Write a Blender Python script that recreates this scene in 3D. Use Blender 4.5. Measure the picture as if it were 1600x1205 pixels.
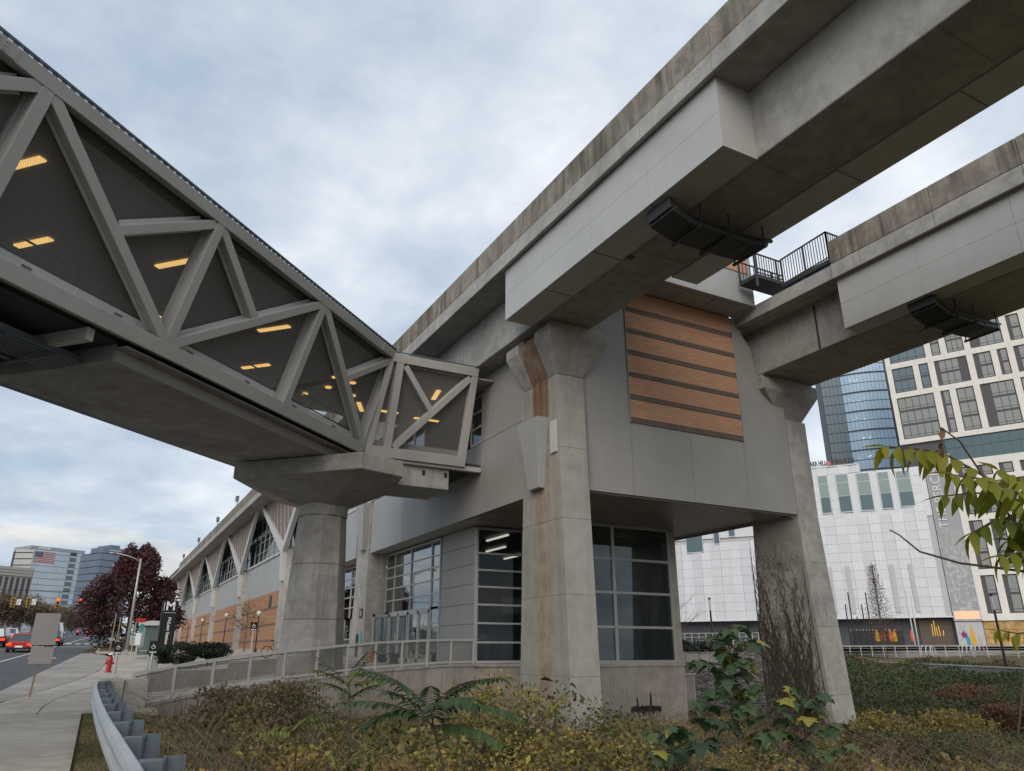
import bpy, math, random
import numpy as np
from mathutils import Vector, Matrix
for o in list(bpy.data.objects): bpy.data.objects.remove(o)
sc = bpy.context.scene
COL = sc.collection
rnd = random.Random(7)
nr = np.random.RandomState(11)
# ------------------------------------------------------------------ camera
YAW, PITCH, FPX = math.radians(28.22), math.radians(19.963), 1142.7
cd = bpy.data.cameras.new('camera'); cam = bpy.data.objects.new('camera', cd); COL.objects.link(cam)
cd.sensor_width = 36.0; cd.lens = FPX / 1600 * 36.0; cd.clip_start = 0.05; cd.clip_end = 6000
cam.location = (0, 0, 1.6); cam.rotation_euler = (math.radians(90) + PITCH, 0, -YAW)
sc.camera = cam
# ------------------------------------------------------------------ world: Nishita daylight seen through broken overcast
SUN_EL, SUN_AZ = math.radians(30), math.radians(-138)      # azimuth from +Y towards +X: the sun stands south-west, behind cloud
W = bpy.data.worlds.new('World'); sc.world = W; W.use_nodes = True
nt = W.node_tree; nt.nodes.clear()
def wn(t, **k):
    n = nt.nodes.new(t)
    for a, b in k.items(): setattr(n, a, b)
    return n
def wl(a, b): nt.links.new(a, b)
out = wn('ShaderNodeOutputWorld'); bg = wn('ShaderNodeBackground'); wl(bg.outputs[0], out.inputs[0])
sky = wn('ShaderNodeTexSky', sky_type='NISHITA'); sky.sun_disc = False
sky.sun_elevation = SUN_EL; sky.sun_rotation = SUN_AZ; sky.dust_density = 2.0
sm = wn('ShaderNodeVectorMath', operation='SCALE'); sm.inputs['Scale'].default_value = 0.085; wl(sky.outputs[0], sm.inputs[0])
tc = wn('ShaderNodeTexCoord'); sep = wn('ShaderNodeSeparateXYZ'); wl(tc.outputs['Generated'], sep.inputs[0])
def wm(op, a, b=None, c=None, clamp=False):
    n = wn('ShaderNodeMath', operation=op); n.use_clamp = clamp
    for i, v in enumerate((a, b, c)):
        if v is None: continue
        if isinstance(v, (int, float)): n.inputs[i].default_value = v
        else: wl(v, n.inputs[i])
    return n.outputs[0]
zc = wm('MAXIMUM', sep.outputs[2], 0.0)
den = wm('ADD', zc, 0.22)
cmb = wn('ShaderNodeCombineXYZ'); wl(wm('DIVIDE', sep.outputs[0], den), cmb.inputs[0]); wl(wm('DIVIDE', sep.outputs[1], den), cmb.inputs[1])
def wnoise(scale, detail, rough, dist, off):
    m = wn('ShaderNodeVectorMath', operation='ADD'); wl(cmb.outputs[0], m.inputs[0]); m.inputs[1].default_value = off
    n = wn('ShaderNodeTexNoise'); n.inputs['Scale'].default_value = scale; n.inputs['Detail'].default_value = detail
    n.inputs['Roughness'].default_value = rough; n.inputs['Distortion'].default_value = dist; wl(m.outputs[0], n.inputs['Vector']); return n.outputs[0]
n1 = wnoise(1.7, 9, 0.56, 0.12, (3.1, 1.7, 0)); n2 = wnoise(4.4, 9, 0.58, 0.1, (8.2, 4.4, 2)); n3 = wnoise(0.55, 3, 0.5, 0.2, (1.2, 7.7, 5))
mixn = wm('ADD', wm('ADD', wm('MULTIPLY', n1, 0.60), wm('MULTIPLY', n2, 0.34)), wm('MULTIPLY', n3, 0.20))
# the overcast is thinner and paler towards the east (+X) and overhead
mixn = wm('ADD', mixn, wm('MULTIPLY', sep.outputs[0], 0.12)); mixn = wm('ADD', mixn, wm('MULTIPLY', zc, 0.06))
cr = wn('ShaderNodeValToRGB'); wl(mixn, cr.inputs[0]); e = cr.color_ramp.elements
e[0].position = 0.44; e[0].color = (0.29, 0.37, 0.475, 1); e[1].position = 0.78; e[1].color = (0.76, 0.785, 0.825, 1)
for p, c in ((0.52, (0.365, 0.44, 0.535, 1)), (0.60, (0.46, 0.525, 0.60, 1)), (0.68, (0.58, 0.63, 0.69, 1))):
    x = e.new(p); x.color = c
mx = wn('ShaderNodeMix', data_type='RGBA'); mx.inputs[0].default_value = 0.86
wl(sm.outputs[0], mx.inputs[6]); wl(cr.outputs[0], mx.inputs[7])
# warm evening streaks low over the horizon
cmb2 = wn('ShaderNodeCombineXYZ'); wl(sep.outputs[0], cmb2.inputs[0]); wl(sep.outputs[1], cmb2.inputs[1]); wl(wm('MULTIPLY', sep.outputs[2], 5.5), cmb2.inputs[2])
ns = wn('ShaderNodeTexNoise'); ns.inputs['Scale'].default_value = 4.2; ns.inputs['Detail'].default_value = 8; ns.inputs['Roughness'].default_value = 0.6; wl(cmb2.outputs[0], ns.inputs['Vector'])
st = wm('MULTIPLY', wm('SUBTRACT', ns.outputs[0], 0.50), 5.0, clamp=True)
band = wm('MULTIPLY', wm('MULTIPLY', wm('ADD', sep.outputs[2], 0.0), 14, clamp=True), wm('SUBTRACT', 1.0, wm('MULTIPLY', wm('SUBTRACT', sep.outputs[2], 0.06), 8.0, clamp=True)), clamp=True)
warm = wn('ShaderNodeMix', data_type='RGBA'); wl(wm('MULTIPLY', wm('MULTIPLY', st, band), 0.8), warm.inputs[0])
wl(mx.outputs[2], warm.inputs[6]); warm.inputs[7].default_value = (0.92, 0.76, 0.52, 1)
wl(warm.outputs[2], bg.inputs[0]); bg.inputs[1].default_value = 1.0
# ------------------------------------------------------------------ sun behind cloud
sd = bpy.data.lights.new('sun', 'SUN'); sd.energy = 1.5; sd.angle = math.radians(50); sd.color = (1.0, 0.92, 0.82)
so = bpy.data.objects.new('sun', sd); COL.objects.link(so)
sv = Vector((math.sin(SUN_AZ) * math.cos(SUN_EL), math.cos(SUN_AZ) * math.cos(SUN_EL), math.sin(SUN_EL)))
so.rotation_euler = sv.to_track_quat('Z', 'Y').to_euler(); so.location = (-30, -20, 60)
# ------------------------------------------------------------------ exposure
vs = sc.view_settings; vs.view_transform = 'Standard'; vs.look = 'None'; vs.exposure = 0.48; vs.gamma = 1.0; vs.use_curve_mapping = False
sc.render.engine = 'CYCLES'; sc.cycles.max_bounces = 4; sc.cycles.diffuse_bounces = 3; sc.cycles.glossy_bounces = 3; sc.cycles.transparent_max_bounces = 10
# ================================================================== geometry from pixels of the 1600x1205 photograph
_f = np.array([math.sin(YAW) * math.cos(PITCH), math.cos(YAW) * math.cos(PITCH), math.sin(PITCH)])
_r = np.array([math.cos(YAW), -math.sin(YAW), 0.0]); _d = np.cross(_f, _r); EYE = np.array([0, 0, 1.6])
FW = np.array([math.sin(YAW), math.cos(YAW), 0.0])
def ray(x, y): return _r * ((x - 800) / FPX) + _d * ((y - 602.5) / FPX) + _f
def onX(x, y, X): d = ray(x, y); return EYE + d * (X / d[0])
def onY(x, y, Y): d = ray(x, y); return EYE + d * (Y / d[1])
def onZ(x, y, Z): d = ray(x, y); return EYE + d * ((Z - 1.6) / d[2])
def onD(x, y, D): d = ray(x, y); return EYE + d * (D / (d @ FW))
def sstep(a, b, x):
    t = min(1.0, max(0.0, (x - a) / (b - a))); return t * t * (3 - 2 * t)
def prof(Y):                                   # the road climbs away from the camera to a crest
    if Y < 24: return 0.0
    if Y < 36: return 0.035 * (Y - 24) ** 2 / 24
    if Y < 165: return 0.21 + 0.035 * (Y - 36)
    return 4.725 + 0.6 * (1 - math.exp(-(Y - 165) / 17.0)) - 0.012 * max(0, Y - 185)
def interp(x, pts):
    if x <= pts[0][0]: return pts[0][1]
    for (a, b), (c, d) in zip(pts, pts[1:]):
        if x <= c: return b + (d - b) * (x - a) / (c - a)
    return pts[-1][1]
def wall_y(X): return interp(X, ((1.2, 26.7), (7.2, 27.5), (14.06, 29.28)))   # line of the ribbed retaining wall
def gz(X, Y):
    west = prof(Y) - 0.06
    if X < 0.6: 
        return west
    basin = -0.62 - 0.045 * min(22, max(0, X - 3.5)) - 0.10 * math.sin(X * 0.55) * math.cos(Y * 0.43)
    dep = X * FW[0] + Y * FW[1]; lat = X * FW[1] - Y * FW[0]; r = lat / max(8.0, dep)
    cen = interp(dep, ((30, -1.6), (42, -0.9), (49, -0.3), (65, 1.25), (82, 2.05), (150, 2.2)))
    dl = interp(r, ((0.45, 95), (0.5, 91), (0.7, 55), (0.9, 48)))
    rt = interp(dep, ((28, -1.7), (dl * 0.6, -1.25), (dl - 1, 0.15), (dl + 14, 0.8), (dl + 45, 2.1), (190, 2.2)))
    east = cen + (rt - cen) * sstep(0.36, 0.48, r)
    low = basin + (east - basin) * sstep(22, 28, X + 0.6 * max(0, Y - 20)) if X > 14 else basin
    if Y > 36 and X < 25: low = min(low, -0.9)
    s = sstep(0.7, 3.6, X)
    return west + (low - west) * s
# ================================================================== mesh builder
BASE = {}
class MB:
    def __init__(s): s.v = []; s.f = []
    def add(s, vs, fs):
        n = len(s.v); s.v.extend(tuple(map(float, p)) for p in vs); s.f.extend(tuple(i + n for i in f) for f in fs); return s
    def hexa(s, p):                            # p: 4 bottom, 4 top, both counter-clockwise seen from above
        return s.add(p, [(3, 2, 1, 0), (4, 5, 6, 7), (0, 1, 5, 4), (1, 2, 6, 5), (2, 3, 7, 6), (3, 0, 4, 7)])
    def box(s, x0, x1, y0, y1, z0, z1):
        return s.hexa([(x0, y0, z0), (x1, y0, z0), (x1, y1, z0), (x0, y1, z0), (x0, y0, z1), (x1, y0, z1), (x1, y1, z1), (x0, y1, z1)])
    def ext(s, poly, vec):                     # polygon swept along vec
        n = len(poly); a = [np.array(p, float) for p in poly]; v = np.array(vec, float)
        fs = [tuple(range(n))[::-1], tuple(range(n, 2 * n))] + [(i, (i + 1) % n, n + (i + 1) % n, n + i) for i in range(n)]
        return s.add(a + [p + v for p in a], fs)
    def bar(s, p, q, w, h, side=None, w2=None, h2=None):   # rectangular bar; side = direction of w
        p = np.array(p, float); q = np.array(q, float); d = q - p; d /= np.linalg.norm(d)
        if side is None:
            side = np.cross(d, (0, 0, 1.0))
            if np.linalg.norm(side) < 1e-4: side = np.array([1.0, 0, 0])
        side = np.array(side, float); side -= d * (side @ d); side /= np.linalg.norm(side); up = np.cross(side, d)
        w2 = w if w2 is None else w2; h2 = h if h2 is None else h2
        P = [p + side * a * w / 2 + up * b * h / 2 for a, b in ((-1, -1), (1, -1), (1, 1), (-1, 1))]
        Q = [q + side * a * w2 / 2 + up * b * h2 / 2 for a, b in ((-1, -1), (1, -1), (1, 1), (-1, 1))]
        return s.add(P + Q, [(0, 1, 2, 3), (7, 6, 5, 4), (0, 4, 5, 1), (1, 5, 6, 2), (2, 6, 7, 3), (3, 7, 4, 0)])
    def tube(s, pts, r, n=8, r2=None, cap=True):
        pts = [np.array(p, float) for p in pts]; m = len(pts); r2 = r if r2 is None else r2; base = len(s.v); ref = None
        for i, p in enumerate(pts):
            d = pts[min(m - 1, i + 1)] - pts[max(0, i - 1)]; d /= max(1e-9, np.linalg.norm(d))
            if ref is None:
                ref = np.cross(d, (0, 0, 1.0))
                if np.linalg.norm(ref) < 1e-3: ref = np.array([1.0, 0, 0])
            ref = ref - d * (ref @ d); ref /= np.linalg.norm(ref); b = np.cross(d, ref); rr = r + (r2 - r) * i / max(1, m - 1)
            for k in range(n):
                a = 2 * math.pi * k / n; s.v.append(tuple(p + ref * math.cos(a) * rr + b * math.sin(a) * rr))
        for i in range(m - 1):
            for k in range(n):
                a, b2 = base + i * n + k, base + i * n + (k + 1) % n
                s.f.append((a, b2, b2 + n, a + n))
        if cap:
            s.f.append(tuple(base + k for k in range(n))[::-1]); s.f.append(tuple(base + (m - 1) * n + k for k in range(n)))
        return s
    def lathe(s, c, prof_, n=16):              # prof_: (radius, z)
        base = len(s.v)
        for r, z in prof_:
            for k in range(n):
                a = 2 * math.pi * k / n; s.v.append((c[0] + r * math.cos(a), c[1] + r * math.sin(a), c[2] + z))
        for i in range(len(prof_) - 1):
            for k in range(n):
                a, b2 = base + i * n + k, base + i * n + (k + 1) % n; s.f.append((a, b2, b2 + n, a + n))
        s.f.append(tuple(base + k for k in range(n))[::-1]); s.f.append(tuple(base + (len(prof_) - 1) * n + k for k in range(n)))
        return s
    def quad(s, a, b, c, d): return s.add([a, b, c, d], [(0, 1, 2, 3)])
    def build(s, name, mat, parent=None, bevel=0.0, smooth=False, loc=None):
        base = BASE[parent.name] if parent is not None else (np.array(loc, float) if loc is not None else np.zeros(3))
        me = bpy.data.meshes.new(name)
        me.from_pydata([tuple(np.array(p) - base) for p in s.v], [], s.f); me.materials.append(mat); me.update()
        o = bpy.data.objects.new(name, me); COL.objects.link(o)
        if smooth:
            me.polygons.foreach_set('use_smooth', [True] * len(me.polygons))
        if bevel:
            b = o.modifiers.new('bevel', 'BEVEL'); b.width = bevel; b.segments = 2; b.limit_method = 'ANGLE'; b.angle_limit = math.radians(40)
        if parent is not None: o.parent = parent
        else: o.location = tuple(base)
        BASE[o.name] = base
        return o
def thing(name, label, cat, loc, group=None):
    o = bpy.data.objects.new(name, None); COL.objects.link(o); o.location = tuple(map(float, loc)); o.empty_display_size = 0.3
    BASE[o.name] = np.array(loc, float); return tag(o, label, cat, group)
def tag(o, label, cat, group=None, kind=None):
    o['label'] = label; o['category'] = cat
    if group: o['group'] = group
    if kind: o['kind'] = kind
    return o
def structure(o, label=None):
    o['kind'] = 'structure'
    if label: o['label'] = label
    return o
def stuff(o, label=None, cat=None):
    o['kind'] = 'stuff'
    if label: o['label'] = label
    if cat: o['category'] = cat
    return o
def piece(name, me_obj, parent, loc, rot=None):   # a copy that shares mesh data
    c = me_obj.copy(); COL.objects.link(c); c.parent = parent; c.location = loc
    if rot is not None: c.rotation_euler = rot
    BASE[c.name] = BASE[parent.name]; return c
def copy_thing(root, loc, label=None, rotz=None, scale=None):
    c = root.copy(); COL.objects.link(c); c.location = tuple(map(float, loc)); BASE[c.name] = np.array(loc, float)
    if rotz is not None: c.rotation_euler = (0, 0, rotz)
    if scale is not None: c.scale = (scale,) * 3 if isinstance(scale, (int, float)) else scale
    if label: c['label'] = label
    for ch in root.children:
        k = ch.copy(); COL.objects.link(k); k.parent = c; BASE[k.name] = np.array(loc, float)
        for g in ch.children:
            h = g.copy(); COL.objects.link(h); h.parent = k; BASE[h.name] = np.array(loc, float)
    return c
def fast_mesh(name, V, Fq, mat, parent=None, tone=None, loc=None):   # numpy quads / tris, optional per-face tone
    base = BASE[parent.name] if parent is not None else (np.array(loc, float) if loc is not None else np.zeros(3))
    me = bpy.data.meshes.new(name); V = np.asarray(V, float) - base; Fq = np.asarray(Fq, int); k = Fq.shape[1]
    me.vertices.add(len(V)); me.vertices.foreach_set('co', V.ravel()); me.loops.add(Fq.size); me.loops.foreach_set('vertex_index', Fq.ravel())
    me.polygons.add(len(Fq)); me.polygons.foreach_set('loop_start', np.arange(len(Fq)) * k); me.polygons.foreach_set('loop_total', np.full(len(Fq), k))
    me.update(calc_edges=True); me.materials.append(mat)
    if tone is not None:
        a = me.attributes.new('tone', 'FLOAT', 'FACE'); a.data.foreach_set('value', np.asarray(tone, float))
    o = bpy.data.objects.new(name, me); COL.objects.link(o)
    if parent is not None: o.parent = parent
    else: o.location = tuple(base)
    BASE[o.name] = base; return o
def text_mesh(name, body, size, mat, parent, M, depth=0.02, bold=0.0, spacing=1.0):
    cu = bpy.data.curves.new('txt', 'FONT'); cu.body = body; cu.size = size; cu.extrude = depth; cu.offset = bold; cu.space_character = spacing
    cu.align_x = 'CENTER'; cu.align_y = 'CENTER'
    t = bpy.data.objects.new('txt', cu); COL.objects.link(t); bpy.context.view_layer.update()
    me = bpy.data.meshes.new_from_object(t.evaluated_get(bpy.context.evaluated_depsgraph_get()))
    bpy.data.objects.remove(t); me.transform(M); b = BASE[parent.name]; me.transform(Matrix.Translation(-Vector(b)))
    me.materials.clear(); me.materials.append(mat); o = bpy.data.objects.new(name, me); COL.objects.link(o); o.parent = parent; BASE[o.name] = b; return o
# ================================================================== materials
class NT:
    def __init__(s, name):
        s.m = bpy.data.materials.new(name); s.m.use_nodes = True; s.t = s.m.node_tree; s.t.nodes.clear()
        s.out = s.n('ShaderNodeOutputMaterial'); s.geo = None
    def n(s, t, **k):
        x = s.t.nodes.new(t)
        for a, b in k.items(): setattr(x, a, b)
        return x
    def l(s, a, b): s.t.links.new(a, b)
    def pos(s):
        if s.geo is None: s.geo = s.n('ShaderNodeNewGeometry')
        return s.geo.outputs['Position']
    def val(s, sock, v):
        if isinstance(v, (int, float)): sock.default_value = v
        elif isinstance(v, tuple): sock.default_value = v if len(v) == len(sock.default_value) else (v + (1,))
        else: s.l(v, sock)
    def noise(s, scale, detail=4, rough=0.55, stretch=(1, 1, 1), vec=None, dist=0.0):
        mp = s.n('ShaderNodeVectorMath', operation='MULTIPLY'); s.l(vec or s.pos(), mp.inputs[0]); mp.inputs[1].default_value = stretch
        x = s.n('ShaderNodeTexNoise'); x.inputs['Scale'].default_value = scale; x.inputs['Detail'].default_value = detail
        x.inputs['Roughness'].default_value = rough; x.inputs['Distortion'].default_value = dist; s.l(mp.outputs[0], x.inputs['Vector']); return x.outputs[0]
    def math(s, op, a, b=0.0, clamp=False):
        x = s.n('ShaderNodeMath', operation=op); x.use_clamp = clamp; s.val(x.inputs[0], a); s.val(x.inputs[1], b); return x.outputs[0]
    def rng(s, v, a, b, c=0.0, d=1.0):
        x = s.n('ShaderNodeMapRange'); s.val(x.inputs[0], v); x.inputs[1].default_value = a; x.inputs[2].default_value = b; x.inputs[3].default_value = c; x.inputs[4].default_value = d; return x.outputs[0]
    def mix(s, f, a, b, mode='MIX'):
        x = s.n('ShaderNodeMix', data_type='RGBA', blend_type=mode); s.val(x.inputs[0], f); s.val(x.inputs[6], a); s.val(x.inputs[7], b); return x.outputs[2]
    def bsdf(s, col, rough=0.7, metal=0.0, bump=None, bstr=0.2, bdist=0.02, spec=0.35):
        b = s.n('ShaderNodeBsdfPrincipled'); s.val(b.inputs['Base Color'], col); s.val(b.inputs['Roughness'], rough); b.inputs['Metallic'].default_value = metal
        b.inputs['Specular IOR Level'].default_value = spec
        if bump is not None:
            x = s.n('ShaderNodeBump'); x.inputs['Strength'].default_value = bstr; x.inputs['Distance'].default_value = bdist; s.l(bump, x.inputs['Height']); s.l(x.outputs[0], b.inputs['Normal'])
        s.l(b.outputs[0], s.out.inputs[0]); return s.m
def c3(*a): return tuple(a) + (1.0,)
def concrete(name, a, b, streak=0.5, dark=(0.10, 0.095, 0.085), joint=0.0, rough=0.85, blotch=0.5, board=False):
    t = NT(name); big = t.noise(0.35, 3, 0.6); med = t.noise(2.2, 4, 0.65); fine = t.noise(34, 2, 0.6)
    col = t.mix(t.rng(t.math('ADD', t.math('MULTIPLY', big, 0.5), t.math('MULTIPLY', med, 0.5)), 0.40, 0.60), c3(*[x * .9 for x in a]), c3(*[x * 1.06 for x in b]))
    sk = t.noise(3.2, 4, 0.6, (1, 1, 0.07)); pat = t.noise(0.55, 2, 0.5)
    m = t.math('MULTIPLY', t.rng(sk, 0.5 - .06 * (streak > .9), 0.75 - .12 * (streak > .9)), t.rng(pat, 0.42 - .12 * (streak > .9), 0.62 - .12 * (streak > .9))); col = t.mix(t.math('MULTIPLY', m, streak), col, c3(*dark))
    col = t.mix(t.math('MULTIPLY', t.rng(t.noise(0.9, 4, 0.7, dist=0.6), 0.53, 0.68), blotch * 0.55), col, c3(*dark))
    col = t.mix(t.rng(fine, 0.3, 0.7, 0, 0.4), col, c3(*[x * 0.72 for x in a]))
    vor = t.n('ShaderNodeTexVoronoi'); vor.inputs['Scale'].default_value = 5.5; t.l(t.pos(), vor.inputs['Vector'])
    pit = t.rng(vor.outputs['Distance'], 0.02, 0.06, 1, 0)
    col = t.mix(t.math('MULTIPLY', pit, 0.5), col, c3(*dark))
    h = t.noise(9, 3, 0.7)
    if board:
        h = t.math('ADD', h, t.math('MULTIPLY', t.noise(7, 2, 0.5, (0.12, 0.12, 4)), 0.8))
    return t.bsdf(col, rough, bump=h, bstr=0.28, bdist=0.02, spec=0.25)
def paint(name, c, rough=0.45, var=0.12, streak=0.25, metal=0.0, dirt=(0.12, 0.11, 0.10), bump=0.08, spec=0.4):
    t = NT(name); a = t.noise(0.6, 4, 0.6); s = t.noise(2.6, 5, 0.6, (1, 1, 0.06)); f = t.noise(22, 3, 0.6)
    col = t.mix(t.rng(a, 0.35, 0.65), c3(*[x * (1 - var) for x in c]), c3(*[min(1, x * (1 + var)) for x in c]))
    col = t.mix(t.math('MULTIPLY', t.math('MULTIPLY', t.rng(s, 0.52, 0.78), t.rng(a, 0.4, 0.6)), streak), col, c3(*dirt))
    return t.bsdf(col, t.rng(f, 0.3, 0.7, max(0.05, rough - 0.08), min(1, rough + 0.12)), metal, bump=t.noise(1.1, 0), bstr=bump, bdist=0.03, spec=spec)
def plain(name, c, rough=0.6, metal=0.0, var=0.1, scale=6.0, spec=0.4):
    t = NT(name); col = t.mix(t.rng(t.noise(scale, 4, 0.6), 0.3, 0.7), c3(*[x * (1 - var) for x in c]), c3(*[min(1, x * (1 + var)) for x in c]))
    return t.bsdf(col, rough, metal, spec=spec)
def emit(name, c, s):
    t = NT(name); e = t.n('ShaderNodeEmission'); e.inputs[0].default_value = c3(*c); e.inputs[1].default_value = s; t.l(e.outputs[0], t.out.inputs[0]); return t.m
def glass(name, tint=(0.6, 0.68, 0.68), refl=0.30, rough=0.02, dark=0.0, body=(0.05, 0.06, 0.065), wob=0.0, fres=0.9):
    t = NT(name); tr = t.n('ShaderNodeBsdfTransparent'); tr.inputs[0].default_value = c3(*tint); gl = t.n('ShaderNodeBsdfGlossy'); gl.inputs['Roughness'].default_value = rough
    gl.inputs[0].default_value = (0.9, 0.93, 0.95, 1)
    lw = t.n('ShaderNodeFresnel'); lw.inputs[0].default_value = 1.5
    bp = t.n('ShaderNodeBump'); bp.inputs['Strength'].default_value = wob; bp.inputs['Distance'].default_value = 0.02; t.l(t.noise(0.7, 2), bp.inputs['Height'])
    if wob: t.l(bp.outputs[0], gl.inputs['Normal'])
    df = t.n('ShaderNodeBsdfDiffuse'); df.inputs[0].default_value = c3(*body); m0 = t.n('ShaderNodeMixShader'); m0.inputs[0].default_value = dark; t.l(tr.outputs[0], m0.inputs[1]); t.l(df.outputs[0], m0.inputs[2])
    mx_ = t.n('ShaderNodeMixShader'); t.l(t.math('ADD', t.math('MULTIPLY', lw.outputs[0], fres), refl, clamp=True), mx_.inputs[0])
    t.l(m0.outputs[0], mx_.inputs[1]); t.l(gl.outputs[0], mx_.inputs[2]); t.l(mx_.outputs[0], t.out.inputs[0]); return t.m
def leafmat(name, cols, trans=0.35):
    t = NT(name); at = t.n('ShaderNodeAttribute', attribute_name='tone'); r = t.n('ShaderNodeValToRGB'); t.l(at.outputs['Fac'], r.inputs[0]); e = r.color_ramp.elements
    e[0].position = 0; e[0].color = c3(*cols[0]); e[1].position = 1; e[1].color = c3(*cols[-1])
    for i, c in enumerate(cols[1:-1]):
        x = e.new((i + 1) / (len(cols) - 1)); x.color = c3(*c)
    col = t.mix(t.rng(t.noise(9, 3), 0.3, 0.7, 0, 0.35), r.outputs[0], c3(*[x * 0.55 for x in cols[0]]))
    d = t.n('ShaderNodeBsdfPrincipled'); t.l(col, d.inputs['Base Color']); d.inputs['Roughness'].default_value = 0.55; d.inputs['Specular IOR Level'].default_value = 0.3
    tl = t.n('ShaderNodeBsdfTranslucent'); t.l(col, tl.inputs[0]); m = t.n('ShaderNodeMixShader'); m.inputs[0].default_value = trans
    t.l(d.outputs[0], m.inputs[1]); t.l(tl.outputs[0], m.inputs[2]); t.l(m.outputs[0], t.out.inputs[0]); return t.m
M = {}
M['conc'] = concrete('concrete_girder', (0.32, 0.31, 0.29), (0.42, 0.41, 0.385), 0.35)
M['conc_soffit'] = concrete('concrete_soffit', (0.31, 0.295, 0.275), (0.40, 0.385, 0.36), 0.15, board=True)
M['conc_pier'] = concrete('concrete_pier', (0.35, 0.33, 0.30), (0.47, 0.45, 0.415), 0.6)
M['conc_cap'] = concrete('concrete_capital', (0.30, 0.285, 0.262), (0.39, 0.375, 0.345), 0.4)
M['parapet'] = concrete('concrete_parapet', (0.23, 0.205, 0.168), (0.35, 0.315, 0.262), 0.95, dark=(0.085, 0.07, 0.05), blotch=0.9)
M['fascia'] = concrete('concrete_fascia', (0.36, 0.355, 0.34), (0.45, 0.44, 0.42), 0.75, dark=(0.17, 0.165, 0.15), blotch=1.0)
M['walkconc'] = concrete('concrete_walk', (0.38, 0.345, 0.29), (0.47, 0.43, 0.37), 0.0, blotch=0.45)
M['padconc'] = concrete('concrete_pad', (0.30, 0.28, 0.25), (0.39, 0.365, 0.33), 0.0, blotch=0.6)
M['ribconc'] = concrete('concrete_ribbed', (0.36, 0.325, 0.285), (0.45, 0.41, 0.365), 0.5)
M['clad'] = paint('grey_cladding', (0.44, 0.44, 0.43), 0.42, 0.05, 0.10)
M['panel'] = paint('grey_wall_panel', (0.30, 0.288, 0.272), 0.5, 0.06, 0.14)
M['panel2'] = paint('grey_wall_panel_light', (0.34, 0.345, 0.34), 0.5, 0.05, 0.2, dirt=(0.2, 0.15, 0.11))
M['steel'] = paint('grey_painted_steel', (0.42, 0.41, 0.39), 0.42, 0.06, 0.12)
M['white'] = paint('off_white_steel', (0.50, 0.51, 0.50), 0.4, 0.05, 0.25)
M['galv'] = paint('galvanised_steel', (0.42, 0.43, 0.44), 0.42, 0.10, 0.2, metal=0.45)
M['galvdark'] = paint('weathered_galvanised_post', (0.125, 0.15, 0.175), 0.5, 0.15, 0.3, metal=0.3)
M['railgrey'] = paint('grey_railing', (0.48, 0.46, 0.43), 0.5, 0.1, 0.4, dirt=(0.2, 0.15, 0.10))
M['dark'] = plain('dark_metal', (0.035, 0.036, 0.038), 0.5)
M['hallgrey'] = plain('hall_finish', (0.12, 0.118, 0.112), 0.7)
M['ypanel'] = paint('brown_metal_panel', (0.23, 0.175, 0.145), 0.6, 0.15, 0.2, spec=0.2)
M['roomgrey'] = plain('room_wall', (0.24, 0.245, 0.245), 0.8)
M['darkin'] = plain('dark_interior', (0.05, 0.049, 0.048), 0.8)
M['ceil'] = plain('grey_ceiling', (0.40, 0.385, 0.37), 0.8)
M['black'] = plain('black_paint', (0.014, 0.014, 0.016), 0.4)
M['alu'] = paint('aluminium_frame', (0.40, 0.40, 0.385), 0.38, 0.05, 0.1, metal=0.2)
M['rust'] = plain('rust', (0.20, 0.085, 0.035), 0.9, var=0.45, scale=3)
M['warmlight'] = emit('warm_light', (1.0, 0.62, 0.20), 1.15)
M['coollight'] = emit('cool_strip_light', (1.0, 0.93, 0.80), 0.85)
M['glass'] = glass('station_glass', (0.55, 0.62, 0.62), 0.22)
M['glassy'] = glass('hall_end_glass', (0.66, 0.70, 0.69), 0.0, fres=0.45)
M['glassdark'] = glass('dark_glass', (0.62, 0.68, 0.68), 0.02, dark=0.15, body=(0.10, 0.115, 0.12), fres=0.6)
M['bronze'] = glass('bronze_glass', (0.30, 0.24, 0.19), 0.05, dark=0.85, body=(0.20, 0.145, 0.11))
M['bus'] = glass('shelter_glass', (0.62, 0.74, 0.70), 0.10, dark=0.35, body=(0.30, 0.38, 0.36))
def mesh_screen():
    t = NT('woven_mesh_screen'); tr = t.n('ShaderNodeBsdfTransparent'); d = t.n('ShaderNodeBsdfPrincipled'); d.inputs['Base Color'].default_value = (0.19, 0.183, 0.173, 1); d.inputs['Roughness'].default_value = 0.6
    w = t.n('ShaderNodeTexWave'); w.inputs['Scale'].default_value = 9.0; w.inputs['Distortion'].default_value = 0.6; w.inputs['Detail'].default_value = 1; t.l(t.pos(), w.inputs['Vector'])
    m = t.n('ShaderNodeMixShader'); t.l(t.rng(w.outputs['Fac'], 0, 1, 0.42, 0.62), m.inputs[0]); t.l(tr.outputs[0], m.inputs[1]); t.l(d.outputs[0], m.inputs[2]); t.l(m.outputs[0], t.out.inputs[0]); return t.m
M['screen'] = mesh_screen()
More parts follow.
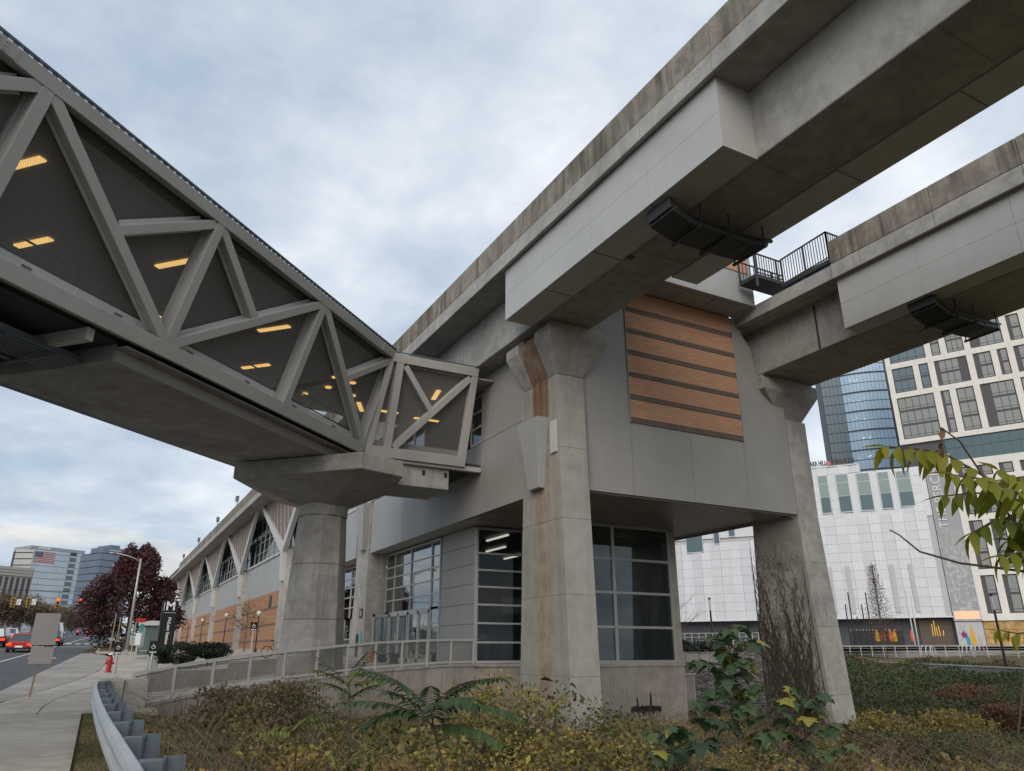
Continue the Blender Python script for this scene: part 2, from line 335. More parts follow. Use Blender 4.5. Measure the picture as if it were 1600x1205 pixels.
def rail_mesh():
    t = NT('railing_wire_mesh'); tr = t.n('ShaderNodeBsdfTransparent'); d = t.n('ShaderNodeBsdfPrincipled'); d.inputs['Base Color'].default_value = (0.20, 0.19, 0.18, 1); d.inputs['Roughness'].default_value = 0.6
    sp = t.n('ShaderNodeSeparateXYZ'); t.l(t.pos(), sp.inputs[0])
    def lines(v, f): return t.math('GREATER_THAN', t.math('FRACT', t.math('MULTIPLY', v, f)), 0.78)
    k = t.math('MAXIMUM', lines(t.math('ADD', sp.outputs[0], t.math('MULTIPLY', sp.outputs[1], 0.41)), 14.0), lines(sp.outputs[2], 14.0))
    m = t.n('ShaderNodeMixShader'); t.l(k, m.inputs[0]); t.l(tr.outputs[0], m.inputs[1]); t.l(d.outputs[0], m.inputs[2]); t.l(m.outputs[0], t.out.inputs[0]); return t.m
M['wire'] = rail_mesh()
def brick(name, c1, c2, mortar, bw, bh, horiz='X'):
    t = NT(name); sp = t.n('ShaderNodeSeparateXYZ'); t.l(t.pos(), sp.inputs[0]); cb = t.n('ShaderNodeCombineXYZ')
    t.l(sp.outputs[0 if horiz == 'X' else 1], cb.inputs[0]); t.l(sp.outputs[2], cb.inputs[1])
    b = t.n('ShaderNodeTexBrick'); t.l(cb.outputs[0], b.inputs['Vector']); b.inputs['Scale'].default_value = 1.0; b.inputs['Brick Width'].default_value = bw; b.inputs['Row Height'].default_value = bh
    b.inputs['Mortar Size'].default_value = 0.012; b.inputs['Mortar Smooth'].default_value = 0.2; b.inputs['Bias'].default_value = 0.0
    b.inputs['Color1'].default_value = c3(*c1); b.inputs['Color2'].default_value = c3(*c2); b.inputs['Mortar'].default_value = c3(*mortar)
    col = t.mix(t.rng(t.noise(1.3, 5, 0.6), 0.3, 0.7, 0, 0.35), b.outputs['Color'], c3(*[x * 0.7 for x in c1]))
    return t.bsdf(col, 0.85, bump=t.math('SUBTRACT', t.math('MULTIPLY', t.noise(20, 3), 0.3), b.outputs['Fac']), bstr=0.5, bdist=0.012, spec=0.2)
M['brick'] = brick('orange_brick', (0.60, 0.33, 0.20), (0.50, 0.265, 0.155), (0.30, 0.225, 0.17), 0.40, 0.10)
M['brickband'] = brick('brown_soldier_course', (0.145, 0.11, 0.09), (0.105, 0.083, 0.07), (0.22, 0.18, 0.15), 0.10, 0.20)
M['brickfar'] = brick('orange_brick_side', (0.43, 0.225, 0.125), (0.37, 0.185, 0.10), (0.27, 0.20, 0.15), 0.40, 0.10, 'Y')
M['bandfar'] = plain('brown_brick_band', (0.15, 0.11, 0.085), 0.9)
def asphalt():
    t = NT('asphalt'); col = t.mix(t.rng(t.noise(0.5, 5, 0.6), 0.35, 0.65), c3(0.062, 0.064, 0.068), c3(0.088, 0.09, 0.094)); col = t.mix(t.rng(t.noise(60, 2), 0.3, 0.7, 0, 0.3), col, c3(0.03, 0.03, 0.03))
    return t.bsdf(col, 0.75, bump=t.noise(80, 2), bstr=0.3, bdist=0.01)
M['asphalt'] = asphalt()
M['marking'] = plain('road_paint', (0.62, 0.62, 0.60), 0.6, var=0.15)
def soil():
    t = NT('leaf_litter_soil'); a = t.noise(0.6, 6, 0.65); b = t.noise(14, 5, 0.7)
    col = t.mix(t.rng(a, 0.38, 0.62), c3(0.085, 0.068, 0.036), c3(0.13, 0.10, 0.056)); col = t.mix(t.rng(b, 0.45, 0.7, 0, 0.8), col, c3(0.20, 0.14, 0.07)); col = t.mix(t.rng(t.noise(5, 5), 0.55, 0.75, 0, 0.6), col, c3(0.05, 0.062, 0.02))
    return t.bsdf(col, 0.95, bump=b, bstr=0.8, bdist=0.08, spec=0.1)
M['soil'] = soil()
M['grass'] = leafmat('grass_blades', [(0.09, 0.095, 0.04), (0.15, 0.145, 0.06), (0.25, 0.21, 0.10), (0.33, 0.26, 0.145)], 0.2)
M['cover'] = leafmat('bramble_leaves', [(0.065, 0.055, 0.028), (0.11, 0.14, 0.04), (0.20, 0.21, 0.055), (0.23, 0.15, 0.075), (0.36, 0.29, 0.065), (0.27, 0.17, 0.09), (0.50, 0.39, 0.075)], 0.22)
M['ivy'] = leafmat('ivy_leaves', [(0.028, 0.04, 0.016), (0.048, 0.072, 0.026), (0.075, 0.10, 0.036), (0.12, 0.12, 0.045), (0.11, 0.075, 0.045)], 0.2)
M['ailan'] = leafmat('ailanthus_leaflets', [(0.04, 0.072, 0.03), (0.06, 0.105, 0.04), (0.10, 0.15, 0.042), (0.22, 0.24, 0.05)], 0.3)
M['ailany'] = leafmat('yellowing_leaflets', [(0.10, 0.15, 0.02), (0.20, 0.23, 0.025), (0.34, 0.30, 0.03), (0.42, 0.33, 0.04)], 0.45)
M['maple'] = leafmat('broad_leaves', [(0.045, 0.075, 0.042), (0.07, 0.12, 0.06), (0.095, 0.15, 0.065), (0.14, 0.17, 0.07), (0.38, 0.32, 0.06)], 0.25)
M['purple'] = leafmat('purple_leaves', [(0.045, 0.02, 0.022), (0.085, 0.033, 0.035), (0.13, 0.05, 0.05), (0.17, 0.075, 0.065)], 0.25)
M['ever'] = leafmat('evergreen_leaves', [(0.008, 0.014, 0.008), (0.016, 0.028, 0.014), (0.03, 0.045, 0.02)], 0.1)
M['autumn'] = leafmat('autumn_leaves', [(0.10, 0.075, 0.05), (0.165, 0.115, 0.07), (0.20, 0.15, 0.085), (0.13, 0.125, 0.06)], 0.2)
M['russet'] = leafmat('russet_needles', [(0.11, 0.055, 0.03), (0.17, 0.09, 0.05), (0.22, 0.12, 0.07)], 0.2)
M['drystem'] = plain('dry_stem', (0.17, 0.125, 0.085), 0.9, var=0.35)
M['vinebark'] = plain('vine_bark', (0.06, 0.048, 0.04), 0.95, var=0.3)
M['twig'] = plain('twig_bark', (0.075, 0.052, 0.038), 0.9, var=0.3)
M['bark'] = plain('tree_bark', (0.10, 0.08, 0.062), 0.95, var=0.3)
M['red'] = plain('red_paint', (0.38, 0.022, 0.018), 0.25, spec=0.6)
M['signback'] = paint('bare_sign_back', (0.36, 0.33, 0.32), 0.45, 0.05, 0.1)
M['wood'] = plain('weathered_wood_post', (0.26, 0.20, 0.13), 0.85)
M['hall'] = None
# ================================================================== ground, road, pavements
def axis(*segs):
    a = []
    for s0, s1, st in segs: a += list(np.arange(s0, s1, st))
    return a + [segs[-1][1]]
gx = axis((-2500, -400, 300), (-400, -60, 40), (-60, -4, 8), (-4, 30, 0.8), (30, 100, 3.5), (100, 400, 30), (400, 2500, 300))
gy = axis((-200, -10, 30), (-10, 45, 0.9), (45, 130, 4), (130, 300, 8), (300, 3400, 300))
V = [(x, y, gz(x, y)) for y in gy for x in gx]; nx = len(gx)
Fg = [(j * nx + i, j * nx + i + 1, (j + 1) * nx + i + 1, (j + 1) * nx + i) for j in range(len(gy) - 1) for i in range(nx - 1)]
g = fast_mesh('ground', V, Fg, M['soil']); structure(g)
for p in g.data.polygons: p.use_smooth = True
def xgut(Y): return -2.9 if Y < 36 else -2.9 + 0.056 * (Y - 36)        # where asphalt meets the concrete bus pad
CURB = ((-20, -2.5), (30, -2.5), (34.7, -1.6), (41, -0.42), (46.7, 0.3), (55, 0.75), (66, 0.95), (70, 0.15), (78, 0.05), (90, 0.55), (110, 1.6), (190, 6.0))
def xcurb(Y): return interp(Y, CURB)
def strip(name, f0, f1, ys, dz, mat, parent=None):
    b = MB()
    for y0, y1 in zip(ys, ys[1:]):
        b.quad((f0(y0), y0, prof(y0) + dz), (f1(y0), y0, prof(y0) + dz), (f1(y1), y1, prof(y1) + dz), (f0(y1), y1, prof(y1) + dz))
    return b.build(name, mat, parent)
ys = axis((-20, 30, 5), (30, 100, 2), (100, 230, 5))
structure(strip('road', lambda y: xgut(y) - 26, lambda y: xgut(y), ys, -0.035, M['asphalt']))
structure(strip('bus_pad', lambda y: xgut(y), lambda y: max(xgut(y) + 0.01, xcurb(y) - 0.15), axis((30, 72, 1.5)), -0.031, M['padconc']))
# painted lines
def lane(off): return lambda y: -5.13 + 0.0545 * (y - 58.5) + off
road_ln = strip('lane_line', lane(-0.07), lane(0.07), axis((30, 160, 4)), -0.028, M['marking']); structure(road_ln, 'solid white edge line along the road')
b = MB()
for k in range(14):
    y0 = 50 + k * 9
    for off in (-3.2, -6.4): b.quad(*[(lane(off + s)(y), y, prof(y) - 0.028) for s, y in ((-0.07, y0), (0.07, y0), (0.07, y0 + 3), (-0.07, y0 + 3))])
structure(b.build('lane_dashes', M['marking']))
b = MB()
for k in range(4):
    x0 = -4.0 + 0.46 * k; b.quad((x0, 63, prof(63) - .027), (x0 + .3, 63, prof(63) - .027), (x0 + .3, 64, prof(64) - .027), (x0, 64, prof(64) - .027))
for k in range(5):
    x0 = -3.7 + 0.85 * k; b.quad((x0, 97, prof(97) - .027), (x0 + .5, 97, prof(97) - .027), (x0 + .5, 99.5, prof(99.5) - .027), (x0, 99.5, prof(99.5) - .027))
b.quad((-3.0, 88, prof(88) - .027), (-0.6, 88, prof(88) - .027), (-0.6, 88.6, prof(88.6) - .027), (-3.0, 88.6, prof(88.6) - .027))
structure(b.build('crosswalk_bars', M['marking']))
# pad joints as shallow dark saw cuts
b = MB()
for y in (39, 42.5, 46, 50, 54, 58, 62): b.quad((xgut(y) + .02, y, prof(y) - .027), (xcurb(y) - .2, y, prof(y) - .027), (xcurb(y) - .2, y + .05, prof(y + .05) - .027), (xgut(y) + .02, y + .05, prof(y + .05) - .027))
structure(b.build('pad_joints', M['dark']))
# sidewalk: a thing of the setting with its slabs and kerb stones as pieces
side = bpy.data.objects.new('sidewalk', None); COL.objects.link(side); BASE['sidewalk'] = np.zeros(3); structure(side)
def slab(x0, x1, y0, y1, z=0.0, th=0.14, name='slab', mat=None, par=None):
    g_ = 0.012; b = MB()
    def zz(y): return prof(y) + z
    P = [(x0(y0) + g_, y0 + g_), (x1(y0) - g_, y0 + g_), (x1(y1) - g_, y1 - g_), (x0(y1) + g_, y1 - g_)]
    b.hexa([(x, y, zz(y) - th) for x, y in P] + [(x, y, zz(y)) for x, y in P]); return b.build(name, mat or M['walkconc'], par or side, bevel=0.008)
ye = [4, 7, 10, 13, 16, 19, 22, 25, 28, 31, 33, 35, 37, 39, 41, 43, 45, 47, 49, 51, 53, 55, 57, 59, 61, 63, 65]
for i, (a, c) in enumerate(zip(ye, ye[1:])):
    if a < 25: slab(lambda y: xcurb(y), lambda y: -0.02, a, c)
    else:
        slab(lambda y: xcurb(y), lambda y: (xcurb(y) + 1.4), a, c); slab(lambda y: (xcurb(y) + 1.4), lambda y: max(xcurb(y) + 1.9, 1.9 + (0.035 * max(0, y - 28))), a, c, z=-0.002)
for i in range(40):
    a = 5 + i * 1.6
    slab(lambda y: xcurb(y) - 0.15, lambda y: xcurb(y), a, a + 1.6, z=0.004, th=0.2, name='kerb_stone', mat=M['padconc'])
# grass island with kerb under the purple tree
isl = [(0.1, 71), (3.4, 70), (4.2, 84), (1.2, 96), (0.55, 90)]
b = MB(); b.ext([(x, y, prof(y) - .03) for x, y in isl], (0, 0, 0.16)); structure(b.build('island_kerb', M['walkconc']))
isl_in = [(x + (2 - x) * 0.1, y + (82 - y) * 0.06) for x, y in isl]
ib = MB(); ib.ext([(x, y, prof(y) + .02) for x, y in isl_in], (0, 0, 0.15)); structure(ib.build('island_lawn', M['soil']))
# paving between the retaining wall and the station
def zst(Y): return 1.0 + 0.018 * max(0, Y - 33)
def zw(X, Y):
    return prof(Y) * (1 - sstep(1.5, 11.5, X)) + zst(Y) * sstep(1.5, 11.5, X)
b = MB(); xs_ = axis((1.25, 14.2, 1.0)); rows = []
for i, X in enumerate(xs_):
    y0 = wall_y(min(X, 13.3)) + 0.1
    rows.append([(X, y0 + t * (186 - y0), zw(X, y0 + t * (186 - y0)) + 0.004) for t in (0, .012, .025, .04, .06, .085, .115, .15, .2, .26, .34, .45, .6, .8, 1)])
for r0, r1 in zip(rows, rows[1:]):
    for i in range(len(r0) - 1): b.quad(r0[i], r1[i], r1[i + 1], r0[i + 1])
structure(b.build('station_walkway', M['walkconc']))
# far plaza at the foot of the towers
b = MB(); b.ext([tuple(onD(x, 1018, d)[:2]) + (2.12,) for x, d in ((980, 84), (1290, 108), (1700, 92), (1850, 260), (900, 260))], (0, 0, 0.12)); structure(b.build('plaza', M['padconc']))

# ================================================================== elevated guideways
def guideway(label, X0, Xw0, Xw1, X1, ya, yb, ypar, seam, clad, tray, joint=None, yg=48, slab_to=None):
    t = thing('elevated_guideway', label, 'guideway', ((Xw0 + Xw1) / 2, 0, 12.7))
    MB().box(Xw0, Xw1, ya, yg, 12.7, 14.69).build('box_girder', M['conc'], t, bevel=0.04)
    # soffit skin shows formwork panels
    y = ya
    while y < min(yg, 24):
        MB().box(Xw0 + .12, Xw1 - .12, y + .02, min(y + 4.6, yg) - .02, 12.685, 12.72).build('soffit_panel', M['conc_soffit'], t); y += 4.6
    MB().box(X0 + .06, X1 - .06, ya, slab_to or yb, 14.70, 15.24).build('deck_slab', M['conc_soffit'], t)
    k = 0; yy = ypar[0]; n = 0; fm = pm = None
    while yy < ypar[1] - 0.5:
        y1 = min(yy + seam, ypar[1]); gap = 0.03 if joint and abs(y1 - joint) < 0.3 else 0.009
        if n < 60:
            f = MB(); f.box(X0, X0 + .12, yy + .009, y1 - gap, 14.66, 15.25); f.build('fascia_panel', M['fascia'], t, bevel=0.015)
            p = MB(); p.hexa([(X0 + .02, yy + .009, 15.28), (X0 + .26, yy + .009, 15.28), (X0 + .26, y1 - gap, 15.28), (X0 + .02, y1 - gap, 15.28),
                              (X0 + .02, yy + .009, 16.22), (X0 + .22, yy + .009, 16.22), (X0 + .22, y1 - gap, 16.22), (X0 + .02, y1 - gap, 16.22)]); p.build('parapet_panel', M['parapet'], t, bevel=0.02)
        n += 1; yy = y1
    MB().box(X0 + .06, X0 + .2, ypar[0], ypar[1], 15.2, 15.3).build('shadow_joint', M['dark'], t)
    MB().box(X1 - .26, X1, ya, slab_to or yb, 15.26, 16.2).build('inner_parapet', M['parapet'], t)
    # painted sheet cladding along the girder side
    cx0, cx1, cy0, cy1 = clad
    MB().box(cx0 + .03, cx1 - .01, cy0 + .03, cy1 - .03, 12.71, 14.69).build('cladding_core', M['clad'], t)
    nn = max(1, round((cy1 - cy0) / 3.1)); dy = (cy1 - cy0) / nn
    for i in range(nn):
        for z0, z1 in ((12.675, 13.66), (13.668, 14.69)):
            MB().box(cx0, cx0 + .028, cy0 + i * dy + (.004 if i else 0), cy0 + (i + 1) * dy - .004, z0, z1).build('cladding_sheet', M['clad'], t)
        MB().box(cx0 + .03, cx1 - .02, cy0 + i * dy + .03, cy0 + (i + 1) * dy - .03, 12.668, 12.70).build('cladding_underside', M['clad'], t)
    MB().box(cx0 + .03, cx1, cy0, cy0 + .028, 12.675, 14.69).build('cladding_end', M['clad'], t)
    MB().box(cx0 + .03, cx1, cy1 - .028, cy1, 12.675, 14.69).build('cladding_end', M['clad'], t)
    # cable crossing slung under the girder
    ty = tray; a0 = cx0 + .25
    Xt = max(Xw1, cx0 + 4.0); pts = [(a0, ty, 12.66), (a0 + .05, ty, 12.36), (a0 + .7, ty, 12.14), (a0 + 2.6, ty, 12.14), (Xt - .35, ty, 12.22)]
    c = MB()
    for p, q in zip(pts, pts[1:]): c.bar(p, q, 0.95, 0.16, side=(0, 1, 0))
    c.build('cable_duct', M['dark'], t, bevel=0.03)
    for i in range(6):
        MB().tube([(p[0], ty - .42 + i * .165, p[2] + .14) for p in pts[1:]] + [(Xt - .12, ty - .42 + i * .165, 12.4)], .055, 6).build('cable', M['black'], t, smooth=True)
    for x in (a0 + .9, a0 + 1.9, Xt - .6):
        h = MB(); h.box(x - .04, x + .04, ty - .62, ty + .62, 12.0, 12.06)
        for s in (-.56, .56): h.box(x - .015, x + .015, ty + s - .015, ty + s + .015, 12.02, 12.7)
        h.build('hanger', M['dark'], t)
    return t
gl = guideway('concrete guideway whose parapet runs above the grey station wall to the footbridge', 10.8, 12.1, 14.13, 15.46, -22, 188, (-1.35 - 22.4 + 0.02, 188), 2.81, (11.0, 12.1, 10.1, 21.0), 12.75, joint=21.15)
for x, y in ((860, 468), (905, 452), (917, 425), (985, 402)):
    c = onZ(x, y, 12.69); MB().lathe((c[0], c[1], 12.675), ((.03, 0), (.12, .004), (.13, .012)), 9).build('anchor_pocket', M['black'], gl)
MB().box(14.14, 15.14, -9, 15.66, 12.71, 14.69).build('cladding_core', M['clad'], gl)
for i in range(8): MB().box(15.14, 15.165, -9 + i * 3.0825 + .004, -9 + (i + 1) * 3.0825 - .004, 12.675, 14.69).build('cladding_sheet', M['clad'], gl); MB().box(14.15, 15.135, -9 + i * 3.0825 + .02, -9 + (i + 1) * 3.0825 - .02, 12.668, 12.70).build('cladding_underside', M['clad'], gl)
MB().box(14.14, 15.165, 15.66, 15.69, 12.675, 14.69).build('cladding_end', M['clad'], gl)
gr = guideway('shorter concrete guideway carrying the stair landing, above the vine-covered pier', 22.02, 23.15, 26.3, 27.6, -22, 60, (-22, 15.75), 2.81, (22.25, 23.15, -9, 15.75), 12.95, yg=46)
MB().box(22.55, 22.7, 15.8, 20.6, 14.66, 15.12).build('edge_beam', M['conc'], gr, bevel=0.02)
MB().box(23.1, 23.16, 17.55, 17.6, 12.75, 14.6).build('formwork_joint', M['dark'], gr)
for k, (y, h) in enumerate(((70, 1.0), (83, 1.0), (98, 1.0), (118, 1.0), (140, 1.0))):
    p = MB(); p.tube([(10.95, y, 16.15), (10.95, y, 17.3)], .04, 6); p.box(10.75, 11.1, y - .1, y + .1, 16.75, 17.35); p.build('trackside_marker', M['galvdark'], gl)
# ================================================================== piers
def pier(label, x0, x1, yb, yt, zb, zfl, capx, capy, ztip, zcap, notch=None, mat='conc_pier', rustmat=None, group=None):
    """rectangular pier, tapered along the track, with a flared head; notch = (y0, y1) drain recess in the road-side face"""
    t = thing('concrete_pier', label, 'pier', ((x0 + x1) / 2, (yb[0] + yb[1]) / 2, zb), group)
    m = M[mat]; lifts = [zb]; z = zb
    while z + 3.2 < zfl: z += 2.45; lifts.append(z)
    lifts.append(zfl)
    def ya(z): return yb[0] + (yt[0] - yb[0]) * (z - zb) / (zfl - zb)
    def yc(z): return yb[1] + (yt[1] - yb[1]) * (z - zb) / (zfl - zb)
    for a, c in zip(lifts, lifts[1:]):          # one piece per concrete pour, a fine joint between
        b = MB(); g_ = .002
        def ring(z): return [(x0, ya(z), z), (x1, ya(z), z), (x1, yc(z), z), (x0, yc(z), z)]
        b.hexa(ring(a + g_) + ring(c - g_)); b.build('shaft_lift', rustmat or m, t, bevel=0.012)
    MB().box(x0 + .02, x1 - .02, ya(zb) + .5, yc(zb) - .5, zb - 1.5, zfl).build('shaft_core', m, t)
    def head(y0f, y1f, y0t, y1t, xin):
        b = MB()
        xl = min(xin, .01); lo = [(x0 + xl, y0f, zfl), (x1, y0f, zfl), (x1, y1f, zfl), (x0 + xl, y1f, zfl)]
        mi = [(capx[0] + xin, y0t, ztip), (capx[1], y0t, ztip), (capx[1], y1t, ztip), (capx[0] + xin, y1t, ztip)]
        hi = [(p[0], p[1], zcap) for p in mi]
        b.add(lo + mi + hi, [(3, 2, 1, 0), (8, 9, 10, 11)] + [(i, (i + 1) % 4, 4 + (i + 1) % 4, 4 + i) for i in range(4)] + [(4 + i, 4 + (i + 1) % 4, 8 + (i + 1) % 4, 8 + i) for i in range(4)])
        return b
    f0, f1 = ya(zfl), yc(zfl)
    if notch:
        a, c = notch
        head(f0, a, capy[0], a - .02, 0).build('flared_head', M['conc_cap'], t, bevel=0.03)
        head(c, f1, c + .02, capy[1], 0).build('flared_head', M['conc_cap'], t, bevel=0.03)
        head(a, c, a - .02, c + .02, 0.16).build('drain_recess', M['rustconc'], t)
        MB().box(x0 - .006, x0 + .05, a + .02, c - .06, zfl - 1.5, zfl - .01).build('rusty_chase', M['rustconc'], t)
    else:
        head(f0, f1, capy[0], capy[1], 0).build('flared_head', M['conc_cap'], t, bevel=0.03)
    ym = (capy[0] + capy[1]) / 2
    MB().box(capx[0] + .12, capx[1] - .1, capy[0] + .14, ym - .55, zcap, 12.69).build('bearing_plinth', M['fascia'], t)
    MB().box(capx[0] + .12, capx[1] - .1, ym + .55, capy[1] - .2, zcap, 12.69).build('bearing_plinth', M['fascia'], t)
    return t
def rust_pier():
    t = NT('rust_stained_concrete'); big = t.noise(0.35, 3, 0.6); med = t.noise(2.2, 4, 0.65); fine = t.noise(9, 3, 0.7)
    col = t.mix(t.rng(t.math('ADD', t.math('MULTIPLY', big, 0.5), t.math('MULTIPLY', med, 0.5)), 0.36, 0.64), c3(0.27, 0.255, 0.225), c3(0.36, 0.345, 0.31))
    sk = t.noise(3.2, 5, 0.6, (1, 1, 0.07)); col = t.mix(t.math('MULTIPLY', t.rng(sk, 0.5, 0.75), 0.35), col, c3(0.13, 0.12, 0.10))
    sp = t.n('ShaderNodeSeparateXYZ'); t.l(t.pos(), sp.inputs[0]); nrm = t.n('ShaderNodeSeparateXYZ'); t.l(t.geo.outputs['Normal'], nrm.inputs[0])
    wob = t.math('MULTIPLY', t.math('SUBTRACT', t.noise(1.6, 4, 0.6, (1, 1, 0.12)), 0.5), 0.9)
    yy = t.math('ADD', sp.outputs[1], wob); dist = t.math('ABSOLUTE', t.math('SUBTRACT', yy, 21.78))
    win = t.rng(dist, 0.28, 0.72, 1, 0); face = t.math('LESS_THAN', nrm.outputs[0], -0.6)
    k = t.math('MULTIPLY', t.math('MULTIPLY', win, face), t.rng(t.noise(5.5, 5, 0.6, (1, 1, 0.05)), 0.36, 0.62, 0.10, 0.8))
    col = t.mix(k, col, t.mix(t.rng(med, 0.4, 0.6), c3(0.25, 0.14, 0.075), c3(0.37, 0.26, 0.17)))
    return t.bsdf(col, 0.85, bump=fine, bstr=0.28, bdist=0.02, spec=0.25)
M['rustpier'] = rust_pier()
M['rustconc'] = concrete('rusty_recess', (0.23, 0.15, 0.10), (0.35, 0.25, 0.18), 0.95, dark=(0.13, 0.065, 0.03))
p1 = pier('rust-streaked concrete pier standing among yellow brambles, a drain recess in its head', 12.9, 14.02, (20.2, 23.55), (20.68, 23.0), -1.6, 10.9, (12.3, 14.8), (20.1, 23.4), 12.17, 12.55, notch=(21.25, 22.45), rustmat=M['rustpier'])
pier('concrete pier with dry climbing vines, under the guideway with the stair landing', 24.4, 25.62, (20.3, 23.7), (21.05, 23.1), -2.4, 10.9, (23.05, 26.3), (20.5, 23.5), 12.05, 12.55)
pier('concrete pier at the glass station doors with small number plate and notices', 12.9, 14.02, (41.3, 43.8), (41.5, 43.5), 0.2, 10.9, (12.3, 14.8), (41.0, 44.0), 12.17, 12.6)
# wedge-shaped sheet boxes on the piers (stems of the Y frames)
def wedge(parent, yc, z0=6.95, z1=9.42, w1=0.72, w0=0.36, x=12.55):
    b = MB(); b.add([(x + .1, yc - w0, z0), (12.9, yc - w0, z0), (12.9, yc + w0, z0), (x + .1, yc + w0, z0), (x - .12, yc - w1, z1), (12.9, yc - w1, z1), (12.9, yc + w1, z1), (x - .12, yc + w1, z1)],
          [(3, 2, 1, 0), (4, 5, 6, 7), (0, 1, 5, 4), (1, 2, 6, 5), (2, 3, 7, 6), (3, 0, 4, 7)])
    return b.build('wedge_box', M['panel2'], parent, bevel=0.01)
wb = wedge(p1, 22.0); MB().box(12.84, 12.895, 20.72, 21.12, 8.05, 9.2).build('cover_plate', M['white'], p1)
b = MB(); b.hexa([(12.28, 22.2, 7.1), (12.36, 22.2, 7.1), (12.36, 22.3, 7.1), (12.28, 22.3, 7.1), (12.42, 22.3, 9.3), (12.43, 22.3, 9.3), (12.43, 22.4, 9.3), (12.42, 22.4, 9.3)])
p2_ = [o for o in bpy.data.objects if o.get('label', '').startswith('concrete pier at the glass')][0]
wedge(p2_, 42.2, 7.1, 9.75)
MB().box(12.86, 12.9, 41.7, 42.25, 3.35, 3.85).build('number_plate', M['dark'], p2_); MB().box(12.85, 12.86, 41.85, 42.1, 3.45, 3.75).build('plate_face', M['signback'], p2_)
MB().box(12.86, 12.9, 42.2, 42.6, 1.3, 2.5).build('notice', M['black'], p2_); MB().box(12.86, 12.9, 41.5, 41.8, 1.9, 2.6).build('notice', plain('blue_notice', (0.05, 0.30, 0.36)), p2_)

# ================================================================== station building
st_ = thing('station_building', 'grey panelled station with orange brick end panel, glazed lower hall and Y-shaped struts', 'station', (18, 40, 0))
SP = lambda: MB()
def panel_x(X, y0, y1, z0, z1, mat='panel', name='wall_panel'):
    return MB().box(X, X + .12, y0 + .008, y1 - .008, z0 + .008, z1 - .008).build(name, M[mat], st_, bevel=0.006)
def panel_y(Y, x0, x1, z0, z1, mat='panel', name='wall_panel'):
    return MB().box(x0 + .006, x1 - .006, Y, Y + .12, z0 + .006, z1 - .006).build(name, M[mat], st_, bevel=0.006)
# upper box, road side
for a, c in zip((23.3, 26.7), (26.7, 31.0)): panel_x(12.93, a, c, 6.84, 9.84)
panel_x(12.93, 23.3, 26.7, 9.84, 13.7); panel_x(12.93, 21.0, 23.32, 6.84, 12.66)
for a, c in zip((31.0, 34.4, 36.1, 37.9), (34.4, 36.1, 37.9, 39.6)): panel_x(12.93, a, c, 6.84, 9.84, 'panel' if a < 36 else 'panel2')
for a, c in zip((39.6, 44.0, 48.0), (41.2, 48.0, 53.0)): panel_x(12.93, a, c, 6.84, 9.84, 'panel2')
MB().box(12.88, 12.93, 31.2, 53, 9.84, 10.0).build('sill_flashing', M['white'], st_)
MB().box(13.06, 24.4, 20.95, 53, 6.86, 6.95).build('upper_floor', M['panel'], st_)
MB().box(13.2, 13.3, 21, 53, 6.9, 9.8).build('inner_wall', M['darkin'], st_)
# end wall facing the camera
panel_y(20.8, 12.95, 14.2, 6.84, 12.66); panel_y(20.8, 14.2, 16.14, 6.84, 15.06)
panel_y(20.8, 16.14, 19.0, 6.84, 9.575); panel_y(20.8, 19.0, 21.79, 6.84, 9.575)
b = MB(); b.ext([(21.796, 20.8, 6.846), (24.394, 20.8, 6.846), (24.394, 20.8, 11.9), (23.55, 20.8, 12.45), (23.0, 20.8, 12.75), (22.85, 20.8, 13.9), (22.4, 20.8, 14.4), (22.3, 20.8, 15.06), (21.796, 20.8, 15.06)], (0, 0.12, 0)); b.build('wall_panel', M['panel'], st_, bevel=0.006)
bp_ = MB().box(16.15, 21.78, 20.77, 20.9, 9.585, 15.08).build('brick_panel', M['brick'], st_)
for k in range(6):
    z = 9.59 + k * 0.912; MB().box(16.15, 21.78, 20.752, 20.775, z, z + .2).build('soldier_course', M['brickband'], bp_)
MB().box(16.12, 16.15, 20.74, 20.8, 9.57, 15.06).build('brick_trim', M['panel'], bp_); MB().box(21.78, 21.81, 20.74, 20.8, 9.57, 15.06).build('brick_trim', M['panel'], bp_)
# canopy over the brick and the wall above it
MB().box(15.3, 22.0, 19.5, 20.79, 15.12, 16.52).build('canopy', M['panel2'], st_, bevel=0.015)
for i in range(3): MB().box(16.9 + i * 1.55, 18.4 + i * 1.55, 19.75, 20.6, 15.085, 15.115).build('canopy_soffit_panel', M['panel2'], st_)
MB().box(15.3, 21.95, 19.7, 20.6, 16.53, 18.6).build('upper_brick', M['brick'], st_); MB().box(15.3, 21.96, 19.69, 19.7, 16.53, 16.75).build('soldier_course', M['brickband'], st_)
MB().box(21.95, 22.1, 19.6, 20.0, 15.4, 18.9).build('downpipe', M['fascia'], st_)
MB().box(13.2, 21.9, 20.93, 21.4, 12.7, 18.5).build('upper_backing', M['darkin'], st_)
# box soffit: planks running across
M['plank'] = paint('soffit_plank', (0.33, 0.305, 0.275), 0.28, 0.2, 0.3, spec=0.5)
pl = MB().box(13.1, 24.36, -0.11, 0.11, -0.012, 0.012).build('plank', M['plank'], None); pl.parent = st_
y = 21.05; first = True
while y < 29.3:
    if first: pl.location = (0 - 18, y - 40, 6.83); first = False
    else: piece('plank', pl, st_, (0 - 18, y - 40, 6.83 - 0.003 * (rnd.random())))
    y += 0.225
MB().box(13.06, 24.4, 20.93, 21.0, 6.80, 6.86).build('drip_edge', M['panel'], st_)
MB().box(24.28, 24.4, 21.0, 30.5, 6.72, 8.5).build('side_panel', M['panel'], st_)
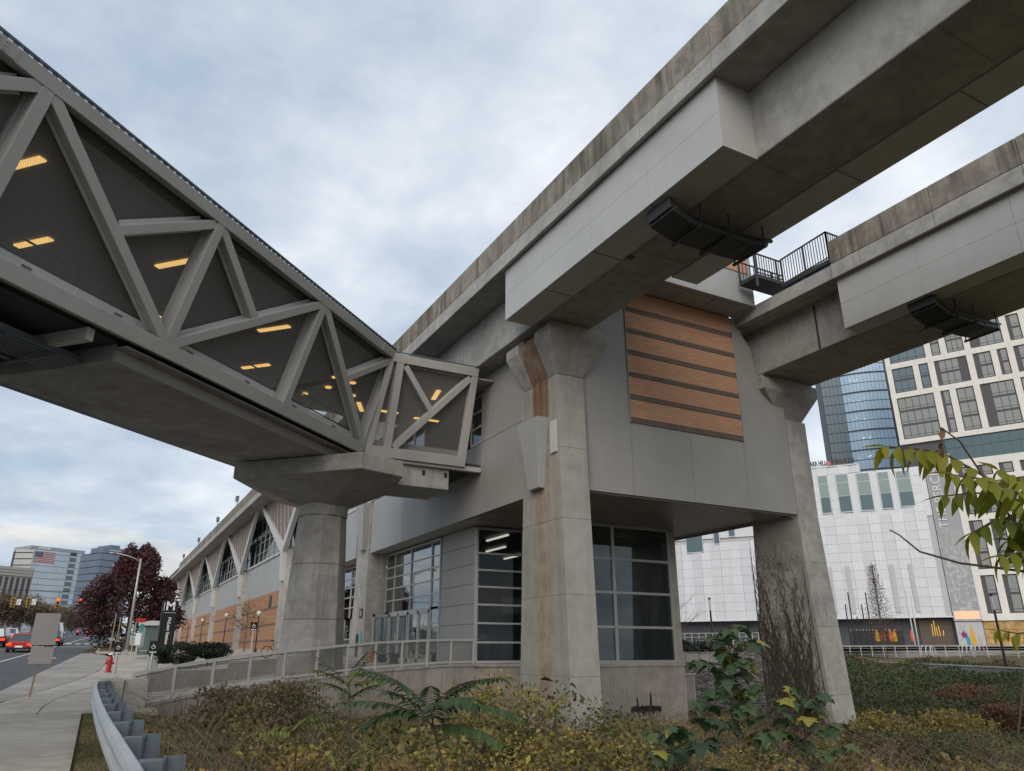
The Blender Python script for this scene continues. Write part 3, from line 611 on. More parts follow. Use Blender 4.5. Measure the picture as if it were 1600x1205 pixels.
# lower glazed hall -------------------------------------------------
def window_y(Y, x0, x1, z0, z1, xm, zm, mat='glass', fr=.055, name='window'):   # facing -Y
    w = MB()
    for x in (x0, x1): w.box(x - fr, x + fr, Y - .06, Y + .06, z0, z1)
    for z in (z0, z1): w.box(x0, x1, Y - .055, Y + .055, z - fr, z + fr)
    wo = w.build(name, M['alu'], st_)
    for x in xm: MB().box(x - fr, x + fr, Y - .07, Y + .05, z0, z1).build('mullion', M['alu'], wo)
    for z in zm: MB().box(x0, x1, Y - .05, Y + .04, z - fr * .7, z + fr * .7).build('transom', M['alu'], wo)
    xx = [x0] + list(xm) + [x1]; zz = [z0] + list(zm) + [z1]
    for a, c in zip(xx, xx[1:]):
        for e_, f in zip(zz, zz[1:]): MB().box(a + fr, c - fr, Y - .012, Y + .012, e_ + fr * .7, f - fr * .7).build('pane', M[mat], wo)
    return wo
def window_x(X, y0, y1, z0, z1, ym, zm, mat='glass', fr=.05, skip=None, par=None, name='window', fm='alu'):     # facing -X
    w = MB()
    for y in (y0, y1): w.box(X - .06, X + .06, y - fr, y + fr, z0, z1)
    for z in (z0, z1): w.box(X - .055, X + .055, y0, y1, z - fr, z + fr)
    wo = w.build(name, M[fm], par or st_)
    yy = [y0] + list(ym) + [y1]; zz = [z0] + list(zm) + [z1]
    sub = par is None
    for y in ym: MB().box(X - .07, X + .05, y - fr, y + fr, z0, z1).build('mullion', M[fm], wo)
    for z in zm: MB().box(X - .05, X + .04, y0, y1, z - fr * .7, z + fr * .7).build('transom', M[fm], wo)
    for a, c in zip(yy, yy[1:]):
        for e_, f in zip(zz, zz[1:]):
            MB().box(X - .012, X + .012, a + fr, c - fr, e_ + fr * .7, f - fr * .7).build('pane', M[mat], wo)
    return wo
zr = [1.2 + i * .79 for i in range(8)]
window_y(29.45, 14.05, 16.35, 1.17, 6.72, [], [1.95, 2.72, 3.48, 4.22, 4.93, 5.65], 'glassy')
window_y(26.4, 17.6, 22.2, 1.17, 6.78, [19.1], [2.55, 3.95, 5.35], 'glassdark', .075)
MB().box(17.5, 17.6, 26.4, 29.5, -1.8, 6.8).build('wall_return', M['panel'], st_); MB().box(16.42, 17.5, 29.4, 29.6, -1.8, 6.8).build('wall_return', M['panel'], st_)
MB().box(22.27, 22.6, 26.36, 26.6, 1.1, 6.8).build('corner_post', M['ribconc'], st_); MB().box(22.5, 22.62, 26.6, 29.6, -1.8, 6.8).build('wall_return', M['panel'], st_)
for k in range(7):
    z = 0.7 + k * .88; MB().box(22.63, 24.9, 29.45, 29.6, z, z + .868).build('wall_tile', M['ribconc'], st_, bevel=0.006)
# ribbed plinths
def ribbed_y(Y, x0, x1, z0, z1, name='ribbed_plinth', par=None, pitch=.11):
    b = MB(); b.box(x0, x1, Y + .03, Y + .25, z0, z1); x = x0 + .02
    while x < x1 - .06: b.box(x, x + pitch * .55, Y, Y + .031, z0, z1); x += pitch
    return b.build(name, M['ribconc'], par or st_)
ribbed_y(26.3, 17.5, 22.6, -2.2, 1.0); MB().box(17.45, 22.65, 26.26, 26.6, 1.0, 1.12).build('sill', M['ribconc'], st_, bevel=0.01)
ribbed_y(29.3, 13.9, 17.5, -2.2, 0.98); MB().box(13.88, 17.5, 29.25, 29.6, 0.98, 1.1).build('sill', M['ribconc'], st_, bevel=0.01)
ribbed_y(29.3, 22.6, 25.75, -2.2, 0.5); MB().box(22.6, 25.8, 29.26, 29.6, 0.5, 0.6).build('sill', M['ribconc'], st_, bevel=0.01)
# splash of black mould / tar on the plinth
b = MB(); r2 = random.Random(3); b.ext([(19.62, 26.29, -.64), (19.8, 26.29, -.70), (20.4, 26.29, -.74), (21.0, 26.29, -.71), (21.18, 26.29, -.62), (20.9, 26.29, -.54), (20.3, 26.29, -.52), (19.8, 26.29, -.56)], (0, .008, 0))
for i in range(46):
    x = 19.62 + i * .034; w = r2.uniform(.012, .03); up = -.58 + r2.uniform(0, .12) + (.30 if i in (9, 10) else .52 if i in (29, 30, 31) else 0); dn = -.70 - abs(r2.gauss(0, .10)) - (.22 if i in (11, 27, 30, 33) else 0)
    b.ext([(x - w, 26.288, -.62), (x - w * .4, 26.288, dn), (x + w * .4, 26.288, dn), (x + w, 26.288, -.62), (x + w * .3, 26.288, up), (x - w * .3, 26.288, up)], (0, .01, 0))
b.build('tar_splash', M['black'], st_)
# pilaster tiles beside the doors
for k in range(8):
    z = 0.2 + k * .83
    MB().box(14.0, 14.25, 30.05, 33.2, z + .008, z + .822).build('wall_tile', M['panel2'] if 0 else M['panel'], st_, bevel=0.008); MB().box(14.0, 14.05 + .2, 29.55, 30.04, z + .008, z + .822).build('wall_tile', M['panel'], st_, bevel=0.008)
# door front, X = 14
window_x(14.0, 33.3, 41.1, 3.55, 6.74, [34.35, 37.2, 39.7], [4.2, 4.85, 5.45, 6.0])
window_x(14.0, 33.3, 34.35, 1.05, 3.55, [], [2.1, 2.85]); window_x(14.0, 40.3, 41.1, 1.05, 3.55, [], [2.3])
window_x(14.0, 44.0, 53, 3.55, 6.74, [46, 48, 50, 51.6], [4.2, 4.85, 5.45, 6.0]); window_x(14.0, 44, 53, 1.05, 3.55, [46, 47.5, 49, 51], [2.3])
for k, (a, c) in enumerate(((34.5, 35.9), (35.9, 37.3), (37.4, 38.8), (38.8, 40.2))):
    d = MB(); d.box(13.93, 14.05, a + .02, a + .12, 1.02, 3.5); d.box(13.93, 14.05, c - .12, c - .02, 1.02, 3.5); d.box(13.93, 14.05, a + .02, c - .02, 3.35, 3.5); d.box(13.93, 14.05, a + .02, c - .02, 1.02, 1.25)
    do = d.build('door', M['alu'], st_, bevel=0.008); MB().box(13.98, 14.0, a + .12, c - .12, 1.25, 3.35).build('pane', M['glass'], do); MB().tube([(13.88, (c - .2 if k % 2 == 0 else a + .2), 1.7), (13.88, (c - .2 if k % 2 == 0 else a + .2), 2.5)], .02, 6).build('handle', M['galv'], do)
# one leaf stands open
d = MB()
for a, c, z0, z1 in ((13.0, 13.1, 1.02, 3.5), (13.85, 13.95, 1.02, 3.5), (13.0, 13.95, 3.35, 3.5), (13.0, 13.95, 1.02, 1.25)): d.box(a, c, 40.1, 40.2, z0, z1)
do = d.build('door', M['alu'], st_); MB().box(13.1, 13.85, 40.14, 40.16, 1.25, 3.35).build('pane', M['glass'], do)
# hall interior
MB().box(14.1, 24.0, 29.6, 53, 0.9, 1.0).build('hall_floor', M['hallgrey'], st_); MB().box(17.65, 22.5, 26.5, 29.6, 0.9, 1.0).build('hall_floor', M['hallgrey'], st_)
MB().box(14.1, 24.4, 29.6, 53, 6.76, 6.82).build('hall_ceiling', M['hallgrey'], st_)
MB().box(21.5, 21.7, 29.6, 53, 1.0, 6.75).build('hall_back_wall', M['hallgrey'], st_); MB().box(14.1, 24.0, 52.9, 53.1, 1.0, 6.8).build('hall_end_wall', M['hallgrey'], st_)
MB().box(17.7, 22.5, 29.2, 29.35, 1.0, 6.7).build('room_back_wall', M['roomgrey'], st_)
MB().box(19.4, 21.9, 28.2, 28.9, 1.0, 3.4).build('switch_cabinet', plain('pale_cabinet', (0.30, 0.33, 0.34)), st_); MB().box(19.7, 21.6, 28.1, 28.2, 3.9, 4.6).build('notice_board', plain('pale_board', (0.35, 0.37, 0.37)), st_)
for k, (x, y, L, dx) in enumerate(((15.6, 34, 2.2, 0), (15.6, 37, 2.2, 0), (15.6, 40, 2.2, 0), (17.8, 35, 2.2, 0), (17.8, 39, 2.2, 0), (16.0, 31.3, 2.2, 0), (15.6, 46, 2.2, 0), (15.6, 50, 2.2, 0), (18.5, 31, 2.2, 0), (20.2, 33, 2.2, 0), (20.2, 37.5, 2.2, 0))):
    MB().box(x - .05, x + .05, y - L / 2, y + L / 2, 6.62, 6.70).build('strip_light', M['coollight'], st_)
for k in range(6):           # escalator balustrade with lit edge rising behind the doors
    a = np.array([16.8, 33.2 + k * 1.1, 1.2 + k * .62]); c = a + np.array([0, 0.95, .54]); MB().bar(a, c, .05, .05).build('handrail_light', M['coollight'] if k % 2 else M['galv'], st_)
b = MB(); b.ext([(17.0, 33, 1.0), (17.0, 34.5, 1.0), (17.0, 41.5, 5.2), (17.0, 41.5, 6.3), (17.0, 40.5, 6.3), (17.0, 33, 2.0)], (1.6, 0, 0)); b.build('escalator', M['galvdark'], st_)
for k in range(3): MB().box(15.2 + k * .9, 15.55 + k * .9, 31.0, 32.2, 1.0, 2.1).build('fare_gate', M['galvdark'], st_, bevel=0.05)
MB().box(16.0, 17.0, 30.6, 30.75, 3.2, 3.9).build('hanging_sign', M['signback'], st_)
# glazing next to the footbridge and window band beyond it
window_x(12.98, 26.75, 27.85, 9.9, 13.6, [], [10.6, 11.3, 12.0, 12.7], 'glassdark')
window_x(12.98, 33.4, 41.0, 10.0, 12.66, [34.9, 36.4, 37.9, 39.4], [11.3]); window_x(12.98, 44.1, 53, 10.0, 12.66, [45.8, 47.6, 49.4, 51.2], [11.3])
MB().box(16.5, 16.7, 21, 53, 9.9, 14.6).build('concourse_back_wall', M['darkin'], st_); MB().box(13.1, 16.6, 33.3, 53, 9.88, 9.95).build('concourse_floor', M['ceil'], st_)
# long wing behind the Y frames ------------------------------------
YF = [64.4, 86.3, 108.2, 130.1, 152.0]
edges = [53.0] + [a + 10.95 for a in YF[:-1]] + [162.0]
for a, c in zip(edges, edges[1:]):
    n = 3; dy = (c - a) / n
    for i in range(n):
        MB().box(13.25, 13.4, a + i * dy + .01, a + (i + 1) * dy - .01, 6.58, 9.75).build('wall_panel', M['panel2'], st_)
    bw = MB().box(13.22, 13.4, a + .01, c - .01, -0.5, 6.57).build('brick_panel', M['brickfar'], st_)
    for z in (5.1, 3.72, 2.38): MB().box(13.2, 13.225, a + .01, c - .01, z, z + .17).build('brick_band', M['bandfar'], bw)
    MB().box(13.1, 13.28, a + .01, c - .01, 9.75, 9.92).build('sill', M['white'], st_)
    ym = [a + (c - a) * i / 9 for i in range(1, 9)]
    window_x(13.45, a + .05, c - .05, 9.95, 15.3, ym, [11.0, 12.05, 13.1, 14.2], 'glassdark', .05)
for y in (70.5, 118): MB().box(13.17, 13.23, y - .5, y + .5, 5.3, 6.3).build('louvre', M['dark'], st_)
MB().box(16.8, 17, 53, 165, 6, 15.4).build('platform_back_wall', M['darkin'], st_)
MB().box(13.25, 14, 162, 166, 0, 9).build('end_wall', M['panel2'], st_); MB().box(10.9, 13.2, 53, 188, 15.62, 15.7).build('wing_soffit', M['panel'], st_)
MB().box(13.3, 27, 162, 163, 0, 15).build('end_wall', M['conc'], st_)
for y in (170, 176, 184): MB().box(11.6, 12.3, y, y + .7, 1, 14.7).build('end_column', M['white'], st_)
# Y frames: each pier with its two raking arms and the leaning glazed triangle between them
def yframe(yc, label):
    t = thing('forked_strut', label, 'strut', (12.9, yc, zst(yc)), 'forked struts along the station wing')
    b = MB(); b.hexa([(12.9, yc - 1.3, zst(yc) - .4), (14, yc - 1.3, zst(yc) - .4), (14, yc + 1.3, zst(yc) - .4), (12.9, yc + 1.3, zst(yc) - .4), (12.9, yc - .85, 9.75), (14, yc - .85, 9.75), (14, yc + .85, 9.75), (12.9, yc + .85, 9.75)]); b.build('column', M['conc_pier'], t)
    b = MB(); b.add([(12.62, yc - .3, 7.1), (12.9, yc - .3, 7.1), (12.9, yc + .3, 7.1), (12.62, yc + .3, 7.1), (12.5, yc - .55, 10.3), (13, yc - .55, 10.3), (13, yc + .55, 10.3), (12.5, yc + .55, 10.3)], [(3, 2, 1, 0), (4, 5, 6, 7), (0, 1, 5, 4), (1, 2, 6, 5), (2, 3, 7, 6), (3, 0, 4, 7)]); b.build('stem', M['white'], t)
    for s in (-1, 1):
        MB().bar((12.72, yc + s * .1, 9.7), (12.12, yc + s * 10.75, 15.58), .42, .85, side=(1, 0, 0), w2=.3, h2=.42).build('arm', M['white'], t, bevel=0.03)
    def P(y, f):                       # f: 0 at the fork line, 1 at the head rail
        dy = abs(y - yc); zlo = 10.25 + (15.58 - 10.25) * max(0, dy - .4) / 10.35; z = zlo + (15.45 - zlo) * f; k = (z - 9.7) / 5.88; return np.array([12.78 - .62 * k, y, z])
    g_ = MB(); ysr = [yc + s for s in np.linspace(-10.2, 10.2, 15)]
    glz = MB().bar(P(ysr[0], 1), P(ysr[-1], 1), .14, .14).build('head_rail', M['white'], t)
    for i, y in enumerate(ysr[1:-1]): MB().bar(P(y, 0), P(y, 1), .06, .07).build('mullion', M['white'], t)
    for a, c in zip(ysr, ysr[1:]):
        q = MB().quad(P(a, 0), P(c, 0), P(c, 1), P(a, 1)); q.build('infill_panel', M['ypanel'], t)
    return t
yl = ('forked strut beside the round-shouldered footbridge pier', 'forked strut second along the wing from the footbridge pier', 'forked strut third along the wing from the footbridge pier', 'forked strut fourth along the wing from the footbridge pier', 'forked strut at the far end of the station wing')
for a, l in zip(YF, yl): yframe(a, l)
# stair landing and balustrade on the right guideway
ld = thing('stair_landing', 'dark steel stair landing with barred balustrade beside the brick canopy', 'stair', (22.6, 18, 15.2))
MB().box(22.35, 23.8, 15.95, 18.35, 15.55, 15.72).build('landing_slab', M['dark'], ld); MB().box(21.0, 23.0, 18.36, 19.3, 15.74, 15.9).build('landing_slab', M['dark'], ld)
MB().bar((22.4, 15.9, 15.35), (22.3, 20.3, 15.2), .16, .2).build('stringer', M['dark'], ld)
def balustrade(p, q, h, par, pitch=.13, mat='dark', name='balustrade'):
    p = np.array(p, float); q = np.array(q, float); L = np.linalg.norm(q - p); n = int(L / pitch); b = MB()
    for i in range(n + 1):
        c = p + (q - p) * i / n; w = .012 if i % 9 else .03; b.box(c[0] - w, c[0] + w, c[1] - w, c[1] + w, c[2], c[2] + h)
    up = np.array([0, 0, h]); lo = np.array([0, 0, .1]); b.bar(p + up, q + up, .05, .05); b.bar(p + lo, q + lo, .04, .04); return b.build(name, M[mat], par)
balustrade((22.4, 16.0, 15.72), (22.55, 18.38, 15.72), 1.2, ld); balustrade((22.4, 16.0, 15.72), (23.7, 16.0, 15.72), 1.2, ld)
balustrade((21.02, 18.4, 15.9), (22.55, 18.4, 15.9), .95, ld); balustrade((21.02, 19.25, 15.9), (23.6, 19.25, 15.9), .95, ld, .2)
MB().tube([(21.0, 18.36, 15.3), (21.0, 18.36, 17.0)], .06, 8).build('post', M['dark'], ld); MB().bar((22.2, 19.9, 15.0), (22.5, 17.2, 15.5), .08, .08).build('brace', M['galv'], ld)
MB().tube([(22.1, 19.6, 15.0), (22.35, 19.6, 15.2), (22.55, 19.3, 15.0), (22.6, 18.9, 15.2)], .04, 6).build('cable', M['black'], ld)
# ================================================================== footbridge
D1 = np.array([.7239, .6899, 0]); N1 = np.array([.6899, -.7239, 0]); ZB = 8.82; H = 3.953
fb = thing('footbridge', 'grey steel truss footbridge with mesh sides and warm lights, running into the station', 'bridge', (7.6, 27.5, 8.3))
Wn = np.array([N1[0] * 1.25, N1[1] * 1.25, 3.75]) / H; Wf = np.array([-N1[0] * 1.25, -N1[1] * 1.25, 3.75]) / H
def A1(u, h, off=0.0): return D1 * u + N1 * (-14.0 + off) + np.array([0, 0, ZB]) + Wn * h
def A1f(u, h): return D1 * u + N1 * -19.2 + np.array([0, 0, ZB]) + Wf * h
def PN(u, n, z): return D1 * u + N1 * n + np.array([0, 0, z])
NOR1 = np.cross(D1, Wn)                                   # points to the inside / outside of the near truss plane
def member(p, q, w=.28, dep=.32, nor=NOR1, name='diagonal', mat='steel'):
    return MB().bar(p, q, dep, w, side=nor).build(name, M[mat], fb, bevel=0.012)
U0 = -12.0; nodes = [8.4 - 5.15 * 4, 8.4 - 5.15 * 3, 8.4 - 5.15 * 2, 8.4 - 5.15, 8.4, 13.68, 18.8, 23.9]
member(A1(U0, 3.91), A1(23.95, 3.91), .31, .36, name='top_chord'); member(A1(U0, .09), A1(23.95, .09), .38, .36, name='bottom_chord')
def nodebolts(u):
    for i in range(3):
        for j in range(4):
            c = A1(u + .12 * j, 3.83 + .07 * i, 0) - NOR1 * .0
ins = -NOR1 if (NOR1 @ N1) > 0 else NOR1
outn = -ins
for i, u in enumerate(nodes):
    member(A1(u, .28), A1(u, 3.76), .29, .34, name='post')
    MB().bar(A1(u - .165, .3) + ins * .2, A1(u - .165, 3.7) + ins * .2, .12, .03, side=ins).build('clip_angle', M['steel'], fb)
for i, (a, c) in enumerate(zip(nodes, nodes[1:])):
    down = (i % 2 == 0)                                   # T at a -> B at c, alternating
    p, q = (A1(a + .15, 3.72), A1(c - .15, .32)) if down else (A1(a + .15, .32), A1(c - .15, 3.72))
    member(p, q, .26, .32); mid = A1((a + c) / 2, 2.03)
    if down: member(mid, A1(c - .15, 3.68), .24, .30, name='brace')
    else: member(A1(a + .15, 3.68), mid, .24, .30, name='brace')
    for (s0_, s1_) in ((p, q), ((mid, A1(c - .15, 3.68)) if down else (A1(a + .15, 3.68), mid))):
        dd = (s1_ - s0_) / np.linalg.norm(s1_ - s0_); upv = np.cross(NOR1, dd); upv = -upv if upv[2] < 0 else upv
        for sg_ in (1, -1): MB().bar(s0_ + dd * .3 + upv * .155 * sg_ + ins * .13, s1_ - dd * .3 + upv * .155 * sg_ + ins * .13, .03, .09, side=ins).build('clip_angle', M['white'], fb)
# bolts at the first splice in view
b = MB()
for k, u in enumerate((6.9, 7.05, 7.2, 7.35)):
    for h in (3.84, 3.92, 4.0): c = A1(u, h); b.tube([c + outn * .18, c + outn * .215], .03, 8)
for k, u in enumerate((23.0, 23.15, 23.3, 23.45)):
    for h in (3.84, 3.92, 4.0): c = A1(u, h); b.tube([c + outn * .18, c + outn * .215], .03, 8)
b.build('splice_bolts', M['steel'], fb)
for u in (6.6, 22.75): MB().bar(A1(u, 3.91) + outn * .19, A1(u + 1.0, 3.91) + outn * .19, .02, .26, side=outn).build('splice_plate', M['steel'], fb)
# sill upstand with slots behind the bottom chord
MB().bar(A1(U0, .38) + ins * .16, A1(23.9, .38) + ins * .16, .03, .24, side=ins).build('sill_plate', M['white'], fb)
b = MB()
u = 0.0
while u < 23.5:
    for k in (-.09, .09): b.bar(A1(u - .12, .36 + k * .3) + ins * .14, A1(u + .12, .36 + k * .3) + ins * .14, .01, .025, side=ins)
    u += 2.45
b.build('drain_slots', M['black'], fb)
b = MB(); u = 1.2
while u < 23.5: b.bar(A1(u, .2) + ins * .13, A1(u, .5) + ins * .13, .05, .03, side=ins); u += 2.45
b.build('sill_stiffeners', M['white'], fb)
# mesh infill bay by bay, both sides
for a, c in zip(nodes, nodes[1:]):
    MB().quad(A1(a + .1, .3) + ins * .24, A1(c - .1, .3) + ins * .24, A1(c - .1, 3.8) + ins * .24, A1(a + .1, 3.8) + ins * .24).build('mesh_screen', M['screen'], fb)
    MB().quad(A1f(a + .1, .3), A1f(c - .1, .3), A1f(c - .1, 3.8), A1f(a + .1, 3.8)).build('mesh_screen', M['screen'], fb)
nf = np.cross(D1, Wf)
for h, w in ((3.91, .31), (.09, .38)): MB().bar(A1f(U0, h), A1f(25.5, h), .36, w, side=nf).build('top_chord' if h > 1 else 'bottom_chord', M['steel'], fb)
for i, (a, c) in enumerate(zip(nodes, nodes[1:])):
    MB().bar(A1f(a, .28), A1f(a, 3.76), .32, .28, side=nf).build('post', M['steel'], fb)
    p, q = (A1f(a, 3.72), A1f(c, .32)) if i % 2 == 0 else (A1f(a, .32), A1f(c, 3.72)); MB().bar(p, q, .3, .26, side=nf).build('diagonal', M['steel'], fb)
# floor, ceiling (laid in panels), roof
def plate(poly, z0, z1, name, mat): return MB().ext([tuple(p[:2]) + (z0,) for p in poly], (0, 0, z1 - z0)).build(name, M[mat], fb)
e1 = [PN(24.3, -14.2, 0), PN(26.2, -19.1, 0)]
plate([PN(U0, -14.2, 0), e1[0], e1[1], PN(U0, -19.1, 0)], 8.78, 8.95, 'floor', 'darkin')
u = U0
while u < 23.6:
    for k in range(4):
        n0 = -13.15 - k * 1.74; plate([PN(u + .01, n0 - .01, 0), PN(u + 2.44, n0 - .01, 0), PN(u + 2.44, n0 - 1.73, 0), PN(u + .01, n0 - 1.73, 0)], 12.2, 12.24, 'ceiling_panel', 'ceil')
    u += 2.45
plate([PN(U0, -12.85, 0), PN(23.95, -12.85, 0), PN(27.5, -20.4, 0), PN(U0, -20.4, 0)], 12.45, 12.6, 'roof', 'dark')
def ceil_light(c, dirv, L=1.25, w=.19):
    dirv = np.array(dirv, float); sidev = np.array([-dirv[1], dirv[0], 0]); P = [c + dirv * a * L / 2 + sidev * b_ * w / 2 for a, b_ in ((-1, -1), (1, -1), (1, 1), (-1, 1))]
    MB().ext([tuple(p[:2]) + (12.15,) for p in P], (0, 0, .04)).build('ceiling_light', M['warmlight'], fb)
for u in (0.3, 5.1, 9.9, 14.75, 19.55, 24.45): ceil_light(PN(u, -15.15, 0), N1)
for u in (-2.0, 2.9, 7.75, 12.6, 17.55, 22.4): ceil_light(PN(u, -18.0, 0), N1)
for x, y in ((513, 605), (551, 598), (551, 618), (476, 615)):
    c = onZ(x, y, 12.17); MB().lathe((c[0], c[1], 12.14), ((.14, 0), (.14, .03)), 12).build('downlight', M['warmlight'], fb)
# handrails and tube rail inside
for h, o_ in ((.95, .45), (.6, .45)): MB().tube([A1(U0, h) + ins * o_, A1(23.6, h) + ins * o_], .025, 6).build('handrail', M['galvdark'], fb)
b = MB(); u = 1.2
while u < 23.5: b.tube([A1(u, .3) + ins * .45, A1(u, .97) + ins * .45], .02, 6); u += 2.45
b.build('handrail_posts', M['galvdark'], fb)
# roof edge: thin rail on stand-offs above the chord
MB().bar(A1(U0, 4.195), A1(23.95, 4.195), .12, .04, side=NOR1).build('roof_edge_rail', M['galvdark'], fb)
b = MB(); u = U0
while u < 23.9: b.bar(A1(u, 4.05), A1(u, 4.18), .08, .08, side=NOR1); u += .22
stuff(b.build('roof_standoffs', M['galvdark'], fb))
# underside
plate([PN(12.72, -14.5, 0), PN(23.4, -14.5, 0), PN(24.3, -17.75, 0), PN(12.72, -17.75, 0)], 8.28, 8.34, 'soffit_panel', 'conc_soffit')
plate([PN(12.72, -17.75, 0), PN(24.3, -17.75, 0), PN(24.6, -18.9, 0), PN(12.72, -18.9, 0)], 8.42, 8.5, 'soffit_panel', 'conc_soffit')
plate([PN(12.72, -14.42, 0), PN(24.0, -14.42, 0), PN(24.0, -14.5, 0), PN(12.72, -14.5, 0)], 8.28, 8.62, 'soffit_fascia', 'panel')
plate([PN(12.72, -14.08, 0), PN(24.0, -14.08, 0), PN(24.0, -14.42, 0), PN(12.72, -14.42, 0)], 8.58, 8.62, 'soffit_panel', 'conc_soffit')
plate([PN(12.70, -14.42, 0), PN(12.76, -14.42, 0), PN(12.76, -18.9, 0), PN(12.70, -18.9, 0)], 8.3, 8.7, 'soffit_end', 'panel')
plate([PN(U0, -18.9, 0), PN(25.5, -18.9, 0), PN(25.5, -19.25, 0), PN(U0, -19.25, 0)], 8.45, 8.75, 'edge_girder', 'galvdark')
plate([PN(U0, -14.3, 0), PN(12.7, -14.3, 0), PN(12.7, -19.0, 0), PN(U0, -19.0, 0)], 8.70, 8.76, 'deck_underside', 'darkin')
u = U0 + .6
while u < 12.6:
    MB().bar(PN(u, -14.15, 8.52), PN(u, -18.9, 8.52), .2, .3, side=D1).build('cross_beam', M['steel'], fb); u += 2.57
for k in range(7): MB().tube([PN(U0, -15.5 - k * .16, 8.33), PN(12.9, -15.5 - k * .16, 8.33)], .06, 6).build('conduit', M['galvdark'], fb, smooth=True)
MB().bar(PN(U0, -16.75, 8.36), PN(12.0, -16.75, 8.36), .12, .2).build('cable_tray_side', M['galvdark'], fb); MB().bar(PN(U0, -15.35, 8.36), PN(12.6, -15.35, 8.36), .06, .16).build('cable_tray_side', M['galvdark'], fb)
u = U0 + .5
while u < 12.5: MB().bar(PN(u, -15.2, 8.22), PN(u, -16.9, 8.22), .05, .05, side=D1).build('tray_hanger', M['galvdark'], fb); u += 1.3
# short second span into the station
W2 = np.array([0, -1.2, 3.75]) / 3.937; NOR2 = np.cross(np.array([1.0, 0, 0]), W2)
def A2(x, h): return np.array([x, 26.75, ZB]) + W2 * h
ins2 = -NOR2 if NOR2[1] < 0 else NOR2
def mem2(p, q, w=.26, dep=.3, name='diagonal'): return MB().bar(p, q, dep, w, side=NOR2).build(name, M['steel'], fb, bevel=0.012)
mem2(A2(8.35, 3.78), A2(12.1, 3.78), .34, .34, 'top_chord'); mem2(A2(7.9, .08), A2(12.1, .08), .4, .34, 'bottom_chord')
mem2(A2(8.75, .25), A2(8.75, 3.62), .3, .32, 'post'); mem2(A2(11.97, -.1), A2(11.97, 3.94), .27, .32, 'post'); mem2(A2(8.0, .25), A2(8.35, 3.62), .25, .3, 'post')
mem2(A2(11.8, 3.52), A2(9.0, .28)); mem2(A2(8.98, 3.52), A2(10.3, 1.95), .22, .28, 'brace')
MB().bar(A2(8.3, .34) + ins2 * .2, A2(11.9, .34) + ins2 * .2, .03, .3, side=ins2).build('sill_plate', M['white'], fb)
MB().quad(A2(8.1, .2) + ins2 * .13, A2(11.9, .2) + ins2 * .13, A2(11.9, 3.7) + ins2 * .13, A2(8.4, 3.7) + ins2 * .13).build('mesh_screen', M['screen'], fb)
plate([(8.2, 26.9), (12.9, 26.9), (12.9, 33.2), (5.2, 32.6)], 8.72, 8.9, 'floor', 'darkin')
plate([(8.3, 25.7), (12.9, 25.7), (12.9, 33.6), (5.0, 32.8)], 12.2, 12.26, 'ceiling_panel', 'ceil'); plate([(8.35, 25.6), (12.05, 25.6), (12.05, 33.6), (5.0, 33.4)], 12.4, 12.52, 'roof', 'dark')
MB().bar(A2(8.3, 4.02), A2(12.1, 4.02), .12, .04, side=NOR2).build('roof_edge_rail', M['galvdark'], fb)
ceil_light(np.array([11.4, 28.3, 0]), (.2, .98, 0), 1.25); ceil_light(np.array([10.2, 31.6, 0]), (1, 0, 0)); ceil_light(np.array([8.97, 31.5, 0]), (.4, .9, 0), 1.3); ceil_light(np.array([12.4, 31.9, 0]), (1, 0, 0))
MB().box(9.3, 11.55, 26.95, 29.3, 7.72, 8.66).build('box_beam', M['conc'], fb, bevel=0.02)
MB().box(9.3, 12.9, 26.75, 27.0, 8.55, 8.74).build('edge_angle', M['steel'], fb)
for x in (10.45, 11.4): MB().box(x - .06, x + .06, 26.93, 26.95, 8.2, 8.4).build('inspection_hole', M['black'], fb)
# bridge pier
def bridge_pier(c, capping, label, zt=8.25, zlow=7.65, zcol=6.92, base=None):
    t = thing('bridge_pier', label, 'pier', (c[0], c[1], base))
    def octo(r, z, rot=math.radians(22.5 + 10)): return [(c[0] + r * math.cos(rot + k * math.pi / 4), c[1] + r * math.sin(rot + k * math.pi / 4), z) for k in range(8)]
    lifts = [base - .8, 2.7, 4.7, 6.55]; rr = lambda z: 1.24 + (0.93 - 1.24) * (z - .5) / 6.0
    for a, d in zip(lifts, lifts[1:]):
        MB().add(octo(rr(a), a + .005) + octo(rr(d), d - .005), [tuple(range(8))[::-1], tuple(range(8, 16))] + [(i, (i + 1) % 8, 8 + (i + 1) % 8, 8 + i) for i in range(8)]).build('shaft_lift', M['conc_pier'], t, bevel=0.02)
    MB().lathe((c[0], c[1], 0), ((.95, 6.55), (.94, zcol + .4)), 28).build('round_neck', M['conc_pier'], t, smooth=False)
    n = len(capping); lo = [(c[0] + .95 * math.cos(a), c[1] + .95 * math.sin(a), zcol) for a in [math.atan2(p[1] - c[1], p[0] - c[0]) for p in capping]]
    mi = [(p[0], p[1], zlow) for p in capping]; hi = [(p[0], p[1], zt) for p in capping]
    MB().add(lo + mi + hi, [tuple(range(n))[::-1], tuple(range(2 * n, 3 * n))] + [(k * n + i, k * n + (i + 1) % n, (k + 1) * n + (i + 1) % n, (k + 1) * n + i) for k in (0, 1) for i in range(n)]).build('hammerhead_cap', M['conc_cap'], t, bevel=0.03)
    return t
bridge_pier((7.1, 29.05), [(3.5, 28.5), (7.2, 24.7), (9.0, 25.3), (9.6, 28.4), (8.8, 31.0), (5.8, 32.4)], 'octagonal concrete pier with wide hammerhead cap under the bend of the footbridge', base=zw(7.1, 29.05) - .2)
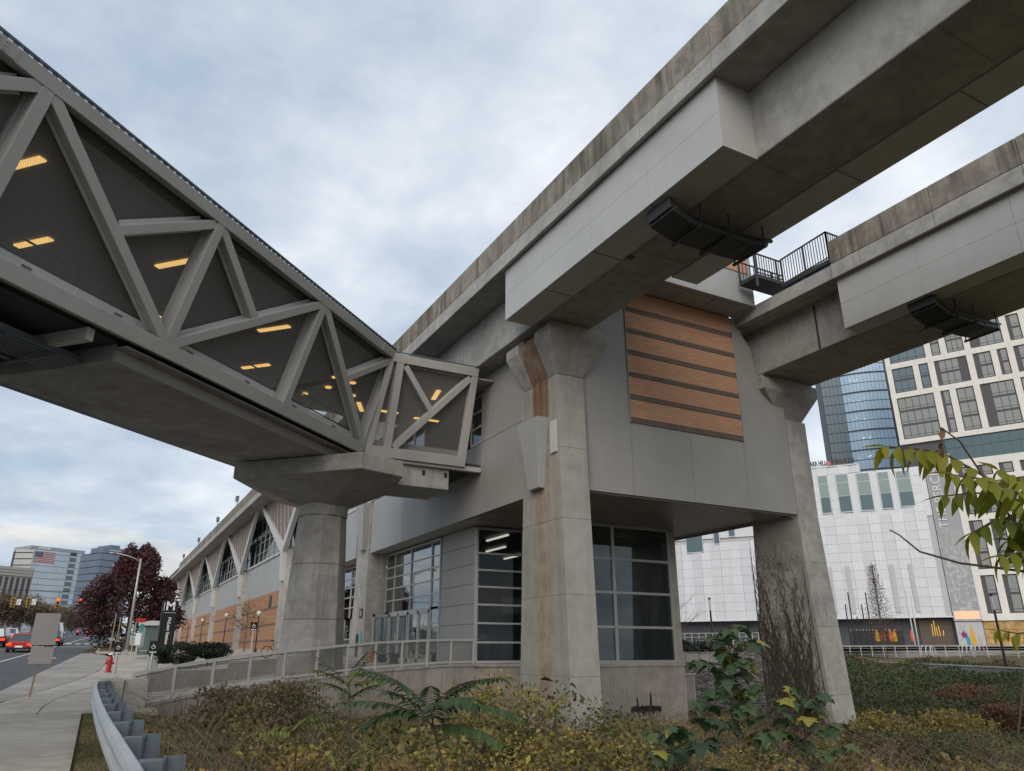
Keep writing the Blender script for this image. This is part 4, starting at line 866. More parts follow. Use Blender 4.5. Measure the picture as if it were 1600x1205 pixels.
o2 = PN(-9, -16.5, 0); bridge_pier((o2[0], o2[1]), [tuple((PN(-9 + a, -16.5 + c, 0))[:2]) for a, c in ((-1.2, -2.8), (1.2, -2.8), (1.2, 2.8), (-1.2, 2.8))], 'octagonal concrete pier carrying the footbridge across the road', base=-.1)

# ================================================================== retaining wall, ramp railing
rw = thing('retaining_wall', 'ribbed concrete retaining wall under the ramp railing', 'wall', (7, 30, -1))
WX0, WX1 = 1.2, 13.95; wl_ = WX1 - WX0
def ztop(s): return interp(WX0 + s, ((1.2, -.1), (2.0, .05), (2.9, .22), (5.5, .55), (7.2, .67), (8.7, .83), (12.4, 1.0), (14, 1.0)))
def WP(s, o, z):
    X_ = WX0 + s; sl_ = .133 if X_ < 7.2 else .26; q_ = math.hypot(1, sl_); return (X_ + sl_ / q_ * o, wall_y(X_) - o / q_, z)
wd = np.array([.98, .2]); nseg = 8
for i in range(nseg):
    s0, s1 = wl_ * i / nseg + .008, wl_ * (i + 1) / nseg - .008; b = MB()
    b.hexa([WP(s0, -.2, -2.4), WP(s0, .0, -2.4), WP(s1, .0, -2.4), WP(s1, -.2, -2.4)][::-1] + [WP(s0, -.2, ztop(s0)), WP(s0, 0, ztop(s0)), WP(s1, 0, ztop(s1)), WP(s1, -.2, ztop(s1))][::-1])
    s = s0 + .03
    while s < s1 - .08:
        b.hexa([WP(s, 0, -2.4), WP(s, .03, -2.4), WP(s + .06, .03, -2.4), WP(s + .06, 0, -2.4)][::-1] + [WP(s, 0, ztop(s) - .03), WP(s, .03, ztop(s) - .03), WP(s + .06, .03, ztop(s) - .03), WP(s + .06, 0, ztop(s) - .03)][::-1]); s += .115
    b.build('wall_section', M['ribconc'], rw)
    b = MB(); b.hexa([WP(s0, -.24, ztop(s0)), WP(s0, .05, ztop(s0)), WP(s1, .05, ztop(s1)), WP(s1, -.24, ztop(s1))][::-1] + [WP(s0, -.24, ztop(s0) + .09), WP(s0, .05, ztop(s0) + .09), WP(s1, .05, ztop(s1) + .09), WP(s1, -.24, ztop(s1) + .09)][::-1]); b.build('coping', M['ribconc'], rw, bevel=0.01)
MB().box(.95, 1.6, 26.2, 26.9, -1.2, .8).build('end_wall', M['ribconc'], rw, bevel=0.02)
blk = tag(MB().hexa([(.2, 26.1, -.3), (.94, 26.1, -.3), (.94, 27.6, -.3), (.2, 27.6, -.3), (.26, 26.1, .8), (.94, 26.1, .8), (.94, 27.6, .8), (.26, 27.6, .8)]).build('concrete_block', M['walkconc'], None, bevel=.03), 'pale concrete end block where the guardrail meets the ramp', 'block')
hr = thing('railing', 'grey mesh railing climbing the ramp to the station doors', 'railing', (1.25, 28, 0))
RH = .95
def RP(s, h): p = WP(s, -.1, ztop(s) + .09 + h); return np.array(p)
ss = [wl_ * i / 11 for i in range(12)]
for i, s in enumerate(ss):
    MB().bar(RP(s, -.02), RP(s, RH), .075, .075, side=(wd[0], wd[1], 0)).build('post', M['railgrey'], hr)
for a, c in zip(ss, ss[1:]):
    MB().bar(RP(a, RH), RP(c, RH), .07, .08).build('top_rail', M['railgrey'], hr); MB().bar(RP(a, .1), RP(c, .1), .05, .06).build('bottom_rail', M['railgrey'], hr)
    MB().quad(RP(a, .13), RP(c, .13), RP(c, RH - .06), RP(a, RH - .06)).build('mesh_panel', M['wire'], hr)
    MB().bar(RP(a + .05, RH - .09), RP(c - .05, RH - .09), .03, .03).build('mesh_frame', M['galvdark'], hr)
# low wall on the far side of the ramp
bb = MB(); pts = [(1.9, 33.0), (5.0, 34.5), (9.0, 36.0)]
for (x0, y0), (x1, y1) in zip(pts, pts[1:]): bb.hexa([(x0, y0, -.3), (x1, y1, -.3), (x1, y1 + .3, -.3), (x0, y0 + .3, -.3), (x0, y0, zw(x0, y0) + .75), (x1, y1, zw(x1, y1) + .5), (x1, y1 + .3, zw(x1, y1) + .5), (x0, y0 + .3, zw(x0, y0) + .75)])
tag(bb.build('ramp_kerb_wall', M['ribconc'], None, bevel=.02), 'low concrete planter wall behind the ramp railing', 'wall')

# ================================================================== guardrail
gd = thing('guardrail', 'galvanised steel guardrail between the sidewalk and the overgrown slope', 'guardrail', (.4, 7, 0))
path = [(.50, 3.5), (.48, 5.5), (.455, 7.2), (.40, 9.2), (.345, 11.0), (.30, 12.9), (.265, 14.9), (.24, 17.0), (.22, 19.0), (.20, 21.0), (.20, 23.0), (.21, 24.4), (.23, 26.08)]
prof_w = [(0, .42), (-.06, .45), (-.08, .50), (-.075, .53), (-.01, .57), (-.005, .60), (-.075, .64), (-.08, .68), (-.06, .73), (0, .76), (.012, .755), (-.045, .72), (-.06, .675), (-.055, .65), (.012, .605), (.012, .565), (-.055, .52), (-.06, .495), (-.045, .455), (.012, .425)]
for i, ((x0, y0), (x1, y1)) in enumerate(zip(path[::2], path[2::2])):
    xm, ym = path[i * 2 + 1]; b = MB(); pp = []
    P3 = [(x0, y0), (xm, ym), (x1, y1 + (.12 if i < 5 else 0))]
    k = len(prof_w)
    for (x, y) in P3: b.v += [(x + o - .002 * (i % 2), y, prof(y) + z) for o, z in prof_w]
    b.f += [(s * k + j, s * k + (j + 1) % k, (s + 1) * k + (j + 1) % k, (s + 1) * k + j) for s in range(2) for j in range(k)]; b.f += [tuple(range(k)), tuple(range(2 * k, 3 * k))[::-1]]
    b.build('w_beam', M['galv'], gd, smooth=False)
for i, y in enumerate((5.3, 7.25, 9.2, 11.1, 13.0, 14.9, 16.8, 18.7, 20.6, 22.5, 24.4, 25.9)):
    x = interp(y, [(q, p) for p, q in path]); zg = gz(x + .3, y)
    b = MB(); b.box(x + .014, x + .19, y - .07, y + .07, .40, .77); b.build('blockout', M['galvdark'], gd, bevel=.006)
    b = MB(); X0 = x + .192
    b.box(X0, X0 + .012, y - .055, y + .055, zg - .4, .79); b.box(X0 + .012, X0 + .15, y - .005, y + .005, zg - .4, .79); b.box(X0 + .15, X0 + .162, y - .055, y + .055, zg - .4, .79); b.build('post', M['galvdark'], gd)
    bt = MB(); bt.tube([(x - .015, y, .59), (x - .03, y, .59)], .018, 6); bt.build('bolt', M['galvdark'], gd)
    bx = MB(); bx.box(x - .083, x - .078, y + .5, y + .56, .66, .69); bx.box(x - .083, x - .078, y + .5, y + .56, .50, .53); bx.build('splice_bolt', M['black'], gd)
# ================================================================== signs and street furniture on the left
def zroad(y): return prof(y)
sg = thing('sign', 'plain grey back of a road sign with smaller plate below on a slotted post', 'sign', (-1.74, 32.2, 0.05))
MB().bar((-1.74, 32.2, -.1), (-1.66, 32.2, 1.85), .05, .06).build('post', M['wood'], sg); MB().bar((-1.66, 32.2, 1.85), (-1.63, 32.2, 2.8), .05, .06).build('post', M['galv'], sg)
b = MB(); b.box(-2.05, -1.27, 32.14, 32.155, 1.80, 2.88); b.build('sign_plate', M['signback'], sg, bevel=.004); b = MB(); b.box(-1.98, -1.28, 32.12, 32.135, 1.18, 1.74); b.build('sign_plate', M['signback'], sg, bevel=.004)
MB().box(-2.03, -1.6, 32.11, 32.12, 1.735, 1.765).build('plate_edge', M['white'], sg)
# street lamp
sl = thing('street_lamp', 'tall grey street lamp with long arm in front of the purple tree', 'street lamp', (2.2, 68, prof(68)))
MB().tube([(2.2, 68, prof(68)), (2.15, 68, 6), (2.12, 68, 8.7)], .13, 10, .07).build('pole', M['galv'], sl, smooth=True); MB().tube([(2.12, 68, 8.5), (1.2, 68, 8.85), (.2, 68, 9.05)], .05, 8, .035).build('arm', M['galv'], sl, smooth=True)
MB().lathe((0.0, 68, 8.93), ((.05, 0), (.22, .05), (.2, .13), (.05, .18)), 12).build('lamp_head', M['galv'], sl, smooth=True); MB().box(2.0, 2.3, 67.8, 68.2, prof(68), prof(68) + .35).build('base', M['galv'], sl)
# two bare poles
for x, y, h, lab in ((1.07, 69.2, 3.0, 'bare timber pole standing at the kerb, taller of two'), (1.4, 67, 2.7, 'bare timber pole standing at the kerb, shorter of two')):
    t = thing('pole', lab, 'pole', (x, y, prof(y))); MB().tube([(x, y, prof(y)), (x, y, prof(y) + h)], .05, 8).build('shaft', M['wood'], t); MB().tube([(x, y, prof(y) + h), (x, y, prof(y) + h + .04)], .055, 8).build('cap', M['galv'], t)
# accessible signs on short bollard posts
M['signblack'] = plain('black_sign', (0.012, 0.012, 0.014), .4); M['signwhite'] = plain('white_print', (0.75, 0.75, 0.75), .5)
def wheelchair(t, x, y, z, s):
    b = MB(); yv = y - .021
    def q(p0, p1, w): b.bar((x + p0[0] * s, yv, z + p0[1] * s), (x + p1[0] * s, yv, z + p1[1] * s), w * s, .004, side=np.cross((0, 1.0, 0), (p1[0] - p0[0], 0, p1[1] - p0[1])))
    q((-.05, .30), (-.05, .02), .09); q((-.05, .05), (.18, .05), .08); q((.18, .08), (.26, -.22), .08); q((-.05, .17), (.14, .17), .07)
    for k in range(9):
        a0, a1 = math.radians(100 + k * 25), math.radians(125 + k * 25); q((-.02 + .24 * math.cos(a0), -.08 + .24 * math.sin(a0)), (-.02 + .24 * math.cos(a1), -.08 + .24 * math.sin(a1)), .06)
    b.lathe((x - .05 * s, yv, z + .38 * s), ((.001, -.002), (.07 * s, 0), (.001, .002)), 10); b.build('wheelchair_symbol', M['signwhite'], t)
for x, y, h, w, lab, nm in ((1.05, 44.5, 1.55, .36, 'wheelchair sign on short post beside the red hydrant', 1), (2.62, 43.5, 1.6, .40, 'wheelchair sign at the foot of the ramp beside the litter bin', 1), (10.4, 61.0, 2.2, .5, 'wheelchair sign in front of the brick station wing', 1)):
    zg = zw(max(1.3, x), y); t = thing('accessibility_sign', lab, 'sign', (x, y, zg), 'accessibility signs')
    MB().tube([(x, y, zg), (x, y, zg + h - .5)], .055, 8).build('post', M['galv'], t); MB().box(x - w / 2, x + w / 2, y - .018, y + .018, zg + h - .62, zg + h).build('sign_plate', M['signblack'], t, bevel=.006)
    wheelchair(t, x, y, zg + h - .27, w * .85); MB().box(x - w * .4, x + w * .4, y - .022, y - .018, zg + h - .57, zg + h - .52).build('print_line', M['signwhite'], t)
# hydrant
hy = thing('fire_hydrant', 'red fire hydrant at the kerb beside the wheelchair sign', 'hydrant', (.8, 46, prof(46)))
z0 = prof(46); MB().lathe((.8, 46, z0), ((.17, 0), (.17, .06), (.12, .08), (.12, .55), (.15, .56), (.15, .62), (.12, .64), (.10, .74), (.04, .80), (.03, .86)), 14).build('barrel', M['red'], hy, smooth=False)
MB().tube([(.58, 46, z0 + .45), (1.02, 46, z0 + .45)], .06, 10).build('side_outlets', M['red'], hy); MB().tube([(.8, 45.8, z0 + .40), (.8, 46, z0 + .40)], .08, 10).build('front_outlet', M['red'], hy)
MB().lathe((.8, 46, z0 + .86), ((.13, 0), (.13, .05), (.02, .1)), 12).build('top_cap', M['signwhite'], hy)
# metro pylon
px, py = 3.75, 53.0; zp = zw(px, py) - .02
pyl = thing('metro_pylon', 'black metro pylon with large white M and vertical station name', 'sign', (px, py, zp))
PH = 3.75; MB().box(px - .36, px + .5, py - .14, py + .14, zp, zp + PH).build('column', M['black'], pyl, bevel=.02); MB().box(px - .42, px - .36, py - .2, py + .2, zp, zp + PH).build('side_fin', M['dark'], pyl)
def RYZ(loc, rx=90, ry=0, rz=0): return Matrix.Translation(Vector(loc)) @ Matrix.Rotation(math.radians(rz), 4, 'Z') @ Matrix.Rotation(math.radians(ry), 4, 'Y') @ Matrix.Rotation(math.radians(rx), 4, 'X')
text_mesh('letter_m', 'M', .72, M['signwhite'], pyl, RYZ((px + .06, py - .145, zp + PH - .34)), .01, .015); MB().box(px - .33, px - .29, py - .15, py - .14, zp + PH - .6, zp + PH - .1).build('m_bar', M['signwhite'], pyl)
MB().box(px - .3, px + .4, py - .15, py - .14, zp + PH - .74, zp + PH - .70).build('rule', M['signback'], pyl)
text_mesh('station_name', 'McLean Station', .26, M['signwhite'], pyl, Matrix.Translation(Vector((px + .1, py - .145, zp + 1.95))) @ Matrix.Rotation(math.radians(90), 4, 'Y') @ Matrix.Rotation(math.radians(90), 4, 'X'), .006, .004)
MB().lathe((px + .33, py - .15, zp + 2.7), ((.09, -.002), (.09, .002)), 10).build('emblem', M['signback'], pyl)
# bus shelter
bsx, bsy = 3.35, 60.5; zs = zw(bsx, bsy); sh = thing('bus_shelter', 'glass bus shelter with pale barrel roof behind the metro pylon', 'shelter', (bsx, bsy, zs))
for dx in (-.75, .9):
    for dy in (0, 1.3): MB().box(bsx + dx - .04, bsx + dx + .04, bsy + dy - .04, bsy + dy + .04, zs, zs + 2.35).build('post', M['alu'], sh)
MB().box(bsx - .71, bsx + .86, bsy - .01, bsy + .01, zs + .25, zs + 2.1).build('glass_panel', M['bus'], sh); MB().box(bsx - .71, bsx + .86, bsy + 1.29, bsy + 1.31, zs + .25, zs + 2.2).build('glass_panel', M['bus'], sh)
MB().box(bsx + .89, bsx + .91, bsy + .04, bsy + 1.26, zs + .25, zs + 2.2).build('glass_panel', M['bus'], sh)
b = MB(); b.ext([(bsx - .85 + 1.85 * k / 8, bsy - .2, zs + 2.38 + .16 * math.sin(math.pi * k / 8)) for k in range(9)] + [(bsx + 1.0, bsy - .2, zs + 2.22), (bsx - .85, bsy - .2, zs + 2.22)], (0, 1.75, 0)); b.build('roof', M['white'], sh)
MB().box(bsx - .5, bsx + .7, bsy + .8, bsy + 1.15, zs + .42, zs + .47).build('bench', M['alu'], sh); MB().box(bsx - .6, bsx + .75, bsy - .03, bsy - .012, zs + .5, zs + .56).build('glass_band', M['alu'], sh)
MB().lathe((bsx - .5, bsy - .03, zs + 1.95), ((.08, -.003), (.08, .003)), 10).build('round_sticker', M['signwhite'], sh)
bs = thing('bus_stop_pole', 'bus stop pole with red flag and timetable cases beside the shelter', 'sign', (2.25, 58, prof(58)))
zb_ = zw(2.25, 58)
for x in (2.18, 2.5): MB().tube([(x, 58, zb_), (x, 58, zb_ + 2.7)], .03, 8).build('post', M['galv'], bs)
MB().box(2.15, 2.75, 57.97, 58.0, zb_ + 2.45, zb_ + 2.72).build('red_flag', M['red'], bs); MB().box(2.3, 2.62, 57.93, 57.97, zb_ + 1.0, zb_ + 1.75).build('timetable_case', M['signwhite'], bs); MB().box(2.46, 2.7, 57.93, 57.97, zb_ + 1.85, zb_ + 2.35).build('route_plate', plain('teal_plate', (.05, .22, .2)), bs)
tb = thing('litter_bin', 'square grey litter bin in front of the bus shelter', 'bin', (2.95, 47.5, zw(2.95, 47.5))); zt_ = zw(2.95, 47.5)
MB().box(2.65, 3.2, 47.3, 47.85, zt_, zt_ + .85).build('body', M['galv'], tb, bevel=.02); MB().box(2.62, 3.23, 47.27, 47.88, zt_ + .85, zt_ + .93).build('lid', M['dark'], tb, bevel=.02)
# globe lamps along the brick wing
M['globe'] = plain('globe_glass', (.62, .58, .48), .3)
l0 = None
for i, (x, y, h, lab) in enumerate(((10.9, 62.2, 3.05, 'globe lamp on dark post, closest of the row to the footbridge pier'), (10.6, 77.5, 3.2, 'globe lamp on dark post, second from the footbridge pier'), (11.0, 100, 3.1, 'globe lamp on dark post, third from the footbridge pier'), (11.1, 117, 3.0, 'globe lamp on dark post, farthest of the row from the footbridge pier'))):
    z = zw(x, y); t = thing('globe_lamp', lab, 'street lamp', (x, y, z), 'globe lamps along the brick wing'); MB().tube([(x, y, z), (x, y, z + h - .35)], .06, 8, .045).build('post', M['dark'], t); MB().lathe((x, y, z), ((.12, 0), (.12, .25), (.07, .3)), 10).build('base', M['dark'], t)
    MB().lathe((x, y, z + h - .38), tuple((.20 * math.sin(math.pi * k / 8) + .003, .40 * (1 - math.cos(math.pi * k / 8)) / 2) for k in range(9)), 14).build('globe', M['globe'], t, smooth=True)
# traffic lights hung from a span wire
M['tlyellow'] = plain('signal_yellow', (.42, .23, .02), .5); M['tlred'] = emit('red_signal', (1, .09, .02), 2.5); M['tlgreen'] = plain('green_plate', (.0, .14, .08), .5)
for i, (px_, py_, red, lab) in enumerate(((19, 948, 0, 'yellow traffic signal on the span wire, seen from behind, farthest from the purple tree'), (43, 948, 0, 'yellow traffic signal on the span wire, seen from behind, second from the far end'), (89, 948, 1, 'traffic signal showing red, hanging over the bare sign back'), (123, 948, 1, 'traffic signal showing red, hanging beside the green street name plate'), (153, 944, 1, 'traffic signal showing red, half in front of the purple tree'))):
    c = onY(px_, py_, 100); t = thing('traffic_light', lab, 'traffic light', (c[0], c[1], c[2] - .1), 'traffic lights over the junction')
    b = MB(); b.box(c[0] - .2, c[0] + .2, 99.8, 100.2, c[2] - .1, c[2] + .95); b.build('housing', M['tlyellow'], t, bevel=.03)
    for k in range(3):
        zc_ = c[2] + .1 + k * .32; MB().tube([(c[0], 99.8, zc_), (c[0], 99.72, zc_)], .13, 10).build('lens', M['tlred'] if (red and k == 2) else M['black'], t)
    MB().tube([(c[0], 100, c[2] + .95), (c[0], 100, 8.05)], .02, 6).build('hanger', M['black'], t)
    if not red: MB().box(c[0] + .28, c[0] + .72, 99.98, 100.02, c[2] + .2, c[2] + .8).build('arrow_plate', M['signwhite'], t); MB().bar((c[0] + .38, 99.97, c[2] + .35), (c[0] + .6, 99.97, c[2] + .65), .08, .01).build('arrow', M['black'], t)
sn = thing('street_name_sign', 'green street name plate hanging beside the purple tree', 'sign', (-.9, 100, 6.4)); c = onY(139, 944, 100)
MB().box(c[0] - .35, c[0] + .4, 99.9, 99.95, c[2] - .2, c[2] + 1.3).build('plate', M['tlgreen'], sn); MB().tube([(c[0], 100, c[2] + 1.3), (c[0], 100, 8.1)], .02, 6).build('hanger', M['black'], sn); MB().box(c[0] - .1, c[0] + .28, 99.88, 99.9, c[2] + .5, c[2] + .62).build('print_line', M['signwhite'], sn)
sw = thing('span_wire', 'black span wire carrying the traffic lights between two steel poles', 'wire', (-14, 100, prof(100)))
MB().tube([(-24, 100, 8.6), (-10, 100, 7.95), (-4, 100, 8.0), (3.6, 100, 8.4)], .03, 6).build('wire', M['black'], sw)
for x in (-24, 3.6): MB().tube([(x, 100, prof(100) - .2), (x, 100, 9)], .13, 10, .09).build('pole', M['galv'], sw)
am = thing('amber_beacon', 'amber traffic signal in the shade of the purple tree', 'traffic light', onY(253, 945, 100) - [0, 0, .2]); c = onY(253, 942, 100)
MB().box(c[0] - .3, c[0] + .3, 99.85, 100.15, c[2] - .2, c[2] + .2).build('housing', M['tlyellow'], am, bevel=.03); MB().tube([(c[0], 100, c[2] + .2), (c[0], 100, c[2] + 1.1), (3.6, 100, c[2] + 1.2)], .04, 6).build('bracket', M['galv'], am); MB().tube([(c[0] + .1, 99.85, c[2]), (c[0] + .1, 99.8, c[2])], .1, 8).build('lens', M['tlyellow'], am)
# ================================================================== cars
M['tyre'] = plain('tyre_rubber', (.012, .012, .012), .8); M['carglass'] = glass('car_glass', (.1, .11, .12), .12, dark=.75, body=(.012, .014, .016)); M['tail'] = emit('tail_light', (1, .05, .02), 1.6); M['rim'] = plain('wheel_rim', (.35, .35, .36), .35, .6)
def carpaint(n, c): 
    t = NT(n); m = t.bsdf(c3(*c), .28, .15, spec=.6); return m
def car(x, y, rz, col, label, kind='sedan'):
    """nose towards local +Y; the camera sees the tail"""
    t = thing('car', label, 'car', (x, y, prof(y) - .035), 'cars on the road'); base = BASE[t.name].copy(); BASE[t.name] = np.zeros(3)
    Hh = {'sedan': 1.42, 'suv': 1.78, 'van': 2.1}[kind]; L = {'sedan': 4.6, 'suv': 4.7, 'van': 5.2}[kind]; Wd = {'sedan': .9, 'suv': .94, 'van': .98}[kind]; h = L / 2
    bel = {'sedan': .86, 'suv': 1.02, 'van': 1.1}[kind]; bt = .98 * bel
    sec = [(-h, .30, .60, bt * .86), (-h + .12, .24, .86, bt * .97), (-h + .8, .22, 1.0, bt), (-.2, .2, 1.0, bel * 1.02), (h - 1.3, .22, 1.0, bel * .97), (h - .3, .24, .92, bel * .80), (h, .32, .68, bel * .66)]
    b = MB(); k = 8
    for yy, zl, wf, zt in sec:
        w = Wd * wf; b.v += [(-w * .92, yy, zl), (w * .92, yy, zl), (w, yy, zl + .2), (w, yy, zt - .22), (w * .9, yy, zt), (-w * .9, yy, zt), (-w, yy, zt - .22), (-w, yy, zl + .2)]
    b.f += [(i * k + j, i * k + (j + 1) % k, (i + 1) * k + (j + 1) % k, (i + 1) * k + j) for i in range(len(sec) - 1) for j in range(k)] + [tuple(range(k)), tuple(range((len(sec) - 1) * k, len(sec) * k))[::-1]]
    body = b.build('body', carpaint('paint_' + label[:12], col), t, smooth=False, bevel=.04)
    r0, r1, f1, f0 = {'sedan': (-h + .75, -h + 1.5, .35, h - 1.25), 'suv': (-h + .15, -h + .45, .7, h - 1.15), 'van': (-h + .05, -h + .12, h - 1.7, h - .9)}[kind]
    c = MB(); wl0, wl1 = Wd * .9, Wd * .72
    c.v = [(-wl0, r0, bel * .94), (wl0, r0, bel * .94), (wl0, f0, bel * .94), (-wl0, f0, bel * .94), (-wl1, r1, Hh - .06), (wl1, r1, Hh - .06), (wl1, f1, Hh - .06), (-wl1, f1, Hh - .06)]
    c.f = [(0, 1, 5, 4), (1, 2, 6, 5), (2, 3, 7, 6), (3, 0, 4, 7), (4, 5, 6, 7)]; c.build('windows', M['carglass'], t)
    MB().hexa([(-wl1 - .03, r1 - .06, Hh - .08), (wl1 + .03, r1 - .06, Hh - .08), (wl1 + .03, f1 + .06, Hh - .08), (-wl1 - .03, f1 + .06, Hh - .08), (-wl1 * .9, r1 + .06, Hh), (wl1 * .9, r1 + .06, Hh), (wl1 * .9, f1 - .06, Hh), (-wl1 * .9, f1 - .06, Hh)]).build('roof', body.data.materials[0], t)
    for s in (-1, 1):
        for (a0, a1) in ((0, 4), (3, 7)):
            pass
        MB().bar((s * wl0, r0, bel * .94), (s * wl1, r1, Hh - .06), .09, .07).build('pillar', body.data.materials[0], t)
        MB().box(s * Wd * .78 - .17, s * Wd * .78 + .17, -h - .02, -h + .12, bt * .62, bt * .82).build('tail_light', M['tail'], t)
        MB().box(s * Wd * .62 - .12, s * Wd * .62 + .12, h - .1, h + .01, bel * .5, bel * .62).build('headlight', M['signwhite'], t)
        for yy in (-h + .85, h - .9):
            wo = MB().tube([(s * (Wd - .2), yy, .33), (s * (Wd + .01), yy, .33)], .33, 16).build('wheel', M['tyre'], t); MB().tube([(s * (Wd + .0), yy, .33), (s * (Wd + .02), yy, .33)], .2, 10).build('rim', M['rim'], wo)
    MB().box(-.26, .26, -h - .03, -h, bt * .45, bt * .62).build('number_plate', M['signwhite'], t); MB().box(-Wd * .8, Wd * .8, -h - .01, -h + .1, .24, .40).build('bumper', M['black'], t)
    BASE[t.name] = base; t.rotation_euler = (math.atan(.035), 0, rz); t.location = tuple(base); return t
HD = -.0545
car(-5.3, 76, HD, (.42, .03, .02), 'red sedan with lit tail lights waiting in the outer lane')
car(-8.3, 88, HD, (.015, .015, .017), 'black sport utility car ahead of the red sedan', 'suv')
car(-6.0, 103, HD, (.35, .04, .04), 'dark red car stopped ahead of the black sport utility car')
car(-5.2, 122, HD, (.62, .62, .63), 'white van in the queue beyond the junction', 'van')
car(-9.4, 112, HD, (.5, .5, .52), 'silver sedan in the far lane beyond the junction'); car(-12.0, 104, HD, (.6, .6, .6), 'white sedan in the third lane of the queue'); car(-13.2, 122, HD, (.3, .32, .35), 'grey sedan in the third lane, farther up the hill')
car(-2.2, 150, HD, (.1, .1, .2), 'dark blue car near the crest of the road'); car(-0.3, 158, HD, (.45, .3, .1), 'tan car at the crest of the road'); car(-4.0, 92, HD, (.03, .035, .04), 'dark grey sedan half hidden by the bare sign')
# cone and bench at the doors
cn = thing('traffic_cone', 'orange traffic cone by the station doors', 'cone', (12.2, 37.6, zw(12.2, 37.6))); z = zw(12.2, 37.6); M['orange'] = plain('safety_orange', (.55, .12, .03), .5)
MB().lathe((12.2, 37.6, z), ((.2, .03), (.13, .2), (.08, .5), (.03, .72)), 12).build('body', M['orange'], cn); MB().box(11.98, 12.42, 37.38, 37.82, z, z + .035).build('foot', M['orange'], cn)
bn = thing('bench', 'dark slatted bench outside the station doors', 'bench', (12.6, 36.3, 1.0)); MB().box(12.3, 12.8, 35.0, 37.2, 1.43, 1.5).build('seat', M['dark'], bn)
for y in (35.2, 37.0): MB().box(12.35, 12.75, y - .05, y + .05, .95, 1.43).build('leg', M['dark'], bn)
bk = thing('bicycle', 'parked bicycle beside the footbridge pier', 'bicycle', (9.6, 48, zw(9.6, 48))); z = zw(9.6, 48) + .34
def wheel(x, y): return [(x + .33 * math.cos(a), y, z + .33 * math.sin(a)) for a in np.linspace(0, 2 * math.pi, 17)]
for x in (9.1, 10.15): MB().tube(wheel(x, 48), .025, 6).build('wheel', M['tyre'], bk)
for p, q in (((9.1, z), (9.4, z + .5)), ((9.4, z + .5), (9.95, z + .55)), ((9.4, z + .5), (9.6, z - .02)), ((9.6, z - .02), (9.95, z + .55)), ((9.95, z + .6), (10.15, z)), ((9.1, z), (9.6, z - .02))): MB().tube([(p[0], 48, p[1]), (q[0], 48, q[1])], .02, 6).build('frame_tube', M['dark'], bk)
MB().box(9.28, 9.5, 47.94, 48.06, z + .6, z + .66).build('saddle', M['black'], bk); MB().tube([(9.95, 47.75, z + .75), (9.95, 48.25, z + .75)], .018, 6).build('handlebar', M['dark'], bk)
# ================================================================== background buildings
class Fac:
    def __init__(s, px0, depth, vpx):
        s.P = onD(px0, 1017.8, depth); s.P[2] = 0; t = ray(vpx, 1017.8); t = -t if vpx < px0 else t; t[2] = 0; s.t = t / np.linalg.norm(t)
        s.n = np.array([s.t[1], -s.t[0], 0]); s.n = -s.n if s.n @ s.P > 0 else s.n
        s.ang = math.atan2(s.t[1], s.t[0])
    def w(s, a, z, o=0): return s.P + s.t * a + s.n * o + np.array([0, 0, z])
    def box(s, b, a0, a1, z0, z1, o0, o1):
        P = [s.w(a0, 0, o1), s.w(a1, 0, o1), s.w(a1, 0, o0), s.w(a0, 0, o0)]
        return b.hexa([p + [0, 0, z0] for p in P] + [p + [0, 0, z1] for p in P])
    def part(s, name, mat, par, *args): return s.box(MB(), *args).build(name, mat, par)
    def mat4(s, a, z, o, roll=0): # text frame: x along facade, y up, z outwards
        p = s.w(a, z, o); M4 = Matrix((( s.t[0], 0, s.n[0], p[0]), (s.t[1], 0, s.n[1], p[1]), (0, 1, 0, p[2]), (0, 0, 0, 1))); return M4 @ Matrix.Rotation(roll, 4, 'Z')
def facade_white():
    t = NT('white_ribbed_metal'); sp = t.n('ShaderNodeSeparateXYZ'); t.l(t.pos(), sp.inputs[0]); u = t.math('ADD', t.math('MULTIPLY', sp.outputs[0], .57), t.math('MULTIPLY', sp.outputs[1], -.82))
    wv = t.n('ShaderNodeTexNoise'); wv.noise_dimensions = '1D'; wv.inputs['Scale'].default_value = 7.0; t.l(u, wv.inputs['W'])
    col = t.mix(t.rng(wv.outputs[0], .35, .65), c3(.50, .515, .54), c3(.62, .635, .66)); return t.bsdf(col, .45, .1, spec=.4)
M['hall'] = facade_white(); M['hallback'] = plain('hall_backing', (.44, .45, .47), .8); M['slate'] = plain('slate_panel', (.055, .06, .07), .6)
M['fglass'] = glass('far_window_glass', (.2, .25, .27), .0, .45, dark=.95, body=(.075, .13, .15)); M['fglass2'] = glass('far_window_glass_pale', (.2, .25, .27), .0, .45, dark=.95, body=(.22, .29, .285)); M['blueglass'] = glass('blue_tower_glass', (.3, .45, .6), .04, .45, dark=.97, body=(.33, .48, .62)); M['blueglass2'] = glass('dark_tower_glass', (.2, .26, .33), .0, .45, dark=.95, body=(.12, .165, .20))
M['greyglass'] = glass('apartment_glass', (.3, .33, .33), .0, .4, dark=.95, body=(.25, .26, .25)); M['cream'] = plain('cream_stone', (.70, .675, .62), .8, var=.06, scale=.4); M['creampanel'] = M['cream']; M['charcoal'] = plain('charcoal_panel', (.075, .073, .078), .6)
A = Fac(1262, 150, -1600)
hall = thing('concert_hall', 'white ribbed metal hall with tall slot windows and a roof sign', 'building', A.w(0, 2, -10))
A.part('core', M['hallback'], hall, -70, 25.4, 7.5, 35.4, -30, -.35); A.part('core', M['hallback'], hall, 4.6, 13.8, 35.4, 37.0, -30, -.35); A.part('core', M['hallback'], hall, -70, 4.6, 35.4, 37.0, -30, -.35)
pan = A.box(MB(), 0, 1.99, 0, 1.70, -.2, 0); 
